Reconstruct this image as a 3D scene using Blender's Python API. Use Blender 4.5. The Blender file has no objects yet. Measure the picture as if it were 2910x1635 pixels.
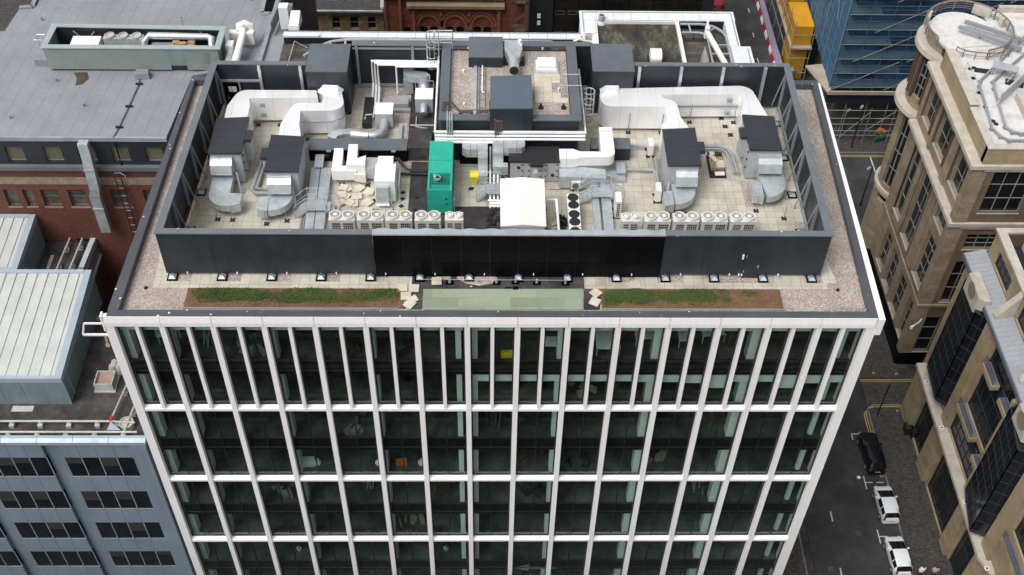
import bpy, math, random
from mathutils import Vector, Matrix
random.seed(7)
R_ = math.radians
SC = bpy.context.scene
COL = SC.collection
# ------------------------------------------------------------------ camera
def make_camera():
    pit, yaw, rol, fpx = 0.8281, 0.03, 0.0251, 3290.1358
    F = Vector((math.sin(yaw)*math.cos(pit), math.cos(yaw)*math.cos(pit), -math.sin(pit)))
    Rt = Vector((math.cos(yaw), -math.sin(yaw), 0)); U = Rt.cross(F)
    R2 = Rt*math.cos(rol)+U*math.sin(rol); U2 = -Rt*math.sin(rol)+U*math.cos(rol)
    cd = bpy.data.cameras.new('camera'); co = bpy.data.objects.new('camera', cd); COL.objects.link(co)
    m = Matrix((R2, U2, -F)).transposed().to_4x4(); m.translation = Vector((22.2578, -44.6768, 52.1455))
    co.matrix_world = m
    cd.sensor_width = 36; cd.lens = fpx/2910*36; cd.clip_start = 1; cd.clip_end = 3000
    SC.camera = co
make_camera()
# ------------------------------------------------------------------ sky, sun, exposure
SUN_DIR = Vector((-0.40, -0.36, 0.84)).normalized()
W = bpy.data.worlds.new('World'); SC.world = W; W.use_nodes = True
nt = W.node_tree; bg = nt.nodes['Background']
sky = nt.nodes.new('ShaderNodeTexSky'); sky.sky_type = 'NISHITA'; sky.sun_disc = False
sky.sun_elevation = math.asin(SUN_DIR.z); sky.sun_rotation = math.atan2(SUN_DIR.x, SUN_DIR.y)
sky.air_density = 1.0; sky.dust_density = 6.0; sky.ozone_density = 1.0
hs = nt.nodes.new('ShaderNodeHueSaturation'); hs.inputs['Saturation'].default_value = 0.22
nt.links.new(sky.outputs[0], hs.inputs['Color']); nt.links.new(hs.outputs[0], bg.inputs['Color'])
bg.inputs['Strength'].default_value = 0.165
sl = bpy.data.lights.new('sun', 'SUN'); sl.energy = 1.2; sl.angle = R_(35); sl.color = (1.0, 0.975, 0.94)
so = bpy.data.objects.new('sun', sl); COL.objects.link(so); so.rotation_euler = SUN_DIR.to_track_quat('Z', 'Y').to_euler()
SC.view_settings.view_transform = 'Standard'; SC.view_settings.look = 'None'
SC.view_settings.exposure = 0.08; SC.view_settings.gamma = 1.0
SC.cycles.max_bounces = 8; SC.cycles.transparent_max_bounces = 12
SC.cycles.use_denoising = True
# ------------------------------------------------------------------ materials
MATS = {}
def new_mat(name):
    m = bpy.data.materials.new(name); m.use_nodes = True; MATS[name] = m
    n = m.node_tree; b = n.nodes['Principled BSDF']
    return m, n, b
def N(n, typ, **kw):
    x = n.nodes.new(typ)
    for k, v in kw.items(): setattr(x, k, v)
    return x
def pos(n, scale=(1, 1, 1)):
    g = N(n, 'ShaderNodeNewGeometry'); mp = N(n, 'ShaderNodeMapping'); mp.inputs['Scale'].default_value = scale
    n.links.new(g.outputs['Position'], mp.inputs['Vector']); return mp.outputs['Vector']
def noise(n, vec, scale, detail=4, rough=.6):
    t = N(n, 'ShaderNodeTexNoise'); t.inputs['Scale'].default_value = scale; t.inputs['Detail'].default_value = detail; t.inputs['Roughness'].default_value = rough
    n.links.new(vec, t.inputs['Vector']); return t.outputs['Fac']
def ramp(n, fac, stops):
    r = N(n, 'ShaderNodeValToRGB'); e = r.color_ramp.elements
    while len(e) < len(stops): e.new(.5)
    for i, (p, c) in enumerate(stops):
        e[i].position = p; e[i].color = (*c, 1) if len(c) == 3 else c
    n.links.new(fac, r.inputs['Fac']); return r.outputs['Color']
def mix(n, fac, a, b, mode='MIX'):
    x = N(n, 'ShaderNodeMix', data_type='RGBA', blend_type=mode)
    for s, v in ((x.inputs['Factor'], fac), (x.inputs['A'], a), (x.inputs['B'], b)):
        if isinstance(v, (int, float)): s.default_value = v
        elif isinstance(v, tuple): s.default_value = (*v, 1) if len(v) == 3 else v
        else: n.links.new(v, s)
    return x.outputs['Result']
def bump(n, b, h, strength=.4, dist=.02):
    x = N(n, 'ShaderNodeBump'); x.inputs['Strength'].default_value = strength; x.inputs['Distance'].default_value = dist
    n.links.new(h, x.inputs['Height']); n.links.new(x.outputs[0], b.inputs['Normal'])
def mat(name, c, rough=.6, metal=0.0, var=.18, vs=.6, fine=.12, fs=7, spots=0.0, spotcol=(.75, .76, .74), streak=0.0, bmp=0.0, spec=.5, rvar=.1):
    """plain material with broad and fine tone variation, optional bird droppings and rain streaks"""
    m, n, b = new_mat(name)
    p = pos(n)
    k = lambda d: tuple(max(0, x*(1-d)) for x in c)
    l = lambda d: tuple(min(1, x*(1+d)) for x in c)
    col = ramp(n, noise(n, p, vs), [(.3, k(var)), (.7, l(var))])
    if fine:
        f = ramp(n, noise(n, p, fs, 6, .7), [(.3, (1-fine,)*3), (.7, (1+fine*.6,)*3)])
        col = mix(n, 1.0, col, f, 'MULTIPLY')
    if streak:
        s = ramp(n, noise(n, pos(n, (2.2, 2.2, .12)), 1.6, 5, .7), [(.42, (1, 1, 1)), (.75, (1-streak,)*3)])
        col = mix(n, 1.0, col, s, 'MULTIPLY')
    if spots:
        v = N(n, 'ShaderNodeTexVoronoi'); v.inputs['Scale'].default_value = 2.3; v.inputs['Randomness'].default_value = 1
        w = N(n, 'ShaderNodeTexNoise'); w.inputs['Scale'].default_value = 9
        mx = N(n, 'ShaderNodeMix', data_type='RGBA'); mx.inputs['Factor'].default_value = .09
        n.links.new(p, mx.inputs['A']); n.links.new(p, w.inputs['Vector']); n.links.new(w.outputs['Color'], mx.inputs['B']); n.links.new(mx.outputs['Result'], v.inputs['Vector'])
        gate = ramp(n, noise(n, p, .55, 3), [(.36, (0,)*3), (.66, (1,)*3)])
        sz = N(n, 'ShaderNodeMath', operation='MULTIPLY'); n.links.new(gate, sz.inputs[0]); sz.inputs[1].default_value = spots
        lt = N(n, 'ShaderNodeMath', operation='LESS_THAN'); n.links.new(v.outputs['Distance'], lt.inputs[0]); n.links.new(sz.outputs[0], lt.inputs[1])
        col = mix(n, lt.outputs[0], col, spotcol)
    n.links.new(col, b.inputs['Base Color'])
    rr = ramp(n, noise(n, p, 1.7, 4), [(.3, (max(.05, rough-rvar),)*3), (.7, (min(1, rough+rvar),)*3)])
    n.links.new(rr, b.inputs['Roughness']); b.inputs['Metallic'].default_value = metal
    b.inputs['Specular IOR Level'].default_value = spec
    if bmp: bump(n, b, noise(n, p, 5, 5), bmp, .03)
    return m
def m_gravel(name, cols, scale=9):
    m, n, b = new_mat(name); p = pos(n)
    v = N(n, 'ShaderNodeTexVoronoi'); v.inputs['Scale'].default_value = scale; n.links.new(p, v.inputs['Vector'])
    s = N(n, 'ShaderNodeSeparateColor'); n.links.new(v.outputs['Color'], s.inputs[0])
    c = ramp(n, s.outputs[0], [(0, cols[0]), (.35, cols[1]), (.7, cols[2]), (1, cols[3])])
    d = ramp(n, v.outputs['Distance'], [(.2, (1, 1, 1)), (.8, (.68, .66, .65))])
    c = mix(n, 1, c, d, 'MULTIPLY')
    c = mix(n, 1, c, ramp(n, noise(n, p, .5, 5), [(.3, (.78, .77, .75)), (.7, (1.12, 1.1, 1.1))]), 'MULTIPLY')
    n.links.new(c, b.inputs['Base Color']); b.inputs['Roughness'].default_value = .85
    bump(n, b, v.outputs['Distance'], .6, -.03); return m
def m_tiles(name, c, joint, size=.6, mortar=.012, var=.1, off=(0, 0), stain=.3, size2=None, brick=False, axes='XY', stretch=None, stainc=(.62, .58, .47)):
    """slabs, setts or bricks: a brick texture laid in world metres"""
    m, n, b = new_mat(name)
    g = N(n, 'ShaderNodeNewGeometry'); sp = N(n, 'ShaderNodeSeparateXYZ'); cb = N(n, 'ShaderNodeCombineXYZ')
    n.links.new(g.outputs['Position'], sp.inputs[0])
    def ax(a):
        if len(a) == 1: return sp.outputs[a]
        add = N(n, 'ShaderNodeMath', operation='ADD'); n.links.new(sp.outputs[a[0]], add.inputs[0]); n.links.new(sp.outputs[a[1]], add.inputs[1]); return add.outputs[0]
    A = axes.split(',') if ',' in axes else list(axes)
    n.links.new(ax(A[0]), cb.inputs[0]); n.links.new(ax(A[1]), cb.inputs[1])
    mp = N(n, 'ShaderNodeMapping'); mp.inputs['Location'].default_value = (off[0], off[1], 0); n.links.new(cb.outputs[0], mp.inputs[0])
    t = N(n, 'ShaderNodeTexBrick'); t.offset = .5 if brick else 0; t.inputs['Scale'].default_value = 1
    t.inputs['Brick Width'].default_value = size; t.inputs['Row Height'].default_value = size2 or size
    t.inputs['Mortar Size'].default_value = mortar; t.inputs['Mortar Smooth'].default_value = .2; t.inputs['Bias'].default_value = 0
    t.inputs['Color1'].default_value = (*[x*(1-var) for x in c], 1); t.inputs['Color2'].default_value = (*[min(1, x*(1+var)) for x in c], 1)
    t.inputs['Mortar'].default_value = (*joint, 1); n.links.new(mp.outputs[0], t.inputs['Vector'])
    p = g.outputs['Position']
    st = ramp(n, noise(n, p, .35, 6, .65), [(.45, (1, 1, 1)), (.8, tuple(1-stain*(1-s)*1.6 for s in stainc))])
    col = mix(n, 1, t.outputs['Color'], st, 'MULTIPLY')
    col = mix(n, 1, col, ramp(n, noise(n, p, 5, 6, .7), [(.3, (.88,)*3), (.7, (1.05,)*3)]), 'MULTIPLY')
    n.links.new(col, b.inputs['Base Color']); b.inputs['Roughness'].default_value = .8
    return m
def m_seams(name, c, pitch=1.0, axis=0, dark=.75, rough=.7, width=.03, slant=0.0, line=None, spots=0.0, var=.12, metal=0.0, rvar=.1, fine=.12):
    """membrane or sheet with a thin welded seam every pitch metres"""
    m = mat(name, c, rough=rough, spots=spots, var=var, vs=.35, fs=4, metal=metal, rvar=rvar, fine=fine); n = m.node_tree; b = n.nodes['Principled BSDF']
    src = b.inputs['Base Color'].links[0].from_socket
    g = N(n, 'ShaderNodeNewGeometry'); sp = N(n, 'ShaderNodeSeparateXYZ'); n.links.new(g.outputs['Position'], sp.inputs[0])
    u = sp.outputs[axis]
    if slant:
        mu = N(n, 'ShaderNodeMath', operation='MULTIPLY_ADD'); n.links.new(sp.outputs[1-axis], mu.inputs[0]); mu.inputs[1].default_value = slant; n.links.new(u, mu.inputs[2]); u = mu.outputs[0]
    pm = N(n, 'ShaderNodeMath', operation='PINGPONG'); n.links.new(u, pm.inputs[0]); pm.inputs[1].default_value = pitch/2
    lt = N(n, 'ShaderNodeMath', operation='LESS_THAN'); n.links.new(pm.outputs[0], lt.inputs[0]); lt.inputs[1].default_value = width
    mp = N(n, 'ShaderNodeMath', operation='MULTIPLY'); n.links.new(lt.outputs[0], mp.inputs[0]); n.links.new(noise(n, g.outputs['Position'], .6, 3), mp.inputs[1])
    n.links.new(mix(n, mp.outputs[0], src, line or tuple(x*(1-dark) for x in c)), b.inputs['Base Color'])
    return m
def m_glass(name, tint, refl=.045, rough=.02):
    m, n, b = new_mat(name); out = n.nodes['Material Output']
    tr = N(n, 'ShaderNodeBsdfTransparent'); tr.inputs[0].default_value = (*tint, 1)
    gl = N(n, 'ShaderNodeBsdfGlossy'); gl.inputs['Roughness'].default_value = rough; gl.inputs[0].default_value = (.9, .95, .97, 1)
    ge = N(n, 'ShaderNodeNewGeometry'); dt = N(n, 'ShaderNodeVectorMath', operation='DOT_PRODUCT'); n.links.new(ge.outputs['Incoming'], dt.inputs[0]); n.links.new(ge.outputs['Normal'], dt.inputs[1])
    ab = N(n, 'ShaderNodeMath', operation='ABSOLUTE'); n.links.new(dt.outputs['Value'], ab.inputs[0])
    om = N(n, 'ShaderNodeMath', operation='SUBTRACT'); om.inputs[0].default_value = 1; n.links.new(ab.outputs[0], om.inputs[1])
    pw = N(n, 'ShaderNodeMath', operation='POWER'); n.links.new(om.outputs[0], pw.inputs[0]); pw.inputs[1].default_value = 5
    ad = N(n, 'ShaderNodeMath', operation='MULTIPLY_ADD'); n.links.new(pw.outputs[0], ad.inputs[0]); ad.inputs[1].default_value = .95; ad.inputs[2].default_value = refl
    mx = N(n, 'ShaderNodeMixShader'); n.links.new(ad.outputs[0], mx.inputs[0]); n.links.new(tr.outputs[0], mx.inputs[1]); n.links.new(gl.outputs[0], mx.inputs[2])
    n.links.new(mx.outputs[0], out.inputs['Surface']); return m
def m_net(name, c, density=.75):
    m, n, b = new_mat(name); out = n.nodes['Material Output']; p = pos(n)
    col = ramp(n, noise(n, pos(n, (.5, .5, 1.6)), .9, 5), [(.3, tuple(x*.55 for x in c)), (.7, tuple(x*1.4 for x in c))])
    n.links.new(col, b.inputs['Base Color']); b.inputs['Roughness'].default_value = .6
    tr = N(n, 'ShaderNodeBsdfTransparent'); tr.inputs[0].default_value = (.75, .85, .95, 1)
    f = ramp(n, noise(n, pos(n, (.25, .25, .9)), 1.1, 5), [(.3, (max(0, density-.28),)*3), (.7, (min(1, density+.15),)*3)])
    mx = N(n, 'ShaderNodeMixShader'); n.links.new(f, mx.inputs[0]); n.links.new(tr.outputs[0], mx.inputs[1]); n.links.new(b.outputs[0], mx.inputs[2])
    n.links.new(mx.outputs[0], out.inputs['Surface']); return m
def m_patch(name, stops, scale=1.2, rough=.9, stretch=(1, 1, 1), bmp=.5, fine=.3):
    m, n, b = new_mat(name); p = pos(n, stretch)
    c = ramp(n, noise(n, p, scale, 8, .68), stops)
    c = mix(n, 1, c, ramp(n, noise(n, pos(n), 9, 5, .7), [(.3, (1-fine,)*3), (.7, (1+fine*.5,)*3)]), 'MULTIPLY')
    n.links.new(c, b.inputs['Base Color']); b.inputs['Roughness'].default_value = rough
    if bmp: bump(n, b, noise(n, pos(n), 8, 5), bmp, .04)
    return m
WHITE = mat('white_facade', (.82, .82, .81), .45, var=.03, fine=.05, streak=.08)
COPE = mat('dark_coping', (.074, .082, .094), .45, var=.12, spots=.16, metal=.1)
CAP = mat('grey_capping', (.135, .157, .172), .45, var=.12, spots=.17, metal=.1)
PANEL = mat('slate_panel', (.024, .032, .039), .42, var=.22, fine=.08, streak=.25, spec=.4)
BLACKP = mat('black_panel', (.003, .003, .004), .35, var=.2, fine=0, spec=.12)
BLACK = mat('black_steel', (.015, .015, .017), .55)
BLUEG = mat('bluegrey_sheet', (.098, .115, .132), .5, var=.15, spots=.05)
GRAVEL = m_gravel('gravel_ballast', [(.30, .255, .225), (.40, .345, .31), (.46, .41, .37), (.60, .56, .52)], 15)
PAVE = m_tiles('paving_slabs', (.49, .465, .395), (.27, .25, .20), .6, .014, .08, stain=.75)
SLAB = mat('loose_slab', (.54, .49, .40), .8, var=.14, fine=.16, vs=1.2)
FELT = m_patch('bitumen_felt', [(.38, (.022, .021, .021)), (.52, (.045, .042, .041)), (.68, (.09, .085, .08))], .7)
MEMB = m_seams('grey_membrane', (.225, .240, .262), 1.05, 0, .42, slant=-.10, spots=.03)
GALV = mat('galvanised_steel', (.55, .60, .62), .38, metal=.55, var=.16, vs=1.2, fine=.14, fs=5, streak=.12)
FOIL = m_seams('foil_wrap', (.93, .94, .95), 1.25, 0, .35, .34, .02, var=.04, metal=.42, rvar=.03, fine=.03)
CASING = mat('grey_casing', (.40, .42, .43), .45, var=.08, streak=.15)
LID = m_seams('black_lid', (.028, .030, .040), .75, 1, .85, .5, .02)
WPAINT = mat('white_paint', (.80, .80, .79), .4, var=.03, fine=.04, streak=.06)
CREAMW = mat('offwhite_paint', (.72, .71, .67), .5, var=.03, fine=.04, streak=.1)
COND = mat('condenser_casing', (.58, .57, .54), .5, var=.05, fine=.05, streak=.1)
GRILL = mat('fan_grille', (.11, .105, .10), .6)
DARKIN = mat('dark_inside', (.012, .014, .016), .7)
GREENP = mat('green_paint', (.02, .36, .26), .42, var=.10, vs=1.3, fine=.14, fs=4)
YELLOW = mat('yellow_plastic', (.72, .62, .03), .45, var=.08)
RUBBER = mat('black_rubber', (.012, .011, .011), .8)
PIPEW = mat('white_pipe_lagging', (.78, .79, .80), .4, var=.06, fine=.08)
PIPEG = mat('grey_pipe_lagging', (.30, .31, .32), .5, var=.15)
PIPEB = mat('brown_pipe', (.10, .065, .06), .5, var=.3)
STEEL = mat('grey_steel_post', (.24, .26, .28), .5, var=.12)
REDB = mat('maroon_rail', (.06, .012, .014), .5)
GREENR = m_tiles('green_roof_sheet', (.26, .31, .22), (.17, .21, .15), 3.2, .012, .12, (.4, .2), .55, .72, True, stainc=(.75, .68, .55))
SOIL = m_patch('planting_soil', [(.25, (.115, .055, .035)), (.5, (.175, .085, .052)), (.75, (.21, .125, .08))], 1.5)
LEAF = m_patch('sedum_leaf', [(.3, (.035, .075, .018)), (.55, (.06, .12, .025)), (.8, (.12, .14, .04))], .8, bmp=0)
LEAF2 = m_patch('sedum_dry', [(.3, (.16, .12, .05)), (.7, (.13, .10, .04))], 1.2, bmp=0)
ASPH = m_patch('asphalt', [(.36, (.022, .023, .025)), (.5, (.036, .037, .039)), (.64, (.055, .056, .057))], .3, .85, bmp=.2, fine=.2)
SETTS = m_tiles('grey_sett_paving', (.062, .056, .050), (.03, .028, .026), .28, .02, .45, (0, 0), .3, .16, True)
KERB = mat('kerb_stone', (.16, .155, .15), .8)
RMARK = mat('road_paint_white', (.55, .55, .53), .7, var=.15, fine=.3)
YMARK = mat('road_paint_yellow', (.50, .36, .10), .7, var=.15, fine=.3)
BCLAD = mat('blue_grey_cladding', (.215, .27, .325), .45, var=.10, vs=.35, fine=.04, streak=.15, metal=.15)
BCLAD2 = mat('pale_blue_coping', (.34, .41, .47), .45, var=.08, metal=.15)
POD = mat('green_grey_sheet', (.19, .245, .265), .5, var=.1, streak=.22, metal=.1)
PODROOF = mat('pale_seam_roof', (.47, .49, .465), .5, var=.09, vs=.8, fine=.06, streak=.05)
LINEG = mat('panel_joint', (.14, .14, .15), .5)
POLEG = mat('weathered_galv', (.42, .42, .40), .6, var=.2, fine=.25)
BRICKR = m_tiles('red_brick', (.15, .043, .026), (.085, .045, .036), .225, .012, .3, stain=.55, size2=.075, brick=True, axes='XY,Z')
SANDB = m_tiles('brown_sandstone', (.26, .17, .085), (.10, .07, .045), .7, .02, .35, stain=.75, size2=.36, brick=True, axes='XY,Z')
REDS = m_tiles('red_sandstone', (.20, .058, .035), (.09, .03, .02), .8, .02, .22, stain=.6, size2=.4, brick=True, axes='XY,Z')
SLATE = m_tiles('slate_roof', (.06, .058, .058), (.03, .03, .03), .35, .02, .3, stain=.3, size2=.25, brick=True, axes='X,YZ')
STONEC = m_tiles('cream_stone', (.31, .25, .175), (.19, .15, .10), 1.3, .016, .12, stain=.8, size2=.62, brick=True, axes='XY,Z')
STONEB = m_tiles('brown_stone_panel', (.185, .13, .085), (.09, .065, .045), 1.4, .014, .12, stain=.6, size2=1.5, axes='XY,Z')
STONEL = mat('pale_ledge_stone', (.47, .43, .37), .8, var=.16, vs=.9, fine=.14, streak=.12)
BROWNM = mat('brown_column_metal', (.095, .062, .048), .5, var=.2)
CREAM2 = m_tiles('yellow_stone', (.36, .285, .18), (.24, .18, .11), 1.1, .014, .08, stain=.6, size2=.7, brick=True, axes='XY,Z')
ROOFW = m_patch('white_roof_coating', [(.35, (.44, .43, .42)), (.5, (.62, .61, .60)), (.66, (.50, .45, .39))], .5, .7, bmp=.1, fine=.06)
ZINC = m_seams('zinc_roof', (.30, .32, .345), .5, 1, .6, .5, .02)
MOSS = m_patch('mossy_roof', [(.36, (.020, .018, .016)), (.48, (.045, .040, .032)), (.56, (.085, .082, .058)), (.66, (.19, .17, .115))], 1.0, .9, (1, .45, 1), .5, .5)
MOSS2 = m_tiles('old_slate_deck', (.075, .066, .055), (.035, .03, .026), 1.1, .02, .4, stain=.5, size2=.4, brick=True)
LOUV = mat('sage_louvre', (.155, .195, .187), .5, var=.08, streak=.1)
LOUVT = mat('sage_capping', (.30, .36, .355), .5, var=.1, spots=.06)
MANS = mat('dark_mansard', (.017, .020, .026), .5, var=.2)
STBAND = mat('stained_stone_band', (.26, .21, .155), .85, var=.25, vs=1.5, fine=.3)
GLASSD = mat('dark_window_glass', (.010, .013, .016), .08, var=.4, vs=.5, fine=0, spec=.5)
GLASSW = m_glass('tinted_glazing', (.80, .868, .845))
CARPET = m_patch('office_carpet', [(.35, (.03, .033, .031)), (.5, (.07, .076, .07)), (.66, (.14, .147, .133))], .55, .9, bmp=0)
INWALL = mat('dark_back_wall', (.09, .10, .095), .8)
INWHITE = mat('white_plaster', (.82, .84, .82), .7, var=.03, fine=.03)
SPAND = mat('dark_spandrel', (.012, .010, .010), .5, var=.4, vs=1.5)
FRAME = mat('dark_window_frame', (.012, .014, .016), .45)
NET = m_net('blue_scaffold_net', (.03, .09, .18), .50)
NET2 = m_net('bright_scaffold_net', (.05, .18, .34), .72)
SCAFP = mat('scaffold_tube', (.22, .25, .25), .5, var=.2)
BOARD = mat('scaffold_board', (.34, .29, .235), .8, var=.2)
BOARD2 = mat('grey_green_board', (.30, .34, .31), .8, var=.25)
YCAB = mat('yellow_cabin', (.55, .27, .012), .5, var=.15, streak=.15)
HOARD = mat('lilac_hoarding', (.55, .50, .66), .6, var=.1)
REDP = mat('red_plastic', (.42, .015, .02), .45)
CARW = mat('white_car_paint', (.76, .79, .82), .22, var=.02, fine=0)
CARB = mat('black_car_paint', (.006, .007, .010), .12, var=.2, fine=0)
CARR = mat('red_car_paint', (.36, .01, .02), .2, var=.05, fine=0)
CARG = mat('car_glass', (.008, .010, .012), .06, var=.1, fine=0)
LAMPR = mat('tail_lamp', (.32, .01, .012), .3, var=.1)
BLUER = mat('blue_railing', (.03, .06, .18), .5)
SKIN = mat('skin', (.45, .28, .2), .6); SHIRT = mat('white_shirt', (.75, .76, .78), .8); DARKC = mat('dark_cloth', (.03, .03, .04), .8)
ORANGE = mat('orange_plastic', (.60, .18, .03), .6); WOOD = mat('pale_wood', (.42, .32, .2), .7)
# ------------------------------------------------------------------ mesh builder
class MB:
    def __init__(s): s.v = []; s.f = []
    def add(s, vs, fs):
        o = len(s.v); s.v += [tuple(map(float, x)) for x in vs]; s.f += [tuple(i+o for i in f) for f in fs]; return s
    def hexa(s, p):  # bottom 0-3 ccw, top 4-7 ccw
        return s.add(p, [(3, 2, 1, 0), (4, 5, 6, 7), (0, 1, 5, 4), (1, 2, 6, 5), (2, 3, 7, 6), (3, 0, 4, 7)])
    def box(s, x0, x1, y0, y1, z0, z1):
        return s.hexa([(x0, y0, z0), (x1, y0, z0), (x1, y1, z0), (x0, y1, z0), (x0, y0, z1), (x1, y0, z1), (x1, y1, z1), (x0, y1, z1)])
    def obox(s, cx, cy, z0, z1, lx, ly, ang=0.0, tilt=0.0):
        c, n = math.cos(ang), math.sin(ang); q = [(-lx/2, -ly/2), (lx/2, -ly/2), (lx/2, ly/2), (-lx/2, ly/2)]
        P = [(cx+a*c-b*n, cy+a*n+b*c, z0+a*tilt) for a, b in q]+[(cx+a*c-b*n, cy+a*n+b*c, z1+a*tilt) for a, b in q]
        return s.hexa(P)
    def prism(s, poly, z0, z1, ztop=None):
        a = sum(poly[i][0]*poly[(i+1) % len(poly)][1]-poly[(i+1) % len(poly)][0]*poly[i][1] for i in range(len(poly)))
        if a < 0: poly = poly[::-1]
        n = len(poly); zt = ztop or (lambda x, y: z1)
        return s.add([(x, y, z0) for x, y in poly]+[(x, y, zt(x, y)) for x, y in poly],
                     [tuple(range(n))[::-1], tuple(range(n, 2*n))]+[(i, (i+1) % n, (i+1) % n+n, i+n) for i in range(n)])
    def profx(s, yz, x0, x1):
        a = sum(yz[i][0]*yz[(i+1) % len(yz)][1]-yz[(i+1) % len(yz)][0]*yz[i][1] for i in range(len(yz)))
        if a < 0: yz = yz[::-1]
        n = len(yz)
        return s.add([(x0, y, z) for y, z in yz]+[(x1, y, z) for y, z in yz], [tuple(range(n))[::-1], tuple(range(n, 2*n))]+[(i, (i+1) % n, (i+1) % n+n, i+n) for i in range(n)])
    def profy(s, xz, y0, y1):
        a = sum(xz[i][0]*xz[(i+1) % len(xz)][1]-xz[(i+1) % len(xz)][0]*xz[i][1] for i in range(len(xz)))
        if a > 0: xz = xz[::-1]
        n = len(xz)
        return s.add([(x, y0, z) for x, z in xz]+[(x, y1, z) for x, z in xz], [tuple(range(n))[::-1], tuple(range(n, 2*n))]+[(i, (i+1) % n, (i+1) % n+n, i+n) for i in range(n)])
    def tube(s, path, r, n=8, closed=False, cap=True):
        P = [Vector(p) for p in path]; m = len(P); ring = []
        up = Vector((0, 0, 1)); pu = None
        for i in range(m):
            a = P[(i-1) % m] if (closed or i) else P[i]; b = P[(i+1) % m] if (closed or i < m-1) else P[i]
            t = (b-a).normalized()
            u = up.cross(t) if pu is None else pu-(pu.dot(t))*t
            if u.length < 1e-3: u = Vector((1, 0, 0)).cross(t)
            u.normalize(); pu = u; w = t.cross(u); k = 1.0
            if closed or 0 < i < m-1:
                d1 = (P[i]-a).normalized(); d2 = (b-P[i]).normalized(); cs = max(.35, math.sqrt(max(0, (1+d1.dot(d2))/2))); k = 1/cs
            rr = r[i] if isinstance(r, (list, tuple)) else r
            ring.append([P[i]+(u*math.cos(2*math.pi*j/n)+w*math.sin(2*math.pi*j/n))*rr*(1 if k == 1 else min(k, 1.35)) for j in range(n)])
        o = [v for q in ring for v in q]; f = []
        for i in range(m if closed else m-1):
            for j in range(n):
                a, b = i*n+j, i*n+(j+1) % n; c, d = ((i+1) % m)*n+(j+1) % n, ((i+1) % m)*n+j; f.append((a, b, c, d))
        if not closed and cap: f += [tuple(range(n))[::-1], tuple(range((m-1)*n, m*n))]
        return s.add(o, f)
    def cyl(s, cx, cy, z0, z1, r0, r1=None, n=20): 
        r1 = r0 if r1 is None else r1
        o = [(cx+r0*math.cos(2*math.pi*j/n), cy+r0*math.sin(2*math.pi*j/n), z0) for j in range(n)]+[(cx+r1*math.cos(2*math.pi*j/n), cy+r1*math.sin(2*math.pi*j/n), z1) for j in range(n)]
        return s.add(o, [tuple(range(n))[::-1], tuple(range(n, 2*n))]+[(j, (j+1) % n, (j+1) % n+n, j+n) for j in range(n)])
    def ringz(s, cx, cy, z0, z1, ro, ri, n=28, ro2=None, ri2=None):
        ro2 = ro2 or ro; ri2 = ri2 or ri; o = []
        for r, z in ((ro, z0), (ro2, z1), (ri2, z1), (ri, z0)):
            o += [(cx+r*math.cos(2*math.pi*j/n), cy+r*math.sin(2*math.pi*j/n), z) for j in range(n)]
        f = []
        for k in range(4):
            for j in range(n): f.append((k*n+j, k*n+(j+1) % n, ((k+1) % 4)*n+(j+1) % n, ((k+1) % 4)*n+j))
        return s.add(o, f)
    def bar(s, a, b, w, h=None):
        h = h or w; a, b = Vector(a), Vector(b); t = (b-a).normalized(); u = Vector((0, 0, 1)).cross(t)
        if u.length < 1e-3: u = Vector((1, 0, 0))
        u.normalize(); v = t.cross(u)
        q = [a-u*w/2-v*h/2, a+u*w/2-v*h/2, a+u*w/2+v*h/2, a-u*w/2+v*h/2]; q2 = [x+(b-a) for x in q]
        return s.add(q+q2, [(3, 2, 1, 0), (4, 5, 6, 7), (0, 1, 5, 4), (1, 2, 6, 5), (2, 3, 7, 6), (3, 0, 4, 7)])
    def quad(s, *p): return s.add(p, [tuple(range(len(p)))])
def arc(cx, cy, r, a0, a1, n=10, ry=None):
    ry = ry or r
    return [(cx+r*math.cos(R_(a0+(a1-a0)*i/n)), cy+ry*math.sin(R_(a0+(a1-a0)*i/n))) for i in range(n+1)]
ORG = {}
def tag(o, label=None, cat=None, group=None, kind=None):
    if label: o['label'] = label
    if cat: o['category'] = cat
    if group: o['group'] = group
    if kind: o['kind'] = kind
    return o
def thing(name, label, cat, loc=(0, 0, 0), group=None):
    o = bpy.data.objects.new(name, None); o.empty_display_size = .3; COL.objects.link(o); o.location = loc
    ORG[o.name] = Vector(loc); return tag(o, label, cat, group)
def part(name, mb, m, parent=None, label=None, smooth=None, cat=None, group=None, kind=None):
    off = ORG[parent.name] if parent else Vector((0, 0, 0))
    me = bpy.data.meshes.new(name); me.from_pydata([(x-off.x, y-off.y, z-off.z) for x, y, z in mb.v], [], mb.f); me.update()
    o = bpy.data.objects.new(name, me); COL.objects.link(o); me.materials.append(m)
    if smooth:
        for p in me.polygons: p.use_smooth = True
        me.set_sharp_from_angle(angle=R_(smooth))
    if parent: o.parent = parent
    ORG[o.name] = off
    return tag(o, label, cat, group, kind)
def solo(name, mb, m, label, cat, group=None, smooth=None):
    """a thing that is one mesh; its origin at its base"""
    xs, ys, zs = zip(*mb.v); off = Vector(((min(xs)+max(xs))/2, (min(ys)+max(ys))/2, min(zs)))
    mb.v = [(x-off.x, y-off.y, z-off.z) for x, y, z in mb.v]
    o = part(name, mb, m, None, label, smooth, cat, group); o.location = off; ORG[o.name] = Vector((0,0,0)); return o
def struct(name, mb, m): return part(name, mb, m, kind='structure')
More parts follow.
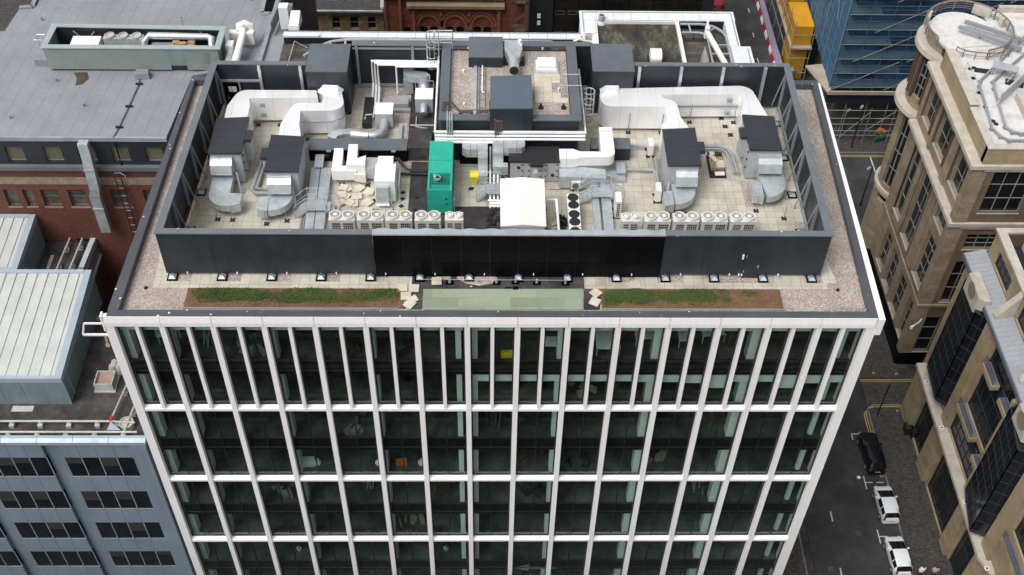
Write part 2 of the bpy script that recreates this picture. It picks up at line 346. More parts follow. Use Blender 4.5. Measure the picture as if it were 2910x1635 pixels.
def dup(root, loc, label, group=None, rz=None):
    def cp(o, par):
        c = o.copy(); COL.objects.link(c)
        if par: c.parent = par
        for ch in o.children: cp(ch, c)
        return c
    r = cp(root, None); r.location = loc; r['label'] = label
    if rz is not None: r.rotation_euler.z = rz
    if group: r['group'] = group
    return r
DK = .35     # roof deck level; z = 0 is the head of the top row of windows
G = -39.0    # street level
# ================================================================== ground and streets
struct('ground', MB().box(-400, 500, -300, 600, G-.5, G-.13), FELT)
struct('road', MB().box(51.0, 59.35, -120, 420, G-.3, G).box(-300, 50.9, 47, 61.5, G-.3, G-.004).box(59.45, 260, 47, 61, G-.3, G-.004).box(-300, 51, -34, -2.6, G-.3, G-.004), ASPH)
pv = MB().box(59.5, 63.6, -100, 22.9, G-.3, G+.12).box(59.5, 63.6, 26.7, 46.9, G-.3, G+.12).box(45.8, 50.1, -2.5, 46.9, G-.3, G+.12).box(-300, 50.1, -2.5, -.4, G-.3, G+.125)
pv.box(59.6, 260, 61.2, 64.4, G-.3, G+.12).box(59.8, 62.5, 64.5, 420, G-.3, G+.12).box(-300, 50.8, 61.6, 75, G-.3, G+.12).box(63.7, 66, -100, 22.9, G-.3, G+.12)
struct('pavement', pv, SETTS)
struct('lane', MB().box(59.5, 110, 23, 26.6, G-.3, G+.006).box(-300, -20, -60, 40, G-.3, G+.01), SETTS)
kb = MB().box(59.36, 59.5, -100, 22.9, G-.3, G+.13).box(59.36, 59.5, 26.7, 46.9, G-.3, G+.13).box(50.1, 50.25, -2.5, 46.9, G-.3, G+.13).box(59.6, 260, 61.02, 61.19, G-.3, G+.13)
struct('kerb', kb, KERB)
mk = MB()
for k in range(-12, 60):
    y = 10.3+5.72*k
    if 44 < y < 62: continue
    x = 53.5+.05*(y-10)+(0 if y < 40 else -.1)
    if y > 60: x = 57.9+.045*(y-88)
    mk.box(x-.06, x+.06, y, y+1.05, G+.004, G+.008)
for y in (14.4, 8.7, 3.0):   # bay ends
    mk.box(57.32, 57.42, y-.65, y+.75, G+.004, G+.008).box(57.42, 58.1, y, y+.1, G+.004, G+.008)
mk.box(58.45, 59.1, 14.4, 14.5, G+.004, G+.008)
mk.box(57.2, 57.3, 19.3, 20.0, G+.004, G+.008).box(57.2, 59.2, 19.9, 20.0, G+.004, G+.008)
for i in range(9): mk.box(68.0-.0*i, 68.14, 60.4-i*1.0-1.0, 60.4-i*1.0, G+.004, G+.008)
mk.prism([(24.5, -5), (25.9, -5.38), (25.9, -5.1), (28.3, -5.1), (28.3, -4.9), (25.9, -4.9), (25.9, -4.69)], G, G+.006)
struct('road_markings', mk, RMARK)
dc_ = MB()
for x, y in ((53.0, 16.2), (55.6, 9.1), (52.4, 5.5), (56.4, 22.8), (54.7, 33)): dc_.obox(x, y, G+.004, G+.007, .5, .5, 0)
for x, y in ((61.2, 8.3), (60.7, 15.6), (62.0, 18.2)): dc_.obox(x, y, G+.121, G+.126, .5, .55, 0)
struct('road_covers', dc_, mat('worn_iron', (.05, .05, .05), .7))
ym = MB()
for d in (0, .22):
    ym.box(59.5, 66, 26.32+d, 26.40+d, G+.012, G+.016).box(60.15, 65.5, 23.15+d, 23.23+d, G+.012, G+.016)
    ym.box(58.95+d, 59.03+d, 15, 22.2, G+.004, G+.008)
    P = [(60.15, 23.19+d), (59.6+d*.2, 22.95+d*.7), (59.2+d*.6, 22.6+d*.3), (58.99+d, 22.2)]
    for a, b in zip(P, P[1:]): ym.bar((*a, G+.014), (*b, G+.014), .08, .004)
    ym.box(60, 90, 60.45+d, 60.53+d, G+.004, G+.008)
for x, y in ((60.9, 27.2), (63.2, 27.1), (62.2, 22.5)): ym.box(x, x+.08, y, y+.25, G+.13, G+.134).box(x+.15, x+.23, y, y+.25, G+.13, G+.134)
struct('yellow_lines', ym, YMARK)
# ================================================================== the white office building
def xl(y): return -.1+1.05*y/23.0      # left roof edge
def xr(y): return 45.75+.45*y/23.0     # right roof edge
OB = thing('office_building', 'white gridded office block with tall tinted windows and a flat plant roof', 'building', (22.5, 0, G))
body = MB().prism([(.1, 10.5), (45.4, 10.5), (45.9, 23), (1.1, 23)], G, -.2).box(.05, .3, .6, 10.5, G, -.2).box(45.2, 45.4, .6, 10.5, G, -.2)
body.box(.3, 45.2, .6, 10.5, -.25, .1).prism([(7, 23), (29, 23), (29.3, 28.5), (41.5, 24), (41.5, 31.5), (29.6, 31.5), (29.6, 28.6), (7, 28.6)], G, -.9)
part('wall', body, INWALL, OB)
part('gravel_roof', MB().prism([(xl(.5)+.4, .5), (xr(.5)-.6, .5), (xr(22.8)-.4, 22.9), (xl(22.8)+.2, 22.9)], -.1, DK), GRAVEL, OB)
# parapet copings, front, left, right, rear ends
cp = MB()
cp.prism([(xl(0)+.05, .02), (xr(0)-.42, .02), (xr(.53)-.42, .53), (xl(.53)+.05, .53)], .2, .86)
cp.prism([(xl(.53), .535), (xl(.53)+.62, .535), (xl(22.95)+.3, 22.4), (xl(22.95), 22.4)], .2, .858)
cp.prism([(xr(.53)-.86, .535), (xr(.53)-.42, .535), (xr(22.4)-.18, 22.4), (xr(22.4)-.56, 22.4)], .2, .858)
cp.prism([(xl(23), 22.4), (4.0, 22.4), (4.0, 22.85), (xl(23), 22.85)], .2, .855).prism([(42.9, 22.4), (xr(23)-.18, 22.4), (xr(23)-.18, 22.85), (42.9, 22.85)], .2, .855)
part('dark_parapet', cp, COPE, OB)
wc = MB()
for k in range(15):
    a, b = 3*k+.012-(.3 if k == 0 else 0), 3*k+2.988+(.3 if k == 14 else 0)
    wc.profx([(.015, .845), (.0, .80), (-.06, .33), (-.06, .02), (.30, .02), (.30, .80)], a, b)
wc.prism([(xr(0)-.41, -.06), (xr(0)+.0, -.06), (xr(22.6), 22.6), (xr(22.6)-.175, 22.6)], -.6, .80)
wc.prism([(-.42, -.06), (-.305, -.06), (-.305, .34), (-.42, .34)], -.4, .9)
part('white_coping', wc, WHITE, OB)
BZ = [-8.25, -16.42, -24.58, -32.75]      # heads of the cross bands
for k in range(16):
    x = 3*k; w = .165
    a, b = (x-w, x+w) if 0 < k < 15 else ((-.34, .2) if k == 0 else (44.82, 45.42))
    m = MB(); zz = [.015, -2.9, -5.7, BZ[0]+.2, BZ[1]+.2, BZ[2]+.2, BZ[3]+.2, G]
    for i in range(len(zz)-1): m.box(a, b, -.02, .42, zz[i+1]+.012, zz[i])
    if k in (0, 15): m.box(a-.0, b, .42, 1.0, G, .0)
    part('column', m, WHITE, OB)
for k in range(15):
    m = MB()
    for z0, z1 in ((-2.9, .015), (-5.7, -2.912), (BZ[0]+.17, -5.712)): m.box(3*k+1.39, 3*k+1.61, .0, .40, z0, z1)
    part('fin', m, WHITE, OB)
for z in BZ:
    m = MB()
    for k in range(15):
        a, b = 3*k+(.167 if k else .202), 3*k+3-(.167 if k < 14 else .182)
        m.profx([(.02, z-.16), (.02, z+.06), (.36, z+.19), (.36, z-.16)], a+.004, b-.004)
    part('cross_band', m, WHITE, OB)
# windows
GY = .34
def window(x0, x1, z0, z1, mull):
    w = part('window', MB().box(x0, x1, GY, GY+.02, z0, z1), GLASSW, OB)
    f = MB()
    f.box(x0, x0+.09, GY-.03, GY+.12, z0, z1).box(x1-.09, x1, GY-.03, GY+.12, z0, z1).box(x0+.09, x1-.09, GY-.03, GY+.12, z1-.16, z1).box(x0+.09, x1-.09, GY-.03, GY+.12, z0, z0+.10)
    zm = (z0+z1)/2
    f.box(x0+.09, x1-.09, GY-.012, GY+.08, zm-.62, zm-.56).box(x0+.09, x1-.09, GY-.012, GY+.08, zm+.46, zm+.52)
    if mull: f.box((x0+x1)/2-.035, (x0+x1)/2+.035, GY-.02, GY+.10, z0+.1, z1-.16)
    part('window_frame', f, FRAME, w)
for k in range(15):
    window(3*k+(.168 if k else .203), 3*k+1.388, BZ[0]+.195, -.0, False); window(3*k+1.612, 3*k+3-(.168 if k < 14 else .183), BZ[0]+.195, -.0, False)
    for i in range(3): window(3*k+(.168 if k else .203), 3*k+3-(.168 if k < 14 else .183), BZ[i+1]+.195, BZ[i]-.165, True)
# rooms behind the glass
fl, sp, ce, bl = MB(), MB(), MB(), MB()
tops = [0]+BZ
rw = random.Random(3)
for i in range(4):
    t = tops[i]; b = tops[i+1]; h = t-b; mid = t-3.85
    for zf in (mid, b+.05): fl.box(.3, 45.2, .5, 10.4, zf-.12, zf)
    sp.box(.25, 45.2, .47, .53, mid-1.3, mid-.02).box(.25, 45.2, .47, .53, b-.3, b+.03)
    ce.box(.3, 45.2, .63, 10.4, mid-1.3, mid-.2).box(.3, 45.2, .63, 10.4, t-.35, t-.2)
for k in range(30):
    x = 1.5*k
    bl.box(x+.2, x+1.38, .56, .60, -.98, -.36)
    if x > 23.9 or 20.9 < x < 24: bl.box(x+.2, x+1.38, .56, .60, -5.5-(rw.choice([.45, .5, .6, 1.1]) if x > 30 else .42), -5.16)
part('floor_slab', fl, CARPET, OB); part('spandrel', sp, SPAND, OB); part('ceiling', ce, INWHITE, OB); part('blind', bl, INWHITE, OB)
for i in range(4):
    t = tops[i]; b = tops[i+1]; mid = t-3.85
    for x in (.42, 2.95, 9.1, 15.1, 20.42, 21.42, 26.75, 32.6, 38.55):
        w = .34 if x in (20.42, 21.42) else .5
        m = MB()
        for z0, z1 in ((mid, t-.35), (b+.05, mid-1.3)): m.box(x-w/2, x+w/2, .66, .66+w*1.4, z0, z1)
        part('inner_column', m, INWHITE, OB)
    m = MB()
    for z0, z1 in ((mid, t-.35), (b+.05, mid-1.3)): m.cyl(44.1, 1.0, z0, z1, .2, n=16)
    part('inner_column', m, INWHITE, OB, 'round white inner column', smooth=40)
# furniture seen through the top rows
def desk(x, y, z, lx, ly, ang, label):
    t = thing('desk', label, 'desk', (x, y, z), 'white desks behind the office glazing')
    part('desk_top', MB().obox(x, y, z+.70, z+.74, lx, ly, ang), INWHITE, t)
    c, s = math.cos(ang), math.sin(ang)
    for a, b in ((-1, -1), (1, -1), (1, 1), (-1, 1)):
        px, py = a*(lx/2-.05), b*(ly/2-.05); part('leg', MB().obox(x+px*c-py*s, y+px*s+py*c, z, z+.7, .05, .05, ang), INWHITE, t)
F1, F2 = -3.85, -8.2
desk(26.2, 1.5, F1, 1.3, .8, 0, 'white desk with a dark plant, behind the top row of glazing just right of centre')
desk(29.7, 2.0, F1, 1.5, 2.2, 0, 'large white table standing two windows right of the red and white streak, top storey')
desk(32.0, 2.9, F1, 1.2, 2.4, .05, 'white table pushed beside a red chair on the top storey')
desk(36.3, 3.4, F1, 1.5, 2.8, .1, 'long white table on the top storey near the right end of the facade')
desk(34.6, 2.4, F1, .9, 1.7, 0, 'narrow white desk between two tables on the top storey')
desk(2.2, 2.4, F1, 1.4, .8, .5, 'white desk cluttered with papers at the left end of the top storey')
def office_chair(x, y, z, m, label):
    t = thing('office_chair', label, 'chair', (x, y, z), 'office chairs behind the glazing')
    part('seat', MB().obox(x, y, z+.44, z+.50, .46, .46, .4), m, t); part('backrest', MB().obox(x+.1, y+.22, z+.55, z+1.0, .42, .06, .4), m, t)
    st = MB().cyl(x, y, z+.06, z+.44, .03, n=8)
    for i in range(5): a = i*1.257; st.bar((x, y, z+.07), (x+.3*math.cos(a), y+.3*math.sin(a), z+.04), .05, .04)
    part('base', st, BLACK, t)
office_chair(24.2, 1.9, F2, BLACK, 'black swivel chair on the second storey down, left of two near the centre')
office_chair(25.8, 1.7, F2, BLACK, 'black swivel chair on the second storey down, right of two near the centre')
office_chair(30.9, 2.6, F1, REDP, 'red chair behind the top row of glazing')
office_chair(17.0, 2.4, F2, BLACK, 'black swivel chair behind the fifth wide bay, second storey down')
office_chair(29.4, 3.0, F2, INWHITE, 'round white chair on the second storey down, right of centre')
solo('tool_case', MB().obox(23.4, .95, F1, F1+.3, .72, .4, .05).obox(23.4, .95, F1+.30, F1+.36, .3, .05, .05), YELLOW, 'yellow case on the top storey floor near the centre', 'case')
def bag(x, y, z, label):
    m = MB().cyl(x, y, z, z+.25, .2, .27, 9).cyl(x+.02, y, z+.25, z+.5, .27, .14, 9).cyl(x+.03, y, z+.5, z+.62, .05, .11, 9)
    solo('rubbish_bag', m, SHIRT, label, 'bag', 'white bags on the office floors', 60)
bag(15.0, 1.2, F2, 'white tied bag behind the lower glazing of the top row')
bag(14.6, 1.3, BZ[1]+.05, 'white bag left of the orange barrier, second row of glazing')
bag(17.6, 1.3, BZ[1]+.05, 'white bag right of the orange barrier, second row of glazing')
bag(10.3, 1.3, BZ[1]+.05, 'white bag beside the white crate, second row of glazing')
solo('barrier_panel', MB().obox(16.2, 1.2, BZ[1]+.05, BZ[1]+.9, .8, .06, .1).obox(15.85, 1.2, BZ[1]+.05, BZ[1]+.1, .06, .4, .1).obox(16.5, 1.2, BZ[1]+.05, BZ[1]+.1, .06, .4, .1), ORANGE, 'orange plastic barrier on the office floor, second row of glazing', 'barrier')
solo('storage_crate', MB().obox(9.7, 1.3, BZ[1]+.05, BZ[1]+.55, .8, .5, .05).obox(9.7, 1.3, BZ[1]+.57, BZ[1]+.62, .84, .54, .05), INWHITE, 'white crate on the office floor, second row of glazing', 'crate')
def pot(x, z, label, m):
    t = thing('plant_pot', label, 'plant pot', (x, 1.4, z), 'potted plants behind the glazing')
    part('pot', MB().cyl(x, 1.4, z, z+.45, .16, .22, 4), m, t)
    f = MB(); q = random.Random(int(x*10))
    for i in range(26):
        a, r = q.uniform(0, 6.28), q.uniform(.05, .35); zz = z+.5+q.uniform(0, .7); f.obox(x+r*math.cos(a), 1.4+r*math.sin(a), zz, zz+.02, .2, .06, a, .4)
    part('foliage', f, LEAF, t)
pot(7.9, F1, 'bushy green plant on the top storey floor, left part of the facade', BLACK); pot(19.0, BZ[2]-3.85, 'white pot at the centre of the lowest row of glazing', INWHITE)
pot(7.6, BZ[2]-3.85, 'white pot at the left of the lowest row of glazing', INWHITE)
def leaning(x, z, lab, m_, n, seed):
    t = MB(); r = random.Random(seed)
    for i in range(n): a = r.uniform(-.25, .25); t.bar((x+r.uniform(-.4, .4), 1.2+r.uniform(0, .8), z), (x+a*3, 2.6+r.uniform(0, .5), z+2.3), .09, .05)
    solo('timber_props', t, m_, lab, 'timber', 'building materials in the offices')
for i, (k, row, z, m_) in enumerate(((1, 'top', F1, STEEL), (12, 'top', F1, BROWNM), (7, 'second', BZ[0]-3.85, BROWNM), (12, 'second', BZ[0]-3.85, BROWNM), (4, 'third', BZ[1]-3.85, STEEL), (12, 'third', BZ[1]-3.85, STEEL))):
    leaning(3*k+1.6, z, f'loose lengths leaning behind bay {k+1} of fifteen in the {row} row of glazing', m_, 6, i)
for i, (k, row, z) in enumerate(((2, 'top', F1), (4, 'top', F1), (5, 'top', F1), (9, 'top', F2), (4, 'second', BZ[0]-3.85), (8, 'second', BZ[1]+.05), (9, 'second', BZ[1]+.05), (11, 'second', BZ[1]+.05), (2, 'third', BZ[1]-3.85), (6, 'third', BZ[1]-3.85), (8, 'third', BZ[1]-3.85), (5, 'third', BZ[2]+.05))):
    r = random.Random(40+i); t = MB()
    for j in range(7): t.obox(3*k+1.5+r.uniform(-.9, .9), 1.7+r.uniform(-.7, .9), z, z+r.uniform(.08, .6), r.uniform(.15, .8), r.uniform(.1, .5), r.uniform(0, 3))
    solo('material_heap', t, (STEEL, BROWNM, DARKC, BOARD)[i % 4], f'heap of building materials behind bay {k+1} of fifteen in the {row} row of glazing', 'material heap', 'building materials in the offices')
# the street front opposite, seen only as a reflection in the panes
op = thing('opposite_terrace', 'dark red terrace across the street, mirrored faintly in the white office block panes', 'building', (20, -24, G))
om, ow = MB(), MB()
part('wall', MB().box(-40, 80, -30, -20.3, G, -19), REDS, op); part('pavement_strip', MB().box(-40, 80, -20.2, -17, G, G+.13), SETTS, op)
for j in range(4):
    for i in range(34): ow.box(-39+3.5*i, -37.4+3.5*i, -20.3, -20.26, G+1.2+4.4*j, G+3.9+4.4*j); om.box(-39.2+3.5*i, -37.2+3.5*i, -20.3, -20.1, G+.9+4.4*j, G+1.15+4.4*j)
    om.box(-40, 80, -20.3, -20.0, G+4.6+4.4*j, G+4.85+4.4*j)
tag(part('windows', ow, GLASSD, op), kind='stuff'); part('ledges', om, STONEL, op)
# lettered hoarding in the street, read back to front in the panes
hd = thing('street_hoarding', 'dark street hoarding with pale lettering, mirrored in the lower panes of the white office block', 'hoarding', (14, -7.6, G))
part('panel', MB().box(4, 24, -7.66, -7.56, G+.1, -36.2), BLACKP, hd)
cu = bpy.data.curves.new('lettering', 'FONT'); cu.body = 'A NEW CHAPTER FOR CADOGAN STREET'; cu.size = .72; cu.extrude = .005; cu.align_x = 'LEFT'
lt_ = bpy.data.objects.new('lettering_source', cu); COL.objects.link(lt_); me_ = bpy.data.meshes.new_from_object(lt_.evaluated_get(bpy.context.evaluated_depsgraph_get())); bpy.data.objects.remove(lt_)
lo = bpy.data.objects.new('lettering', me_); COL.objects.link(lo); lo.parent = hd; lo.location = (4.7, .06, 1.75); lo.rotation_euler = (R_(90), 0, R_(180)); me_.materials.append(RMARK)
# ================================================================== planted strip, paving and details in front of the plant screen
TOPZ = 4.04
pav = MB()
pav.prism([(2.05, 2.7), (17.6, 2.7), (17.6, 3.25), (2.0, 3.25)], DK, DK+.05)
part('paving', pav, PAVE, OB); pav = MB()
pav.prism([(28.1, 2.75), (42.95, 2.75), (42.95, 3.25), (28.1, 3.25)], DK, DK+.05)
for a, b in ((2.0, 2.75), (4.2, 5.75), (7.2, 8.75), (10.2, 11.75), (13.2, 14.75), (16.2, 17.6), (28.1, 29.6), (31.2, 32.6), (34.2, 35.7), (39.8, 41.7)):
    part('paving', MB().prism([(a, 3.255), (b, 3.255), (b, 5.2), (a, 5.2)], DK, DK+.05), PAVE, OB)
part('paving', MB().prism([(1.9, 5.205), (2.75, 5.205), (2.9, 9), (2.2, 9)], DK, DK+.05), PAVE, OB); pav.prism([(42.75, 3.255), (43.6, 3.255), (43.3, 6.1), (42.75, 6.1)], DK, DK+.05)
part('paving', pav, PAVE, OB)
fe = MB().prism([(17.62, 1.05), (18.3, 1.05), (18.3, 2.7), (17.62, 2.7)], DK, DK+.02).prism([(27.95, 1.05), (28.9, 1.05), (29.15, 2.72), (28.05, 2.72)], DK, DK+.02).box(17.62, 28.08, 2.72, 5.5, DK, DK+.022)
part('felt_roof', fe, FELT, OB)
part('green_roof_sheet', MB().prism([(18.3, 2.66), (27.98, 2.72), (27.9, 1.03), (18.4, .98)], DK, DK+.06), GREENR, OB)
for (nm, x0, x1, lab, gap) in (('l', 4.15, 16.9, 'long planted bed of sedum on red soil, left of the green roof sheet', 0), ('r', 29.05, 39.97, 'planted bed of sedum fading to bare red soil, right of the green roof sheet', 1)):
    t = thing('sedum_bed', lab, 'planting bed', ((x0+x1)/2, 1.9, DK), 'sedum beds along the roof edge')
    part('soil', MB().prism([(x0, 1.12), (x1+(.4 if nm == 'l' else 0), 1.12), (x1, 2.68), (x0, 2.68)], DK, DK+.07), SOIL, t)
    part('edging', MB().box(x0-.04, x1, 1.02, 1.11, DK, DK+.09), STEEL, t)
    q = random.Random(11+gap); f1, f2 = MB(), MB()
    clumps = []
    n = 54 if nm == 'l' else 40
    for i in range(n):
        cx = q.uniform(x0+1.1, x1-.1) if nm == 'l' else min(x1-.4, x0+.1+abs(q.gauss(0, 3.6)))
        cx = max(x0+.15, cx); clumps.append((cx, q.choice([2.0, 2.15, 1.75, 2.3, 1.9, 2.35]), q.uniform(.3, .75)))
    for cx, cy, r in clumps:
        for j in range(int(420*r)):
            a, d = q.uniform(0, 6.28), r*math.sqrt(q.random()); x = cx+d*math.cos(a)*1.5; y = cy+d*math.sin(a)*.75
            if not (x0+.05 < x < x1-.05 and 1.15 < y < 2.65): continue
            z = DK+.08+q.uniform(0, .22)*(1-d/r*.7); s_ = q.uniform(.022, .065); b = q.uniform(0, 6.28); tl = q.uniform(-.6, .6)
            ux, uy = math.cos(b)*s_, math.sin(b)*s_
            (f1 if q.random() < .86 else f2).quad((x-ux, y-uy, z-s_*tl), (x+uy*.5, y-ux*.5, z+.02), (x+ux, y+uy, z+s_*tl), (x-uy*.5, y+ux*.5, z+.03))
    for j in range(1500):
        x, y = q.uniform(x0+.1, x1-.1), q.uniform(1.15, 2.65); s_ = q.uniform(.02, .06); z = DK+.09; b = q.uniform(0, 6.28); ux, uy = math.cos(b)*s_, math.sin(b)*s_
        f2.quad((x-ux, y-uy, z), (x+uy, y-ux, z+.03), (x+ux, y+uy, z+.01), (x-uy, y+ux, z+.02))
    tag(part('sedum', f1, LEAF, t), kind='stuff'); tag(part('dry_stalks', f2, LEAF2, t), kind='stuff')
def slab(x, y, z, ang, label, s_=.6, tilt=0, th=.05):
    m = MB().obox(x, y, z, z+th, s_, s_, ang, tilt); solo('paving_slab', m, SLAB, label, 'paving slab', 'loose paving slabs')
slab(17.05, 2.75, DK+.06, .03, 'cream slab, left of two at the top of the loose pile by the left sedum bed')
slab(17.75, 2.7, DK+.06, -.02, 'cream slab, right of two at the top of the loose pile by the left sedum bed')
slab(17.3, 2.05, DK+.08, .05, 'cream slab in the middle of the loose pile by the left sedum bed', .62)
slab(17.75, 1.75, DK+.10, .5, 'broken cream slab leaning on the loose pile by the left sedum bed', .5, .2)
slab(17.55, 1.4, DK+.08, .9, 'tilted cream slab at the foot of the loose pile by the left sedum bed', .6, .15)
slab(19.1, 3.25, DK+.10, .03, 'pale slab lying askew on the corner of the paving above the green roof sheet', .6)
slab(28.75, 2.35, DK+.08, .75, 'upper of two pale slabs turned diagonally, right of the green roof sheet')
slab(28.65, 1.62, DK+.08, 1.1, 'lower of two pale slabs turned diagonally, right of the green roof sheet')
slab(31.2, 3.05, DK+.06, .02, 'raised slab on the paving below the right end of the black panels', .62)
for i, (x, y) in enumerate(((19.9, 3.25), (21.6, 3.2), (22.75, 3.25), (23.9, 3.3), (25.2, 3.25), (26.95, 3.2))):
    t = thing('anchor_post', f'galvanised fall-arrest post {["at the left end of","second along","third along","fourth along","fifth along","at the right end of"][i]} the cable under the black panels', 'anchor post', (x, y, DK), 'fall arrest posts under the black panels')
    part('base_plate', MB().box(x-.25, x+.25, y-.22, y+.12, DK+.022, DK+.04), BLACKP, t); part('post', MB().cyl(x, y, DK+.04, DK+.3, .09, .07, 10), GALV, t)
solo('safety_cable', MB().tube([(17.9, 3.25, DK+.28), (22, 3.24, DK+.27), (27.2, 3.2, DK+.28)], .015, 5), GALV, 'thin steel safety cable strung between posts under the black panels', 'cable')
solo('roof_weight', MB().obox(23.9, 2.72, DK+.06, DK+.14, .32, .2, .05).obox(23.45, 2.76, DK+.06, DK+.12, .35, .08, 0), BLACKP, 'small dark box with a strap on the upper edge of the green sheet', 'weight')
solo('rubble_chip', MB().obox(21.2, 2.85, DK+.06, DK+.1, .14, .09, .3), SLAB, 'small pale rubble chip on the felt above the green sheet', 'rubble')
tag(part('gravel_heap', MB().prism([(20.3, 3.6), (20.9, 3.15), (21.7, 2.95), (22.5, 3.15), (22.8, 3.6), (22.3, 4.1), (20.6, 4.1)], DK+.022, DK+.06), GRAVEL, OB))
part('gravel_heap', MB().prism([(18.9, 3.8), (19.1, 3.55), (19.8, 3.5), (20.1, 3.8), (19.8, 4.2), (19.1, 4.2)], DK+.022, DK+.05), GRAVEL, OB)
for x, y in ((1.62, 2.72), (43.55, 2.7)): solo('roof_outlet', MB().cyl(x, y, DK, DK+.1, .12, .09, 10), RUBBER, f'small dark roof outlet in the gravel at the {"left" if x < 9 else "right"} front corner', 'roof outlet', 'roof outlets in the gravel')
# ================================================================== plant screen
PS = thing('plant_screen', 'slate coloured rooftop plant screen with black centre panels and raised feet', 'screen', (22.6, 12, DK))
YF = 3.72
def xsl(y): return 2.72+.63*(y-3.72)/16.3
def xsr(y): return 42.63+.30*(y-3.72)/16.5
for a, b in [(2.72, 5.78), (5.79, 8.85), (8.86, 11.92), (11.93, 15.38), (32.73, 35.2), (35.21, 37.65), (37.66, 40.1), (40.11, 42.62)]: part('front_panel', MB().box(a, b, YF, YF+.10, .62, TOPZ-.06), PANEL, PS)
for i in range(10):
    m = MB()
    for j in range(3):
        a = 15.40+1.732*i; za = .42+j*1.19
        m.box(a+.018, a+1.714, YF-.05, YF+.06, za+.018, za+1.172)
    part('black_panel', m, BLACKP, PS)
part('panel_backing', MB().box(15.4, 32.72, YF+.065, YF+.09, .44, 3.96), LINEG, PS)
for i in range(6):
    sd, s2 = MB(), MB()
    y0, y1 = YF+.1+16.3*i/6+.006, YF+.1+16.3*(i+1)/6-.006
    sd.prism([(xsl(y0), y0), (xsl(y0)+.08, y0), (xsl(y1)+.08, y1), (xsl(y1), y1)], .62, TOPZ-.06)
    s2.prism([(xsr(y0)-.08, y0), (xsr(y0), y0), (xsr(y1), y1), (xsr(y1)-.08, y1)], .62, TOPZ-.06)
    part('side_panel', sd, PANEL, PS); part('side_panel', s2, PANEL, PS)
for a, b, y in ((3.4, 6.54, 20.05), (6.55, 9.8, 20.05), (32.2, 35.49, 20.2), (35.5, 38.39, 20.2), (38.4, 42.9, 20.2), (12.5, 19, 22.4), (28.2, 29.4, 22.5)): part('rear_panel', MB().box(a, b, y, y+.1, .52, TOPZ-.06), PANEL, PS)
cpg = MB().box(2.66, 15.39, YF-.06, YF+.38, TOPZ-.06, TOPZ+.02)
part('capping', cpg, CAP, PS); cpg = MB().box(32.73, 42.68, YF-.06, YF+.38, TOPZ-.06, TOPZ+.02)
part('capping', cpg, CAP, PS); cpg = MB()
cpg.prism([(xsl(4.1)-.05, 4.105), (xsl(4.1)+.40, 4.105), (xsl(20)+.40, 20), (xsl(20)-.05, 20)], TOPZ-.06, TOPZ+.018)
part('capping', cpg, CAP, PS); cpg = MB()
cpg.prism([(xsr(4.1)-.40, 4.105), (xsr(4.1)+.05, 4.105), (xsr(20.2)+.05, 20.2), (xsr(20.2)-.40, 20.2)], TOPZ-.06, TOPZ+.018)
part('capping', cpg, CAP, PS); cpg = MB()
cpg.box(3.3, 9.75, 20.005, 20.4, TOPZ-.06, TOPZ+.016);part('capping', cpg, CAP, PS); cpg = MB().box(32.25, 42.98, 20.205, 20.55, TOPZ-.06, TOPZ+.016);part('capping', cpg, CAP, PS); cpg = MB().box(12.68, 18.9, 22.28, 22.85, TOPZ-.06, TOPZ+.016);part('capping', cpg, CAP, PS); cpg = MB().box(28.3, 29.28, 22.4, 22.85, TOPZ-.06, TOPZ+.016)
part('capping', cpg, CAP, PS)
wv = [(15.4, YF-.08)]+[(15.4+17.32*i/120, YF-.08) for i in range(121)]+[(15.4+17.32*(120-i)/120, YF+.36+.10*abs(math.sin((120-i)/120*13.5*math.pi))**2*(1 if (i > 60 or i < 22) else 0)) for i in range(121)]
part('pale_capping', MB().prism(wv[1:], TOPZ-.07, TOPZ+.03), mat('pale_capping_metal', (.34, .37, .40), .45, spots=.07, metal=.15), PS)
def foot(x, y, sx=1):
    m = MB().hexa([(x-.22, y-.22, DK+.14), (x+.22, y-.22, DK+.14), (x+.22, y+.22, DK+.14), (x-.22, y+.22, DK+.14), (x-.08, y-.08, DK+.30), (x+.08, y-.08, DK+.30), (x+.08, y+.08, DK+.30), (x-.08, y+.08, DK+.30)])
    f = part('foot', m, GALV, PS); part('foot_pad', MB().box(x-.30, x+.30, y-.30, y+.30, DK, DK+.14), BLACKP, f)
    part('post', MB().box(x-.07, x+.07, y+.0, y+.14, DK+.30, .62), STEEL, PS)
for k in range(14): foot(3.08+3.0*k, 3.56)
for y in (7.6, 11.1, 14.8, 18.4): foot(xsl(y)+.55, y); foot(xsr(y)-.55, y)
for k in range(13):
    x = 4.0+3.0*k; part('bracket', MB().box(x-.03, x+.03, YF-.09, YF, .60, .74), WPAINT, PS)
part('bracket', MB().box(37.55, 37.61, YF-.09, YF, .60, .74).box(37.72, 37.78, YF-.09, YF, .6, .74), WPAINT, PS)
